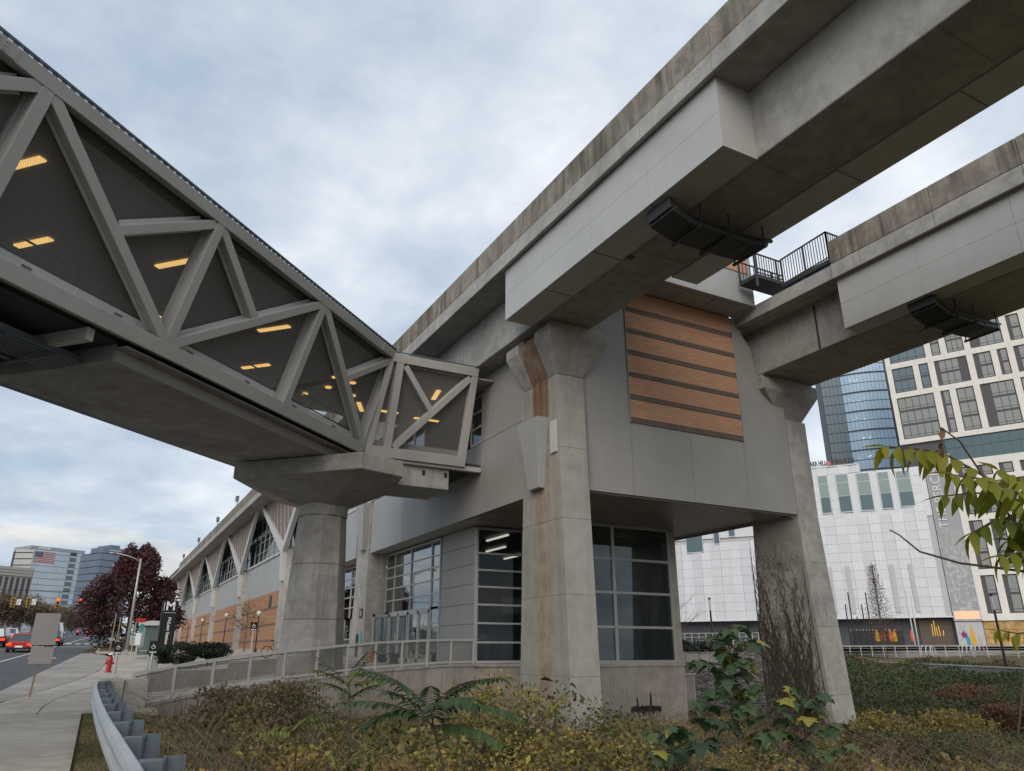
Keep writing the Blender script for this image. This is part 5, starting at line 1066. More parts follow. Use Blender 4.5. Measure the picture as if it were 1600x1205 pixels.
pm = MB(); pm.hexa([(-1.003, -.07, -.855), (1.003, -.07, -.855), (1.003, .07, -.855), (-1.003, .07, -.855), (-1.003, -.07, .855), (1.003, -.07, .855), (1.003, .07, .855), (-1.003, .07, .855)])
proto = pm.build('facade_panel', M['hall'], None); proto.parent = hall; first = True
def put_panel(a, z, seed):
    global first
    w = A.w(a, z, -.12 + .05 * math.sin(a * 1.7 + z * .21)) - BASE[hall.name]; rz = A.ang + math.radians(5.5) * math.sin(a * 1.35 + .35 * math.sin(z * .3)); rx = math.radians(1.2) * math.sin(z * 1.1 + a)
    if first: proto.location = tuple(w); proto.rotation_euler = (rx, 0, rz); first = False
    else: piece('facade_panel', proto, hall, tuple(w), (rx, 0, rz))
wins = [(6.27, 7.96, 27.65, 35.3), (9.63, 11.8, 27.65, 35.2), (13.45, 15.7, 27.65, 35.05), (17.25, 19.1, 27.7, 34.9), (20.48, 22.8, 27.85, 34.75)]
win2 = [(-25.2, -24.4, 21.1, 24.6), (-21.7, -18.3, 21.45, 26), (-15.75, -14.7, 22.95, 26), (-12.6, -11.4, 24.3, 27)]
def free(a, z): return not any(w[0] - .4 < a < w[1] + .4 and w[2] - .3 < z < w[3] + .2 for w in wins + win2)
cnt = 0
for i in range(11):
    for j in range(17):
        a, z = 5.15 + i * 2.03, 8.4 + j * 1.74
        if a > 25.4 or z > 36.5 or (z > 35 and a > 13.5): continue
        if free(a, z): put_panel(a, z, i + j)
for i in range(11):
    for j in range(9): put_panel(-26.0 + i * 2.03, 8.4 + j * 1.74, i)
rest = MB()
for (a0, a1, z0, z1) in ((-70, -27.2, 7.5, 37), (-27.2, 4.1, 24.1, 37)): A.box(rest, a0, a1, z0, z1, -.2, -.05)
for (a0, a1, z0, z1) in ((4.1, 25.4, 25.8, 35.3),): A.box(rest, a0, a1, z0, z1, -.3, -.16)
rest.build('facade_field', M['hall'], hall)
for k, (a0, a1, z0, z1) in enumerate(wins + win2):
    w = MB(); A.box(w, a0 - .12, a1 + .12, z0 - .12, z1 + .12, -.2, .12); wo = w.build('window', M['hall'], hall)
    zs_ = [z0, z0 + (z1 - z0) * .42, z0 + (z1 - z0) * .78, z1] if k < 5 else [z0, z1]
    for q_, (c, d) in enumerate(zip(zs_, zs_[1:])): A.part('pane', M['fglass'] if q_ == 0 else M['fglass2'], wo, a0, a1, c + .06, d - .06, .13, .17)
for a0, a1 in ((8.8, 9.6), (16.5, 17.3), (19.75, 20.4), (12.6, 13.1), (6.0, 6.4)): A.part('slot_window', M['hallback'], hall, a0, a1, 8.4, 17.1, .05, .12)
A.part('soffit_edge', M['hall'], hall, -70, 25.5, 7.35, 7.6, -.3, .25)
A.part('ground_floor', M['slate'], hall, -70, 25.4, 2.1, 7.4, -30, -2.5); A.part('entrance', M['black'], hall, 8, 17, 2.2, 5.5, -2.5, -2.4)
for k in range(16): A.part('string_light', M['coollight'], hall, 8 + k * .55, 8.1 + k * .55, 5.35, 5.45, -2.35, -2.25)
M['bronzewall'] = plain('bronze_panel', (.09, .065, .045), .45, var=.25); A.part('bronze_wall', M['bronzewall'], hall, 19.8, 25.2, 2.2, 7.2, -2.5, -2.1)
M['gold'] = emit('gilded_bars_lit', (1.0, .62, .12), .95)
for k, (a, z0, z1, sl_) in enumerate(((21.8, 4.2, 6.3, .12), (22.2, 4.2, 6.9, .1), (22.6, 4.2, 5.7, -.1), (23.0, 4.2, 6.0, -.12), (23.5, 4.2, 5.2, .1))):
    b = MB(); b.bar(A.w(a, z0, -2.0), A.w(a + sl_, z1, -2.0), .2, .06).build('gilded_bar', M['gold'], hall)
A.part('parapet', M['hall'], hall, -70, 13.9, 36.95, 37.15, -30, .1)
M['inkdark'] = plain('dark_lettering', (.03, .03, .032), .5)
text_mesh('sign_lettering', 'STARR HILL', 1.4, M['inkdark'], hall, A.mat4(6.3, 37.75, .15) @ Matrix.Diagonal((.54, 1, 1, 1)), .05, .06); text_mesh('sign_lettering', 'BIERGARTEN', 1.4, M['inkdark'], hall, A.mat4(11.5, 37.8, .15) @ Matrix.Diagonal((.52, 1, 1, 1)), .05, .06)
MB().add([A.w(8.62 + .52 * math.cos(k * math.pi / 9), 37.65 + .52 * math.sin(k * math.pi / 9), .1) for k in range(18)] + [A.w(8.62 + .52 * math.cos(k * math.pi / 9), 37.65 + .52 * math.sin(k * math.pi / 9), .16) for k in range(18)], [tuple(range(18))[::-1], tuple(range(18, 36))] + [(i, (i + 1) % 18, 18 + (i + 1) % 18, 18 + i) for i in range(18)]).build('sign_roundel', M['red'], hall)
b = MB()
for k in range(5):
    a = math.pi / 2 + k * 2 * math.pi / 5; b.bar(A.w(8.62, 37.65, .18), A.w(8.62 + .38 * math.cos(a), 37.65 + .38 * math.sin(a), .18), .13, .02)
b.build('sign_star', M['signwhite'], hall)
# grey sign pylon between hall and apartments
per = thing('sign_tower', 'pale grey etched tower with raised vertical letters beside the white hall', 'building', A.w(27.6, 2, -3))
M['etched'] = None
def etched():
    t = NT('etched_grey_metal'); sp = t.n('ShaderNodeSeparateXYZ'); t.l(t.pos(), sp.inputs[0]); k = t.math('MULTIPLY', t.rng(t.noise(.55, 6, .7, dist=2.2), .50, .54), t.rng(sp.outputs[2], 27, 17, 0, .8))
    return t.bsdf(t.mix(k, c3(.29, .295, .30), c3(.45, .455, .46)), .5, spec=.4)
A.part('shaft', etched(), per, 25.5, 29.85, 6.7, 37.2, -6, -.1); A.part('edge', M['hall'], per, 29.8, 30.1, 6.7, 37.2, -6, .05); A.part('base', M['hallback'], per, 25.6, 29.8, 2.1, 6.6, -6, -.4)
text_mesh('tower_lettering', 'THE PERCH', 2.15, M['hall'], per, A.mat4(27.0, 29.0, -.05, math.pi / 2), .08, .0, 1.05)
A.part('lit_band', emit('peach_lit_band', (1.0, .62, .42), .75), per, 25.7, 29.7, 7.0, 8.4, -.1, -.05)
def mpoly(pts, c, k): MB().ext([A.w(a, z, -.39) for a, z in pts], A.n * .03).build('mural_patch', plain('mural_%d' % k, c), per)
mpoly([(27.5, 2.7), (28.5, 2.7), (28.3, 4.4), (28.1, 5.5), (27.95, 6.2), (27.75, 5.4), (27.6, 4.2)], (.6, .33, .02), 0); mpoly([(26.9, 2.6), (27.5, 2.6), (27.45, 3.8), (27.1, 4.4), (26.8, 3.9)], (.03, .28, .42), 1)
mpoly([(26.7 + (.62 if k % 2 else .32) * math.cos(k * math.pi / 7), 4.35 + (.75 if k % 2 else .35) * math.sin(k * math.pi / 7)) for k in range(14)], (.22, .02, .10), 2)
for k, (a, z, da, dz) in enumerate(((26.7, 4.6, -.5, 1.5), (26.7, 4.6, .3, 1.6), (26.6, 4.4, -.8, .4), (28.8, 2.6, .1, 1.9), (29.0, 2.6, .4, 1.5), (26.6, 4.0, -.7, -.7))): MB().bar(A.w(a, z, -.36), A.w(a + da, z + dz, -.36), .09, .02, w2=.03).build('mural_branch', plain('mural_b%d' % k, (.16, .08, .12)), per)
# apartment block
C = Fac(1500, 140, -894); apt = thing('apartment_block', 'cream stone apartment block with charcoal window bays', 'building', C.w(8, 2, -8))
C.part('core', M['charcoal'], apt, -3.0, 25.4, 2.2, 78, -24, -.5)
C.part('side_wall', M['cream'], apt, 25.4, 25.6, 2.2, 78.2, -24, .0)
def bay(a0, a1, z0, z1, split, cols, dark=None, glassm='greyglass', par=None):
    w = C.box(MB(), a0 - .02, a1 + .02, z0 - .02, z1 + .02, -.5, -.3).build('window_bay', M['charcoal'], apt)
    g0, g1 = a0 + .15, a1 - .15
    if dark == 'L': g0 = a0 + (a1 - a0) * .30
    if dark == 'R': g1 = a1 - (a1 - a0) * .27
    if dark == 'B': g0, g1 = a0 + (a1 - a0) * .14, a1 - (a1 - a0) * .27
    hz = (z1 - z0) / split
    for s in range(split):
        for k in range(cols):
            p0, p1 = g0 + (g1 - g0) * k / cols + .06, g0 + (g1 - g0) * (k + 1) / cols - .06
            C.part('pane', M[glassm], w, p0, p1, z0 + s * hz + .75, z0 + (s + 1) * hz - .2, -.3, -.24); C.part('low_pane', M[glassm], w, p0, p1, z0 + s * hz + .25, z0 + s * hz + .65, -.3, -.24)
rowA = (51.2, 56.5); rowB = (41.45, 50.12); rowC = (57.65, 63.0); rowD = (64.2, 69.6); rowE = (70.8, 76.5)
def row(zr_, cols, split): 
    edge = [-3.35]
    for a0, a1, n, dk, gm in cols:
        if a1 > 25.2: continue
        bay(a0, a1, zr_[0], zr_[1], split, n, dk, gm); C.part('stone_pier', M['cream'], apt, edge[-1], a0, zr_[0] + .004, zr_[1] - .004, -.5, 0); edge.append(a1)
    C.part('stone_pier', M['cream'], apt, edge[-1], 25.4, zr_[0] + .004, zr_[1] - .004, -.5, 0)
G_ = 'greyglass'
row(rowA, [(-2.4, 1.5, 3, None, 'blueglass2'), (2.55, 4.24, 1, None, 'blueglass2'), (5.35, 11.0, 3, 'B', G_), (12.1, 15.07, 2, 'L', G_), (16.1, 17.75, 1, 'L', G_), (18.8, 24.4, 3, 'B', G_), (25.5, 29, 2, None, G_)], 2)
row(rowB, [(-2.48, 4.18, 5, None, G_), (5.38, 6.95, 1, 'L', G_), (8.05, 11.03, 2, None, G_), (12.1, 17.6, 3, 'L', G_), (18.7, 20.5, 1, None, G_), (21.6, 27.3, 3, 'B', G_)], 3)
row(rowC, [(-2.4, 4.2, 4, None, 'blueglass2'), (5.3, 6.9, 1, None, G_), (8.0, 11.0, 3, None, G_), (12.1, 17.6, 3, 'L', G_), (18.7, 20.8, 1, 'L', G_), (21.9, 27.3, 3, 'B', G_)], 2)
for zr_ in (rowD, rowE): row(zr_, [(-2.4, 4.2, 4, None, G_), (5.3, 11.0, 3, 'B', G_), (12.1, 15, 2, None, G_), (16.1, 17.75, 1, None, G_), (18.8, 24.4, 3, None, G_)], 2)
for z0, z1 in ((40.45, 41.45), (50.12, 51.2), (56.5, 57.65), (63.0, 64.2), (69.6, 70.8), (76.5, 78.2)):
    a = -3.4
    while a < 25.3: C.part('stone_band', M['cream'], apt, a + .01, min(a + 2.7, 25.4) - .01, z0, z1, -.5, .02); a += 2.7
w = C.box(MB(), 4.2, 25.4, 36.0, 40.4, -.5, -.3).build('amenity_glazing', M['charcoal'], apt)
for k in range(13):
    for z0, z1 in ((36.1, 38.4), (38.5, 40.2)): C.part('pane', M['fglass'], w, 4.4 + k * 1.5, 5.85 + k * 1.5, z0, z1, -.3, -.24)
for z0, z1 in ((34.6, 36.0), (31.5, 32.6), (24.45, 25.55), (14.55, 15.6), (6.7, 7.9)): C.part('stone_band', M['cream'], apt, 4.3, 25.39, z0, z1, -.5, .02)
cs = [(5.5, 7.7), (8.85, 11.1), (12.2, 14.4), (15.5, 17.7), (18.8, 21), (22.1, 24.3)]
for (z0, z1, sp_) in ((32.6, 34.6, 1), (25.55, 31.5, 2), (15.6, 24.45, 3), (7.9, 14.55, 2)):
    e_ = 4.3
    for a0, a1 in cs: bay(a0, a1, z0, z1, sp_, 1, 'L', G_); C.part('stone_pier', M['cream'], apt, e_, a0, z0 + .004, z1 - .004, -.5, 0); e_ = a1
    C.part('stone_pier', M['cream'], apt, e_, 25.38, z0 + .004, z1 - .004, -.5, 0)
M['lobby'] = plain('golden_timber', (.42, .27, .10), .5, var=.45, scale=.9)
for k in range(12):
    for j in range(3): C.part('lobby_panel', M['lobby'], apt, 4.4 + k * 1.6, 5.95 + k * 1.6, 2.3 + j * 1.45, 3.7 + j * 1.45, -.5, -.3)
# glass office tower
G = Fac(1300, 190, -2500); gt = thing('glass_tower', 'blue glass office tower rising behind the white hall', 'building', G.w(14, 2, -10))
G.part('core', M['slate'], gt, 6.6, 24, 2, 92, -22, -.6)
def gpos(a): 
    k = (a - 11.6) / 11.0; return .9 * (1 - (2 * k - 1) ** 2) - .3
for j in range(20):
    z = 40.4 + j * 2.62
    for i in range(12):
        a0 = 11.6 + i * .92; o0, o1 = gpos(a0), gpos(a0 + .92); b = MB(); P = [G.w(a0 + .03, 0, o0), G.w(a0 + .89, 0, o1), G.w(a0 + .89, 0, o1 - .1), G.w(a0 + .03, 0, o0 - .1)]
        if z < 76: b.hexa([p + [0, 0, z + .08] for p in P] + [p + [0, 0, z + 2.52] for p in P]); b.build('pane', M['blueglass'], gt)
    for i in range(5):
        a0 = 6.6 + i; 
        if z < 76: G.part('pane', M['blueglass2'], gt, a0 + .04, a0 + .96, z + .08, z + 2.52, -.6, -.5)
for k in range(9):
    z = 45.62 + k * 5.26; b = MB()
    for i in range(12):
        a0 = 11.6 + i * .92; o0, o1 = gpos(a0), gpos(a0 + .92); P = [G.w(a0, 0, o0 + .22), G.w(a0 + .92, 0, o1 + .22), G.w(a0 + .92, 0, o1 - .2), G.w(a0, 0, o0 - .2)]; b.hexa([p + [0, 0, z - .14] for p in P] + [p + [0, 0, z + .14] for p in P])
    b.build('floor_ledge', M['slate'], gt)
r3 = random.Random(5)
for j in range(5):
    for k in range(4): a = 13 + r3.random() * 3.5; z = 48.4 + j * 5.26 + r3.random() * .7; G.part('ceiling_lamp', M['coollight'], gt, a, a + .35, z, z + .12, gpos(a) + .02, gpos(a) + .05)
G.part('corner_fin', M['slate'], gt, 6.4, 6.6, 2, 92, -1, -.3)
# office towers over the road
B = Fac(60, 450, 1560); ot = thing('office_tower', 'pale glass office slab with a large flag hung on its upper corner', 'building', B.w(0, 5, -10))
def gridglass(name, c1, c2, fr, fw, fh, tx, ty):
    t = NT(name); sp = t.n('ShaderNodeSeparateXYZ'); t.l(t.pos(), sp.inputs[0]); u = t.math('ADD', t.math('MULTIPLY', sp.outputs[0], tx), t.math('MULTIPLY', sp.outputs[1], ty))
    a = t.math('GREATER_THAN', t.math('FRACT', t.math('MULTIPLY', u, fw)), .86); col = t.mix(t.rng(t.noise(.12, 3), .3, .7), c3(*c1), c3(*c2)); col = t.mix(a, col, c3(*fr)); return t.bsdf(col, .22, .25, spec=.7)
og = gridglass('office_glass', (.34, .42, .49), (.44, .51, .57), (.50, .55, .59), .55, .3, .87, .5); og2 = gridglass('office_glass_warm', (.42, .43, .40), (.50, .50, .45), (.36, .38, .38), .55, .3, .5, -.87)
B.part('core', M['slate'], ot, -14.3, 21.5, 4, 56.5, -24, -.5); B.part('core', M['slate'], ot, -14.3, 15.6, 56.5, 58.4, -24, -.5)
side_f = Fac(60, 450, 1560); 
for j in range(15):
    z = 6 + j * 3.6
    for a0, a1, m in ((-14.4, 6.95, og), (11.1, 15.9, og)):
        if z < 58: B.part('window_band', m, ot, a0, a1, z, min(z + 3.38, 58.2), -.5, 0)
    for a0, a1 in ((6.95, 11.1), (15.9, 21.6)):
        if z < 54: B.part('dark_window_band', M['blueglass2'], ot, a0, a1, z, z + 2.6, -.5, -.15); B.part('spandrel', M['hallback'], ot, a0, a1, z + 2.6, z + 3.6, -.5, -.12)
    if z < 57:
        b = MB(); P = [B.w(-14.4, 0, 0), B.w(-14.5, 0, 0), B.w(-19.8, 0, -9), B.w(-19.7, 0, -9)]; b.hexa([p + [0, 0, z] for p in P][::-1] + [p + [0, 0, min(z + 3.0, 58.2)] for p in P][::-1]); b.build('window_band', og2, ot)
b = MB(); P = [B.w(-14.0, 0, -.6), B.w(-14.1, 0, -.6), B.w(-19.4, 0, -9.3), B.w(-10, 0, -9.3)]; b.hexa([p + [0, 0, 4] for p in P][::-1] + [p + [0, 0, 58.4] for p in P][::-1]); b.build('corner_core', M['slate'], ot)
B.part('roof_screen', plain('roof_screen', (.30, .33, .37)), ot, -16, 15.8, 58.4, 60.2, -20, -.3)
r4 = random.Random(9)
for k in range(7): B.part('sign_stroke', M['signwhite'], ot, -11.5 + k * 1.0, -10.9 + k * 1.0, 58.7, 59.7 + .15 * (k % 3), -.3, -.2)
fl = thing('flag', 'large striped flag hung on the upper corner of the pale office slab', 'flag', B.w(-7.6, 51, .1))
M['fred'] = plain('flag_red', (.30, .045, .06)); M['fwhite'] = plain('flag_white', (.50, .47, .47)); M['fblue'] = plain('flag_blue', (.07, .09, .16))
for k in range(13): B.part('stripe', M['fred'] if k % 2 == 0 else M['fwhite'], fl, -13.5, -1.75, 50.85 + (12 - k) * .477, 50.85 + (13 - k) * .477, .05, .10)
B.part('canton', M['fblue'], fl, -13.5, -8.9, 53.75, 57.05, .10, .13)
b = MB()
for i in range(6):
    for j in range(5): B.box(b, -13.2 + i * .72, -13.0 + i * .72, 54.0 + j * .6, 54.2 + j * .6, .13, .14)
b.build('stars', M['fwhite'], fl)
T = Fac(160, 380, 1560); tw = thing('office_tower', 'dark blue glass tower with stepped curved crown behind the purple tree', 'building', T.w(0, 5, -10))
tg = gridglass('tower_glass', (.10, .135, .18), (.15, .19, .25), (.20, .24, .29), .6, .3, .87, .5); T.part('core', M['slate'], tw, -9.4, 7.3, 4, 48, -17.8, -.4)
for j in range(14):
    z = 5 + j * 3.3; T.part('window_band', tg, tw, -9.7, 7.6, z, min(z + 2.95, 47.9), -18, 0)
for a0, a1, z0, z1 in ((-8.5, 5.8, 48, 49.6), (-8.4, 3.6, 49.6, 50.8), (-5.2, -.4, 50.8, 52.2)): T.part('crown_step', tg, tw, a0, a1, z0, z1, -12, -.3)
for z in (34.5, 42.2, 49.2): T.part('lit_slab_edge', M['fwhite'], tw, -3 if z < 48 else -6, 1.5 if z < 48 else 4, z, z + .5, 0, .2)
lo_ = Fac(12, 300, 1560); lb = thing('office_block', 'low grey office block half hidden by bare trees at the road edge', 'building', lo_.w(0, 4, -5))
lo_.part('core', plain('beige_wall', (.33, .31, .29)), lb, -16, 3.4, 4, 33, -14, -.4)
for j in range(3): lo_.part('wall_band', plain('beige_band_%d' % j, (.36, .34, .32)), lb, -16, 3.5, 29.6 + j * 1.1, 30.5 + j * 1.1, -.4, 0)
for k in range(9): lo_.part('window_strip', M['slate'], lb, -15 + k * 2.1, -13.9 + k * 2.1, 8, 29, -.4, -.3)
fb2 = thing('overpass', 'distant concrete overpass crossing beyond the crest of the road', 'bridge', (0, 330, 8)); q0, q1 = onY(105, 972, 330), onY(190, 977, 330)
MB().box(q0[0] - 4, q1[0] + 30, 328, 334, q0[2] - 1.6, q0[2]).build('deck', M['walkconc'], fb2)
for x in (q0[0] - 2, q0[0] + 14, q1[0] + 15): MB().box(x, x + 1.5, 329, 333, -2, q0[2] - 1.6).build('pier', M['walkconc'], fb2)
# ------------------------------------------------------------------ plaza furniture
def plazarail(p, q, h, label, n, mat='white', zb=None):
    p = np.array(p, float); q = np.array(q, float); t = thing('plaza_railing', label, 'railing', p); L = np.linalg.norm(q - p)
    for i in range(n + 1): c = p + (q - p) * i / n; MB().box(c[0] - .03, c[0] + .03, c[1] - .03, c[1] + .03, c[2], c[2] + h).build('post', M[mat], t)
    for f in (1.0, .72, .45, .2): MB().bar(p + [0, 0, h * f], q + [0, 0, h * f], .04, .05 if f == 1 else .03).build('rail', M[mat], t)
    return t
def gpt(x, D): p = onD(x, 1018, D); return np.array([p[0], p[1], gz(p[0], p[1])])
e0, e1_ = onZ(1368, 1036, .3), onZ(1640, 1050, .3)
lw_ = thing('plaza_wall', 'low concrete wall along the top of the ivy slope', 'wall', e0); k = 8
for i in range(k):
    a, c = e0 + (e1_ - e0) * i / k, e0 + (e1_ - e0) * (i + 1) / k; MB().bar(a + [0, 0, -.3], c + [0, 0, -.3], .5, .8).build('wall_block', M['padconc'], lw_, bevel=.02); MB().bar(a + [0, 0, .13], c + [0, 0, .13], .6, .08).build('coping', M['fascia'], lw_)
wa, wb2 = onZ(1300, 1033, .35), onZ(1640, 1032, .9)
lw2 = thing('plaza_wall', 'grey concrete ramp wall behind the plaza railing', 'wall', gpt(1330, 104))
for x0_, x1_, d0, d1 in ((1300, 1380, 112, 106), (1380, 1460, 106, 100), (1460, 1540, 100, 94), (1540, 1640, 94, 88)):
    a, c = onD(x0_ + .5, 1018, d0), onD(x1_ - .5, 1018, d1); MB().bar((a[0], a[1], .7), (c[0], c[1], .7), .4, 2.0).build('wall_block', M['padconc'], lw2)
a, c = onD(1312, 1018, 98), onD(1640, 1018, 78)
plazarail((a[0], a[1], 1.0), (c[0], c[1], .95), 1.25, 'white tube railing along the plaza above the ivy slope', 16)
a, c = onD(1048, 1003, 72), onD(1196, 1003, 78); plazarail((a[0], a[1], 1.9), (c[0], c[1], 2.1), 1.25, 'pale railing behind the clipped shrubs on the gravel bank', 14)
def lamp_black(pb, pt, D, label):
    b0 = onD(*pb, D); t0 = onD(*pt, D); t = thing('plaza_lamp', label, 'street lamp', b0, 'black plaza lamps'); zz = t0[2]
    zg = min(b0[2], gz(b0[0], b0[1]))
    MB().tube([(b0[0], b0[1], zg), (b0[0], b0[1], zz - 1.25)], .11, 10, .09).build('post', M['black'], t); MB().tube([(b0[0], b0[1], zg), (b0[0], b0[1], zg + .5)], .16, 10, .14).build('base', M['black'], t)
    MB().tube([(b0[0], b0[1], zz - 1.25), (b0[0], b0[1], zz - .18)], .09, 10).build('lens_column', M['galv'], t)
    MB().tube([(b0[0], b0[1], zz - .18), (b0[0], b0[1], zz)], .13, 10).build('cap', M['black'], t)
lamp_black((1115, 1012), (1108, 934), 78, 'black plaza lamp on the gravel bank by the clipped shrubs'); lamp_black((1571, 1035), (1548, 928), 62, 'black plaza lamp in front of the golden timber lobby')
M['ugold'] = plain('yellow_canvas', (.5, .28, .02), .8); M['ucoral'] = plain('coral_canvas', (.5, .14, .06), .8)
for i, (x, m, lab) in enumerate(((1374, 'ugold', 'closed yellow parasol, one closest to the bare russet tree'), (1383, 'ucoral', 'closed coral parasol between two yellow ones'), (1395, 'orange', 'closed orange parasol under the string lights'), (1401, 'ugold', 'closed yellow parasol beside the orange parasol'), (1429, 'orange', 'closed orange parasol beside the white flagpoles'))):
    p = onD(x, 1013, 128); t = thing('parasol', lab, 'parasol', (p[0], p[1], 2.2), 'closed parasols on the plaza'); MB().tube([(p[0], p[1], 2.2), (p[0], p[1], 4.9)], .04, 6).build('pole', M['dark'], t)
    MB().lathe((p[0], p[1], 2.2), ((.12, .8), (.34, 1.0), (.36, 1.7), (.2, 2.4), (.04, 2.8)), 9).build('folded_canopy', M[m], t)
for i, (x, yt, lab) in enumerate(((1437, 938, 'slim white flagpole, lower one beside the orange parasol'), (1431, 925, 'slim white flagpole, taller one beside the orange parasol'))):
    p = onD(x, 1015, 120); q = onD(x - 12, yt, 120); t = thing('flagpole', lab, 'flagpole', (p[0], p[1], 1.5)); MB().tube([(p[0], p[1], 1.0), (p[0], p[1], q[2])], .11, 8, .07).build('shaft', M['white'], t, smooth=True); MB().lathe((p[0], p[1], q[2]), ((.05, 0), (.12, .1), (.04, .2)), 8).build('finial', M['white'], t)
for i, (x, lab) in enumerate(((1444, 'white looped bicycle rack beside the flagpoles'), (1508, 'white looped bicycle rack in front of the mural'), (1521, 'white looped bicycle rack between mural and lobby'))):
    p = onD(x, 1020, 96); t = thing('bicycle_rack', lab, 'rack', (p[0], p[1], 1.0), 'looped racks on the plaza')
    for k in range(3): MB().tube([(p[0] + .5 * k + .55 * math.cos(a_), p[1] - .25 * k, 1.4 + .85 * math.sin(a_)) for a_ in np.linspace(-.35, math.pi + .35, 12)], .05, 6).build('loop', M['white'], t, smooth=True)
for i, x in enumerate((1305, 1331, 1338, 1347, 1357, 1366)):
    p = onD(x, 1015, 118); t = thing('fence_post', 'tall black post of the chain-link enclosure on the plaza', 'post', (p[0], p[1], 1.8), 'black posts of the chain-link enclosure'); MB().tube([(p[0], p[1], 1.5), (p[0], p[1], 6.5 + (i % 3) * 1.8)], .09, 6).build('shaft', M['black'], t); MB().lathe((p[0], p[1], 6.5 + (i % 3) * 1.8), ((.12, 0), (.02, .15)), 6).build('cap', M['black'], t)
# ================================================================== vegetation
def leaf_cloud(name, pts, size, mat, parent=None, rng=nr, tone=None, aspect=.55, up=.3, loc=None, droop=0.0):
    """pts (n,3): one folded two-quad leaf at each point"""
    pts = np.asarray(pts); n = len(pts); a = rng.uniform(0, 2 * np.pi, n); tilt = rng.normal(up, .55, n); s = size * rng.uniform(.6, 1.35, n)
    d = np.stack([np.cos(a) * np.cos(tilt), np.sin(a) * np.cos(tilt), np.sin(tilt) - droop], 1); d /= np.linalg.norm(d, axis=1)[:, None]
    r = rng.normal(size=(n, 3)); w = np.cross(d, r); w /= np.linalg.norm(w, axis=1)[:, None]; nn = np.cross(d, w)
    L = d * s[:, None]; Wd = w * (s * aspect * .5)[:, None]; fold = nn * (s * .10)[:, None]
    V = np.stack([pts, pts + L * .5 + Wd + fold, pts + L, pts + L * .5 - Wd + fold], 1).reshape(-1, 3)
    i = np.arange(n) * 4; F = np.stack([np.stack([i, i + 1, i + 2], 1), np.stack([i, i + 2, i + 3], 1)], 1).reshape(-1, 3)
    tn = rng.uniform(0, 1, n) if tone is None else np.clip(tone, 0, 1); return fast_mesh(name, V, F, mat, parent, np.repeat(tn, 2), loc)
def vnoise(x, y, s, seed=0):
    x = np.asarray(x) / s; y = np.asarray(y) / s; xi = np.floor(x).astype(int); yi = np.floor(y).astype(int); fx = x - xi; fy = y - yi; fx = fx * fx * (3 - 2 * fx); fy = fy * fy * (3 - 2 * fy)
    def h(a, b): return (np.sin(a * 127.1 + b * 311.7 + seed * 74.7) * 43758.5453) % 1.0
    return (h(xi, yi) * (1 - fx) + h(xi + 1, yi) * fx) * (1 - fy) + (h(xi, yi + 1) * (1 - fx) + h(xi + 1, yi + 1) * fx) * fy
def inview(P, m=60):
    v = (P - EYE); x = v @ _r; y = v @ _d; z = v @ _f; px = 800 + FPX * x / np.maximum(z, .01); py = 602.5 + FPX * y / np.maximum(z, .01)
    return (z > .3) & (px > -m) & (px < 1600 + m * 5) & (py > 600) & (py < 1205 + m * 4)
def blocked(X, Y):     # inside the station, walls, piers
    k = (X > 12.7) & (X < 14.2) & (Y > 20.0) & (Y < 23.8); k |= (X > 24.3) & (X < 25.8) & (Y > 20.1) & (Y < 24); k |= (X > 17.4) & (X < 22.7) & (Y > 26.1); k |= (X > 13.3) & (X < 25.8) & (Y > 29.0); k |= (X <= 14) & (Y > np.where(X < 7.2, 26.6 + (X - 1.2) * .133, 27.4 + (X - 7.2) * .26))
    return k
def ground_pts(n, x0, x1, y0, y1, dens):
    X = nr.uniform(x0, x1, n); Y = nr.uniform(y0, y1, n); keep = ~blocked(X, Y); X, Y = X[keep], Y[keep]; k = nr.uniform(0, 1, len(X)) < dens(X, Y); X, Y = X[k], Y[k]
    Z = np.array([gz(a, b) for a, b in zip(X, Y)]); return X, Y, Z
# bramble and leaf cover in the hollow
def hump(X, Y):
    m = np.clip(vnoise(X, Y, 2.4, 1) * 1.7 - .55, 0, 1) * .95 + .5 * vnoise(X, Y, .8, 5) ** 2; m = m * np.clip((X - 1.6) / 2.6, .06, 1) * np.where(Y > 21.5, .4, 1) * np.where(X > 15, .6, 1)
    return .05 + m + .75 * np.exp(-(((X - 5.2) / 1.9) ** 2 + ((Y - 22.5) / 2.6) ** 2)) + .55 * np.exp(-(((X - 7.6) / 1.4) ** 2 + ((Y - 12.5) / 1.8) ** 2)) + .6 * np.exp(-(((X - 8.2) / 1.3) ** 2 + ((Y - 15) / 1.6) ** 2)) + .45 * np.exp(-(((X - 5.2) / 1.2) ** 2 + ((Y - 10.5) / 1.3) ** 2))
X, Y, Z = ground_pts(350000, .9, 27, 2, 33, lambda x, y: np.where(x < 3.0, .18, 1.0) * np.clip(1.25 - y / 40, .45, 1) * np.clip(vnoise(x, y, .9, 12) * 1.8 - .1, .12, 1))
hh = hump(X, Y); f = nr.uniform(0, 1, len(X)) ** .7; P = np.stack([X, Y, Z + hh * f * 1.05], 1); k = inview(P, 80); P = P[k]; X, Y, f, hh = X[k], Y[k], f[k], hh[k]
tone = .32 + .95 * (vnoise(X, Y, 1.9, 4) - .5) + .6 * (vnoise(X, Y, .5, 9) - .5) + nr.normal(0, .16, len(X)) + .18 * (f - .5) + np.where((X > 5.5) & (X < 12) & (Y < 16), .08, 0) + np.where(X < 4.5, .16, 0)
sz = .062 * nr.uniform(.55, 1.5, len(X)) * np.where(vnoise(X, Y, 1.1, 21) > .62, 1.6, 1.0) * np.where(nr.uniform(0, 1, len(X)) < .06, 1.9, 1.0)
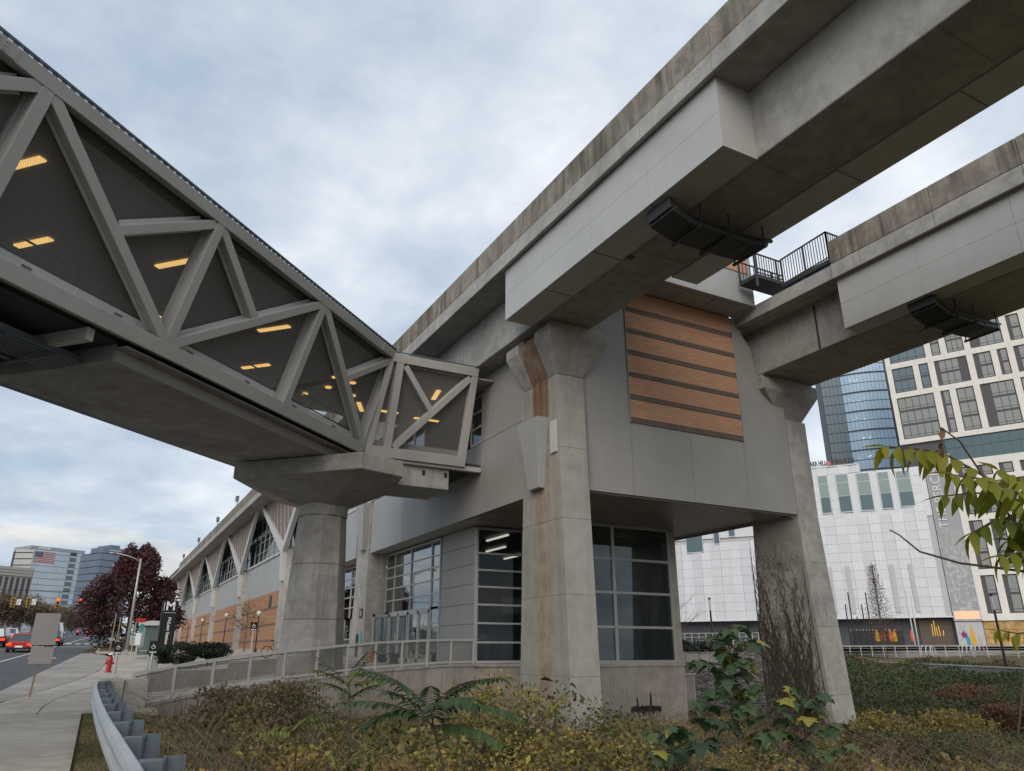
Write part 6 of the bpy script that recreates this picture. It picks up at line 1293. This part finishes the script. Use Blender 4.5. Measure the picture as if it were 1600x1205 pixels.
stuff(leaf_cloud('bramble_cover', P, sz, M['cover'], tone=tone, up=.2), 'low autumn bramble and weeds covering the hollow below the piers', 'bramble')
# finer litter
X, Y, Z = ground_pts(80000, .7, 27, 2, 33, lambda x, y: np.full(len(x), 1.0)); P = np.stack([X, Y, Z + nr.uniform(0, .06, len(X))], 1); k = inview(P); P = P[k]
stuff(leaf_cloud('fallen_leaves', P, .075, M['autumn'], tone=nr.uniform(0, 1, len(P)) * .8 + .1, up=.05), 'dry fallen leaves lying over the hollow', 'leaves')
# bare stems through the brambles
b = MB()
X, Y, Z = ground_pts(5200, 1.5, 26, 6.5, 30, lambda x, y: np.full(len(x), 1.0))
for x, y, z in zip(X, Y, Z):
    a = rnd.uniform(0, 6.28); L = rnd.uniform(.5, 1.3); ln = rnd.uniform(.4, 1.4); p = [(x, y, z), (x + math.cos(a) * L * ln * .5, y + math.sin(a) * L * ln * .5, z + L * .6), (x + math.cos(a) * L * ln * 1.1, y + math.sin(a) * L * ln * 1.1, z + L * .85)]; b.tube(p, .006, 3, .002, cap=False)
stuff(b.build('dry_stems', M['drystem']), 'thin dry stems arching through the brambles', 'stems')
# grass: verge between sidewalk and guardrail, and the bank behind it
def blades(n, x0, x1, y0, y1, hgt, name, label, dens=None):
    X, Y, Z = ground_pts(n, x0, x1, y0, y1, dens or (lambda x, y: np.full(len(x), 1.0))); P = np.stack([X, Y, Z], 1); k = inview(P); P = P[k]; m = len(P)
    a = nr.uniform(0, 6.28, m); h = hgt * nr.uniform(.5, 1.4, m); ln = nr.normal(0, .5, m); w = .006 + .004 * (P[:, 1] / 12); dx = np.stack([np.cos(a), np.sin(a), 0 * a], 1); tip = P + np.stack([np.cos(a + 1.3) * ln * h, np.sin(a + 1.3) * ln * h, h], 1)
    V = np.stack([P - dx * w[:, None], P + dx * w[:, None], tip], 1).reshape(-1, 3); i = np.arange(m) * 3; o = fast_mesh(name, V, np.stack([i, i + 1, i + 2], 1), M['grass'], None, np.clip(.15 + .6 * vnoise(P[:, 0], P[:, 1], 1.5, 2) + nr.normal(0, .2, m), 0, 1)); return stuff(o, label, 'grass')
blades(52000, .02, .75, 3.5, 27.2, .055, 'verge_grass', 'worn short grass between the sidewalk and the guardrail'); blades(60000, .5, 5.5, 7, 30.5, .10, 'bank_grass', 'patchy grass on the bank behind the guardrail')
# ivy slope on the far right
def eastpts(n, px0, px1, d0, d1):
    px = nr.uniform(px0, px1, n); D = d0 + (d1 - d0) * nr.uniform(0, 1, n) ** 1.3; d = np.array([ray(q, 1018) for q in px]); s = D / (d @ FW); X = d[:, 0] * s; Y = d[:, 1] * s; k = ~blocked(X, Y); X, Y = X[k], Y[k]; Z = np.array([gz(a, c) for a, c in zip(X, Y)]); return X, Y, Z, D[k]
X, Y, Z, D = eastpts(95000, 1300, 1850, 20, 84); dlim = np.array([interp(q, ((1300, 92), (1375, 88), (1600, 53), (1680, 48))) for q in 800 + FPX * (X * FW[1] - Y * FW[0]) / (X * FW[0] + Y * FW[1]) / math.cos(PITCH) * .93]); k = D < dlim; X, Y, Z, D = X[k], Y[k], Z[k], D[k]
hv = .1 + .9 * np.clip(vnoise(X, Y, 3.2, 6) * 1.4 - .35, 0, 1); P = np.stack([X, Y, Z + hv * nr.uniform(0, 1, len(X)) ** .6], 1)
n_ = len(X); sz = .12 * (D / 26) ** .75; tn = .25 + .5 * vnoise(X, Y, 4, 3) + nr.normal(0, .2, n_); tn = np.where(vnoise(X, Y, 6, 8) > .74, .95, tn)
stuff(leaf_cloud('ivy_slope', P, sz, M['ivy'], tone=tn, up=.2), 'dark ivy and shrubs spreading over the slope up to the plaza wall', 'ivy')
# gravel bank beyond the station corner
ns_ = 9000; px = nr.uniform(1035, 1215, ns_); D = nr.uniform(38, 74, ns_); Vv, Ff = [], []; cube = np.array([(-1, -1, -.6), (1, -1, -.6), (1, 1, -.6), (-1, 1, -.6), (-.7, -.6, .6), (.6, -.7, .6), (.7, .6, .5), (-.6, .7, .55)]); cf = np.array([(0, 1, 5, 4), (1, 2, 6, 5), (2, 3, 7, 6), (3, 0, 4, 7), (4, 5, 6, 7)])
nn_ = 0
for q, d_ in zip(px, D):
    p = onD(q, 1018, d_); x, y = p[0], p[1]
    if bool(blocked(np.array([x]), np.array([y]))[0]): continue
    s = rnd.uniform(.07, .20); a = rnd.uniform(0, 6.3); R_ = np.array([(math.cos(a), -math.sin(a), 0), (math.sin(a), math.cos(a), 0), (0, 0, 1)]); Vv.append((cube * s * [1, rnd.uniform(.6, 1), rnd.uniform(.5, .9)]) @ R_.T + [x, y, gz(x, y) + .02]); Ff.append(cf + 8 * nn_); nn_ += 1
def stonemat():
    t = NT('river_stones'); at = t.n('ShaderNodeAttribute', attribute_name='tone'); return t.bsdf(t.mix(at.outputs['Fac'], c3(.04, .034, .028), c3(.24, .215, .18)), .85)
stuff(fast_mesh('gravel_bank', np.concatenate(Vv), np.concatenate(Ff), stonemat(), None, np.repeat(nr.uniform(0, 1, nn_) ** 1.6, 5)), 'bank of loose river stones beyond the station corner', 'stones')
kb = thing('bank_kerb', 'pale concrete kerb across the gravel bank', 'kerb', gpt(1100, 60))
for i in range(5): a, c = onD(1050 + i * 21, 1027, 58), onD(1070.5 + i * 21, 1027, 58); zc_ = 1.1; MB().bar((a[0], a[1], zc_), (c[0], c[1], zc_), .3, .55).build('kerb_stone', M['walkconc'], kb, bevel=.02)
# shrubs
def blob_pts(n, c, r, seed, squash=.8, clump=.35):
    g_ = np.random.RandomState(seed); nc = 38; cs_ = g_.normal(size=(nc, 3)); cs_ /= np.linalg.norm(cs_, axis=1)[:, None]; cs_ *= (g_.uniform(.35, 1, nc) ** .5)[:, None]; idx = g_.randint(0, nc, n); v = g_.normal(size=(n, 3)); v /= np.linalg.norm(v, axis=1)[:, None]; v *= clump * (g_.uniform(.3, 1, n) ** .5)[:, None]
    return np.array(c) + (cs_[idx] + v) * np.array(r) * np.array([1, 1, squash])
def shrub(c, r, n, size, mat, label, group=None, seed=1, trunks=3, cat='shrub', tall=.6):
    t = thing('shrub', label, cat, c, group); pts = blob_pts(n, (c[0], c[1], c[2] + tall + r[2] * .5), r, seed); leaf_cloud('foliage', pts, size, M[mat], t, tone=np.clip(.2 + .6 * (pts[:, 2] - c[2] - tall) / (r[2] * 1.4) + nr.normal(0, .2, n), 0, 1)); b = MB()
    for k in range(trunks): a = rnd.uniform(0, 6.28); b.tube([(c[0] + .15 * math.cos(a), c[1] + .15 * math.sin(a), c[2] - .1), (c[0] + r[0] * .35 * math.cos(a), c[1] + r[1] * .35 * math.sin(a), c[2] + tall + r[2] * .5)], .05, 6, .025)
    b.build('stems', M['twig'], t); return t
c = onY(277, 1030, 46); shrub((c[0], c[1], zw(c[0], c[1])), (1.25, 1.0, .62), 5200, .11, 'ever', 'dark evergreen shrub trimmed flat beside the metro pylon', seed=4, tall=.55); c = onY(328, 1030, 47); shrub((c[0], c[1], zw(c[0], c[1])), (1.15, .9, .5), 4200, .11, 'ever', 'dark evergreen shrub spreading beside the ramp', seed=9, tall=.5)
for i, (x, lab) in enumerate(((1060, 'round clipped shrub on the gravel bank next to the station corner'), (1071, 'round clipped shrub on the gravel bank, second from the station corner'), (1089, 'round clipped shrub on the gravel bank just before the black lamp'), (1107, 'wide clipped shrub at the foot of the black lamp'), (1125, 'clipped shrub just past the black lamp'), (1168, 'broad dark shrub beside the vine-covered pier'))):
    p = onD(x, 1010, 70); shrub((p[0], p[1], gz(p[0], p[1])), (.7 if i < 5 else 1.7, .7, .75), 700, .16, 'ever', lab, 'clipped shrubs on the gravel bank', 20 + i, 1, tall=.05)
c = onD(425, 1018, 22.5); shrub((c[0], c[1], gz(c[0], c[1])), (2.0, 1.2, .75), 5200, .10, 'autumn', 'dry brown bramble mound below the ramp railing', seed=50, trunks=14, tall=.35)
c = onD(800, 1018, 16); shrub((c[0], c[1], gz(c[0], c[1])), (1.0, .8, .95), 3200, .08, 'cover', 'twiggy yellowing bush between the ribbed wall and the rust-streaked pier', seed=51, trunks=12, tall=.5)
c = onD(905, 1018, 13); shrub((c[0], c[1], gz(c[0], c[1])), (1.3, .9, .75), 3400, .085, 'cover', 'olive bush at the foot of the rust-streaked pier', seed=52, trunks=8, tall=.2)
c = onD(655, 1018, 10.5); shrub((c[0], c[1], gz(c[0], c[1])), (1.0, .8, .6), 2600, .075, 'cover', 'low green and yellow bush around the large dark sapling', seed=63, trunks=8, tall=.15)
c = onD(1010, 1018, 14.5); shrub((c[0], c[1], gz(c[0], c[1])), (1.1, .8, .5), 2200, .08, 'autumn', 'brown dry bush below the tar-splashed plinth', seed=64, trunks=8, tall=.1)
c = onD(1360, 1018, 24); shrub((c[0], c[1], gz(c[0], c[1])), (1.3, 1.0, .8), 2600, .11, 'cover', 'yellow-green bush beside the vine-covered pier', seed=53, trunks=8, tall=.1)
for i_, (x_, d_, m_, r_, lab_) in enumerate(((1420, 38, 'ivy', 2.2, 'dark leafy bush midway up the ivy slope'), (1500, 44, 'russet', 1.8, 'reddish dry bush high on the ivy slope'), (1565, 33, 'russet', 1.3, 'brown dry bush on the ivy slope below the black lamp'), (1470, 30, 'cover', 1.5, 'olive weedy bush low on the ivy slope'))):
    c = onD(x_, 1018, d_); shrub((c[0], c[1], gz(c[0], c[1])), (r_, r_, .7), 2200, .15, m_, lab_, seed=54 + i_, trunks=8, tall=.15)
# trees
def tree(c, h, cr, n, size, mat, label, seed, trunk_r=.16, cz=.6, limbs=12, group=None, name='tree', bare=False, shape=(1, 1, 1), cat='tree'):
    t = thing(name, label, cat, c, group); g_ = random.Random(seed); b = MB(); c = np.array(c, float); top = c + [0, 0, h * .8]; b.tube([c - [0, 0, .2], c + [g_.uniform(-.1, .1), g_.uniform(-.1, .1), h * .3], top], trunk_r, 8, trunk_r * .25); tips = []
    for k in range(limbs):
        z0 = h * g_.uniform(.18, .65); a = k * 2.4 + g_.uniform(-.4, .4); L = cr * g_.uniform(.6, 1.0) * (1.15 - z0 / h); p0 = c + [0, 0, z0]; p1 = p0 + np.array([math.cos(a) * L * .5, math.sin(a) * L * .5, L * .45]); p2 = p0 + np.array([math.cos(a) * L, math.sin(a) * L, L * g_.uniform(.6, 1.0)]); b.tube([p0, p1, p2], trunk_r * .38, 6, trunk_r * .08); tips += [p1, p2, (p1 + p2) / 2]
        for m in range(4 if bare else 2):
            q = p1 + (p2 - p1) * g_.random(); aa = a + g_.uniform(-1.2, 1.2); q2 = q + np.array([math.cos(aa), math.sin(aa), g_.uniform(.3, 1.2)]) * L * .4; b.tube([q, q2], trunk_r * .13, 4, trunk_r * .04); tips.append(q2)
            if bare:
                for _ in range(3): q3 = q2 + np.array([g_.uniform(-1, 1), g_.uniform(-1, 1), g_.uniform(0, 1.2)]) * L * .28; b.tube([q + (q2 - q) * g_.random(), q3], trunk_r * .06, 3, trunk_r * .03, cap=False)
    b.build('trunk', M['bark'], t)
    if n:
        gg = np.random.RandomState(seed); tips = np.array(tips + [top]); idx = gg.randint(0, len(tips), n); v = gg.normal(size=(n, 3)); v /= np.linalg.norm(v, axis=1)[:, None]; pts = tips[idx] + v * (cr * .34 * gg.uniform(.2, 1, n) ** .5)[:, None]; pts = c + (pts - c) * np.array(shape)
        leaf_cloud('crown', pts, size, M[mat], t, gg, tone=np.clip(.1 + .55 * (pts[:, 2] - c[2]) / h + gg.normal(0, .22, n), 0, 1))
    return t
pt = tree((2.4, 79, prof(79)), 8.6, 4.4, 0, .27, 'purple', 'purple-leaved tree on the kerbed lawn behind the bus shelter', 3, .2, limbs=20, shape=(1.05, 1, 1))
pp_ = blob_pts(26000, (2.5, 79, prof(79) + 4.9), (4.1, 4.1, 4.3), 17, .95, .33); pk_ = np.clip((pp_[:, 2] - prof(79) - 1) / 8.2, 0, 1); pp_[:, :2] = np.array([2.5, 79]) + (pp_[:, :2] - np.array([2.5, 79])) * (1.22 - .75 * pk_)[:, None]; leaf_cloud('crown', pp_, .27, M['purple'], pt, tone=np.clip(.1 + .55 * (pp_[:, 2] - prof(79)) / 9 + nr.normal(0, .22, len(pp_)), 0, 1))
for i, (x, D, h, cr, m) in enumerate(((2, 150, 5.8, 3.6, 'autumn'), (24, 168, 6.0, 3.8, 'autumn'), (48, 185, 6.2, 3.8, 'autumn'), (66, 200, 5.5, 3.4, 'autumn'), (-20, 140, 6.0, 4.0, 'autumn'), (98, 260, 10, 5, 'autumn'), (112, 270, 9, 4.5, 'autumn'))):
    p = onY(x, 985, D); lab = ('brown leafless-looking tree at the road edge before the low office block', 'thinning brown tree, second in the row before the low office block', 'thinning brown tree, third in the row along the road', 'smallest thinning brown tree ending the row along the road', 'tall brown tree where the row along the road begins', 'slim brown tree in front of the pale office slab', 'slim brown tree standing before the dark strip of the office slab')[i]
    tree((p[0], p[1], prof(min(p[1], 175)) - .5), h, cr, 3600, .42, m, lab, 40 + i, .2, limbs=14, group='autumn trees along the road', bare=True)
tree((10.2, 63, zw(10.2, 63)), 4.3, 1.5, 260, .16, 'autumn', 'thin young tree with few leaves before the brick wing', 61, .05, limbs=11, bare=True)
p = gpt(1384, 104); tr = thing('bare_conifer', 'narrow russet bald cypress before the white hall', 'tree', (p[0], p[1], 1.2)); b = MB(); b.tube([(p[0], p[1], .6), (p[0], p[1], 13.2)], .14, 8, .03); g_ = random.Random(2); pts = []
for k in range(150):
    z = 2.6 + 10.2 * k / 150; a = k * 2.4; L = 2.7 * (1 - (z - 2) / 12.2) + .15; q = np.array([p[0] + math.cos(a) * L, p[1] + math.sin(a) * L, z + L * .25]); b.tube([(p[0], p[1], z), q], .025, 4, .01, cap=False)
    for m in range(11): f_ = g_.random(); pts.append(np.array([p[0], p[1], z]) * (1 - f_) + q * f_ + np.array([g_.gauss(0, .12), g_.gauss(0, .12), g_.gauss(0, .14)]))
b.build('trunk', M['bark'], tr); leaf_cloud('crown', np.array(pts), .19, M['russet'], tr)
p = gpt(1062, 72); tree((p[0], p[1], 1.9), 6.2, 2.4, 0, .1, 'autumn', 'small leafless tree behind the clipped shrubs', 71, .07, limbs=12, bare=True)
# ------------------------------------------------------------------ compound-leaved saplings (each leaflet is a leaf-shaped mesh)
def leaflet(L, w, curl=.12):
    prof_l = [(0, .02), (.12, .30), (.32, .5), (.55, .44), (.78, .25), (.92, .10), (1, 0)]; V, F = [], []
    for i, (t_, k) in enumerate(prof_l):
        zc_ = -curl * L * t_ * t_; V += [(-w * k, L * t_, zc_ + w * k * .35), (0, L * t_, zc_), (w * k, L * t_, zc_ + w * k * .35)]
        if i: j = i * 3; F += [(j - 3, j - 2, j + 1, j), (j - 2, j - 1, j + 2, j + 1)]
    return np.array(V), F
def orient(V, base, d, up):
    d = np.array(d, float); d /= np.linalg.norm(d); x = np.cross(d, up); x /= max(1e-6, np.linalg.norm(x)); z = np.cross(x, d); return np.array(base) + V[:, :1] * x + V[:, 1:2] * d + V[:, 2:] * z
def frond(acc, base, d, L, pairs, ll, droop, g_, tone, stem):
    base = np.array(base, float); d = np.array(d, float); d /= np.linalg.norm(d); pts = [base]; dd = d.copy(); n = 8
    for k in range(n): dd = dd + np.array([0, 0, -droop / n]); dd /= np.linalg.norm(dd); pts.append(pts[-1] + dd * L / n)
    stem.tube(pts, .006 * max(1, L / .6), 5, .002, cap=False)
    for k in range(pairs):
        f_ = .18 + .8 * k / max(1, pairs - 1); i = min(n - 1, int(f_ * n)); p = pts[i] + (pts[i + 1] - pts[i]) * (f_ * n - i); ax = pts[i + 1] - pts[i]; ax /= np.linalg.norm(ax); side_ = np.cross(ax, (0, 0, 1.0)); side_ /= max(1e-6, np.linalg.norm(side_))
        for s in (-1, 1):
            dv = side_ * s * .85 + ax * .45 + np.array([0, 0, -.35 + g_.uniform(-.2, .15)]); l = ll * (1 - .35 * abs(f_ - .45)) * g_.uniform(.85, 1.15); V, F = leaflet(l, l * .34, g_.uniform(.05, .3)); acc.append((orient(V, p, dv, (0, 0, 1.0)), F, tone + g_.uniform(-.2, .2)))
    V, F = leaflet(ll * .9, ll * .3); acc.append((orient(V, pts[-1], dd, (0, 0, 1.0)), F, tone))
def commit(acc, name, mat, t):
    Vs, Fs, ts, n = [], [], [], 0
    for V, F, tn in acc: Vs.append(V); Fs += [tuple(i + n for i in f) for f in F]; ts += [tn] * len(F); n += len(V)
    return fast_mesh(name, np.concatenate(Vs), Fs, mat, t, np.clip(ts, 0, 1))
def sapling(px_, top_px, D, fronds, L, pairs, ll, label, seed, mat='ailan', tone=.4, droop=.7, el=.6):
    top = onD(*top_px, D); gx_, gy_ = onD(px_[0], 1018, D)[:2]; base = np.array([gx_, gy_, gz(gx_, gy_)]); t = thing('sapling', label, 'sapling', base, None); g_ = random.Random(seed); stem = MB(); mid = (base + top) / 2 + np.array([.06, 0, .0]); stem.tube([base - [0, 0, .1], mid, top], .02, 7, .01)
    leaves = []
    for k in range(fronds):
        a = k * 2.4 + g_.uniform(-.3, .3); e_ = el + g_.uniform(-.35, .35); p0 = base + (top - base) * (1 - .3 * g_.random() * (k / fronds)); acc = []; frond(acc, p0, (math.cos(a) * math.cos(e_), math.sin(a) * math.cos(e_), math.sin(e_)), L * g_.uniform(.75, 1.1), pairs, ll, droop, g_, tone + g_.uniform(-.15, .15), stem); leaves.append(acc)
    stem.build('stem', M['twig'], t)
    for acc in leaves: commit(acc, 'frond', M[mat], t)
    return t
sapling((716, 1190), (672, 1110), 9.2, 11, 1.0, 14, .19, 'large dark green sapling with feathery fronds before the ribbed wall', 5, tone=.3, droop=.8, el=.55); sapling((556, 1110), (545, 1066), 14, 9, .8, 11, .17, 'slender sapling with yellow-green fronds before the ramp railing', 8, tone=.75, droop=.5, el=.7); sapling((470, 1150), (462, 1132), 11, 6, .5, 8, .12, 'low yellow-green sapling on the grassy bank', 12, tone=.9, droop=.5, el=.4)
sapling((740, 1150), (742, 1098), 13, 5, .55, 7, .15, 'small yellowing sapling behind the large dark one', 14, tone=1.0, droop=.3, el=.7, mat='ailany'); sapling((870, 1180), (866, 1100), 11.5, 4, .4, 5, .14, 'small yellowing sapling at the foot of the rust-streaked pier', 15, tone=.7, droop=.3, el=.9, mat='ailany')
# broad-leaved saplings
def palm(s):
    lob = [(0, 0), (.30, -.02), (.52, .16), (.34, .26), (.62, .50), (.30, .50), (.22, .70), (0, 1.0)]; P = lob + [(-x, y) for x, y in lob[-2:0:-1]]; V = [(0, .35, 0)] + [(x * s, y * s, -.10 * s * (x * x + y * y) * 2 + .12 * abs(x) * s) for x, y in P]; V[0] = (0, .35 * s, 0); n = len(P)
    return np.array(V), [(0, i + 1, (i + 1) % n + 1) for i in range(n)]
def broad(pb, D, h, spread, n, s, label, seed, tone=.35):
    gx_, gy_ = onD(pb, 1018, D)[:2]; base = np.array([gx_, gy_, gz(gx_, gy_)]); t = thing('broadleaf_sapling', label, 'sapling', base); g_ = random.Random(seed); stem = MB(); top = base + [0.05, 0, h]; stem.tube([base - [0, 0, .1], base + [.05, .02, h * .5], top], .022, 7, .008)
    tips = []
    for k in range(max(5, n // 9)):
        f_ = .2 + .78 * k / max(1, n // 9 - 1) if n >= 18 else g_.uniform(.3, 1); a = k * 2.4; p0 = base + (top - base) * f_; L = spread * (1.15 - .7 * f_) * g_.uniform(.7, 1.1); p1 = p0 + np.array([math.cos(a) * L, math.sin(a) * L, L * .35]); stem.tube([p0, (p0 + p1) / 2 + [0, 0, .04], p1], .010, 5, .004, cap=False); tips.append((p0, p1))
    stem.build('stem', M['twig'], t)
    for k in range(n):
        p0, p1 = tips[k % len(tips)]; q = p0 + (p1 - p0) * g_.uniform(.3, 1.05); a = g_.uniform(0, 6.28); dv = np.array([math.cos(a), math.sin(a), -.55 + g_.uniform(-.3, .35)]); V, F = palm(s * g_.uniform(.65, 1.25)); V = orient(V, q + dv * .06, dv, (g_.uniform(-.3, .3), g_.uniform(-.3, .3), 1.0)); tn = .97 if g_.random() < .09 else tone + g_.uniform(-.3, .25); fast_mesh('leaf', V, F, M['maple'], t, [min(.99, max(0, tn))] * len(F))
    return t
broad(1138, 17, 3.1, 1.05, 200, .30, 'tall broad-leaved sapling between the plinth and the vine-covered pier', 21); broad(1040, 13.5, 1.25, .85, 80, .27, 'low broad-leaved sapling before the tar-splashed plinth', 22); broad(1240, 17, 1.9, 1.0, 110, .30, 'broad-leaved sapling at the foot of the vine-covered pier', 23, .45); broad(1080, 11.5, .9, .7, 34, .26, 'dark broad-leaved sapling low among the brambles', 24, .25); broad(945, 12.0, .55, .5, 16, .17, 'small yellow-leaved seedling before the plinth', 25, .85); broad(700, 7.6, .7, .35, 9, .17, 'single-stemmed seedling with glossy blue-green leaves at the front of the brambles', 26, .2); broad(640, 9, .5, .5, 14, .13, 'seedling with yellow leaves among the brambles', 27, .9)
# dry vines climbing the right pier
vn = thing('climbing_vine', 'dry brown vine climbing the shaded face of the pier on the right', 'vine', (24.3, 22, -1.7)); g_ = random.Random(31)
for k in range(150):
    y = g_.uniform(21.0, 23.3) if k > 30 else g_.uniform(20.5, 22.2); z = -1.9; top = g_.uniform(.6, 3.2) if k % 3 else g_.uniform(3.0, 6.4); pts = []; drift = g_.uniform(-.02, .10)
    while z < top: pts.append((24.36 - .05 * g_.random(), min(23.5, max(20.45 + (z + 2) * .06, y)), z)); z += .22; y += g_.gauss(drift, .10)
    if len(pts) > 3: b = MB(); b.tube(pts, .014 if k % 6 else .038, 5, .005); b.build('vine_stem', M['vinebark'], vn)
q = []
for k in range(1500): z = -1.8 + 7.2 * g_.random() ** 2.0; q.append((24.33 - .08 * g_.random(), 21.2 + g_.gauss(.6 + .1 * z, .55), z))
q = np.array(q); q[:, 1] = np.clip(q[:, 1], 20.6, 23.5); leaf_cloud('dry_leaves', q, .085, M['autumn'], vn)
# near branch reaching in from the right: tree-of-heaven by the sidewalk
nb = thing('roadside_sapling', 'yellow-green leafy branch of a sapling reaching in close from the right', 'sapling', (2.35, .65, gz(2.35, .65)))
D0 = 2.35; trunk = MB(); tb0 = np.array([2.62, .55, gz(2.62, .55)]); tt = onD(1690, 890, D0); trunk.tube([tb0 - [0, 0, .2], tb0 + [.0, .05, 1.2], tt, onD(1730, 600, D0 + .1)], .028, 8, .012).build('trunk', M['twig'], nb, smooth=True)
g_ = random.Random(77); stem = MB(); accs = []
def near_frond(px_pts, D, ll, tone, every=.022):
    P = [onD(x, y, D + dz) for x, y, dz in px_pts]; pts = []
    for a, c in zip(P, P[1:]):
        for k in range(6): pts.append(a + (c - a) * k / 6)
    pts.append(P[-1]); stem.tube(pts, .0055, 6, .002, cap=False); acc = []; L = 0
    for i in range(1, len(pts)):
        seg = np.linalg.norm(pts[i] - pts[i - 1]); L += seg
        if L > every * (1.3):
            L = 0; ax = pts[i] - pts[i - 1]; ax /= np.linalg.norm(ax); f_ = i / len(pts)
            for s in (-1, 1):
                side_ = np.cross(ax, (0, 0, 1.0)); side_ /= np.linalg.norm(side_); dv = side_ * s * .62 + ax * .30 + np.array([0, 0, -.62 + g_.uniform(-.2, .25)]); l = ll * g_.uniform(.8, 1.15) * (1.05 - .35 * f_); V, F = leaflet(l, l * .36, g_.uniform(.1, .45)); acc.append((orient(V, pts[i], dv, (g_.uniform(-.4, .4), g_.uniform(-.4, .4), 1.0)), F, tone + .35 * f_ + g_.uniform(-.12, .12)))
    V, F = leaflet(ll * .7, ll * .22); acc.append((orient(V, pts[-1], pts[-1] - pts[-2], (0, 0, 1.0)), F, tone + .5)); accs.append(acc)
near_frond([(1690, 890, 0), (1600, 800, 0), (1540, 745, 0), (1470, 706, .02), (1420, 700, .03), (1384, 698, .04)], D0, .118, .28)
near_frond([(1690, 890, 0), (1630, 800, .05), (1575, 775, .08), (1520, 770, .1), (1478, 775, .12)], D0, .115, .1); near_frond([(1690, 890, 0), (1640, 850, -.05), (1600, 820, -.05), (1556, 812, -.04), (1520, 832, -.03)], D0, .11, .08); near_frond([(1700, 960, 0), (1640, 900, .02), (1600, 850, .02), (1575, 845, .0)], D0, .11, .05); near_frond([(1720, 800, 0), (1660, 735, .0), (1610, 760, .02), (1560, 735, .02)], D0, .105, .2)
near_frond([(1700, 930, 0), (1650, 870, -.1), (1600, 862, -.12), (1566, 868, -.12)], D0, .115, .1); near_frond([(1690, 890, 0), (1640, 800, -.12), (1590, 770, -.15), (1530, 748, -.15), (1490, 742, -.15)], D0, .12, .2); near_frond([(1700, 850, .1), (1650, 770, .1), (1600, 745, .12), (1550, 752, .14)], D0, .11, .12)
near_frond([(1700, 1010, .1), (1640, 985, .2), (1590, 990, .25), (1560, 985, .3)], D0 + .5, .085, .45)
for px_pts in ([(1700, 960, 0), (1600, 893, .0), (1500, 880, .05), (1437, 862, .1), (1405, 836, .12), (1390, 828, .14)], [(1690, 890, 0), (1600, 840, 0), (1500, 690, 0), (1470, 668, 0)], [(1700, 1260, 0), (1590, 1150, 0), (1597, 1090, 0), (1600, 1050, 0)]):
    MB().tube([onD(x, y, D0 + dz) for x, y, dz in px_pts], .005, 6, .002, cap=False).build('bare_twig', M['twig'], nb, smooth=True)
stuff(stem.build('twigs', M['twig'], nb, smooth=True))
for acc in accs: commit(acc, 'frond', M['ailany'], nb)
acc = []
for k in range(9): p = onD(1466 + g_.uniform(-6, 8), 668 + k * 8, D0); V, F = leaflet(.035, .016, .5); acc.append((orient(V, p, (g_.uniform(-1, 1), g_.uniform(-1, 1), -.6), (0, 0, 1.0)), F, g_.random()))
commit(acc, 'withered_leaf', M['russet'], nb)
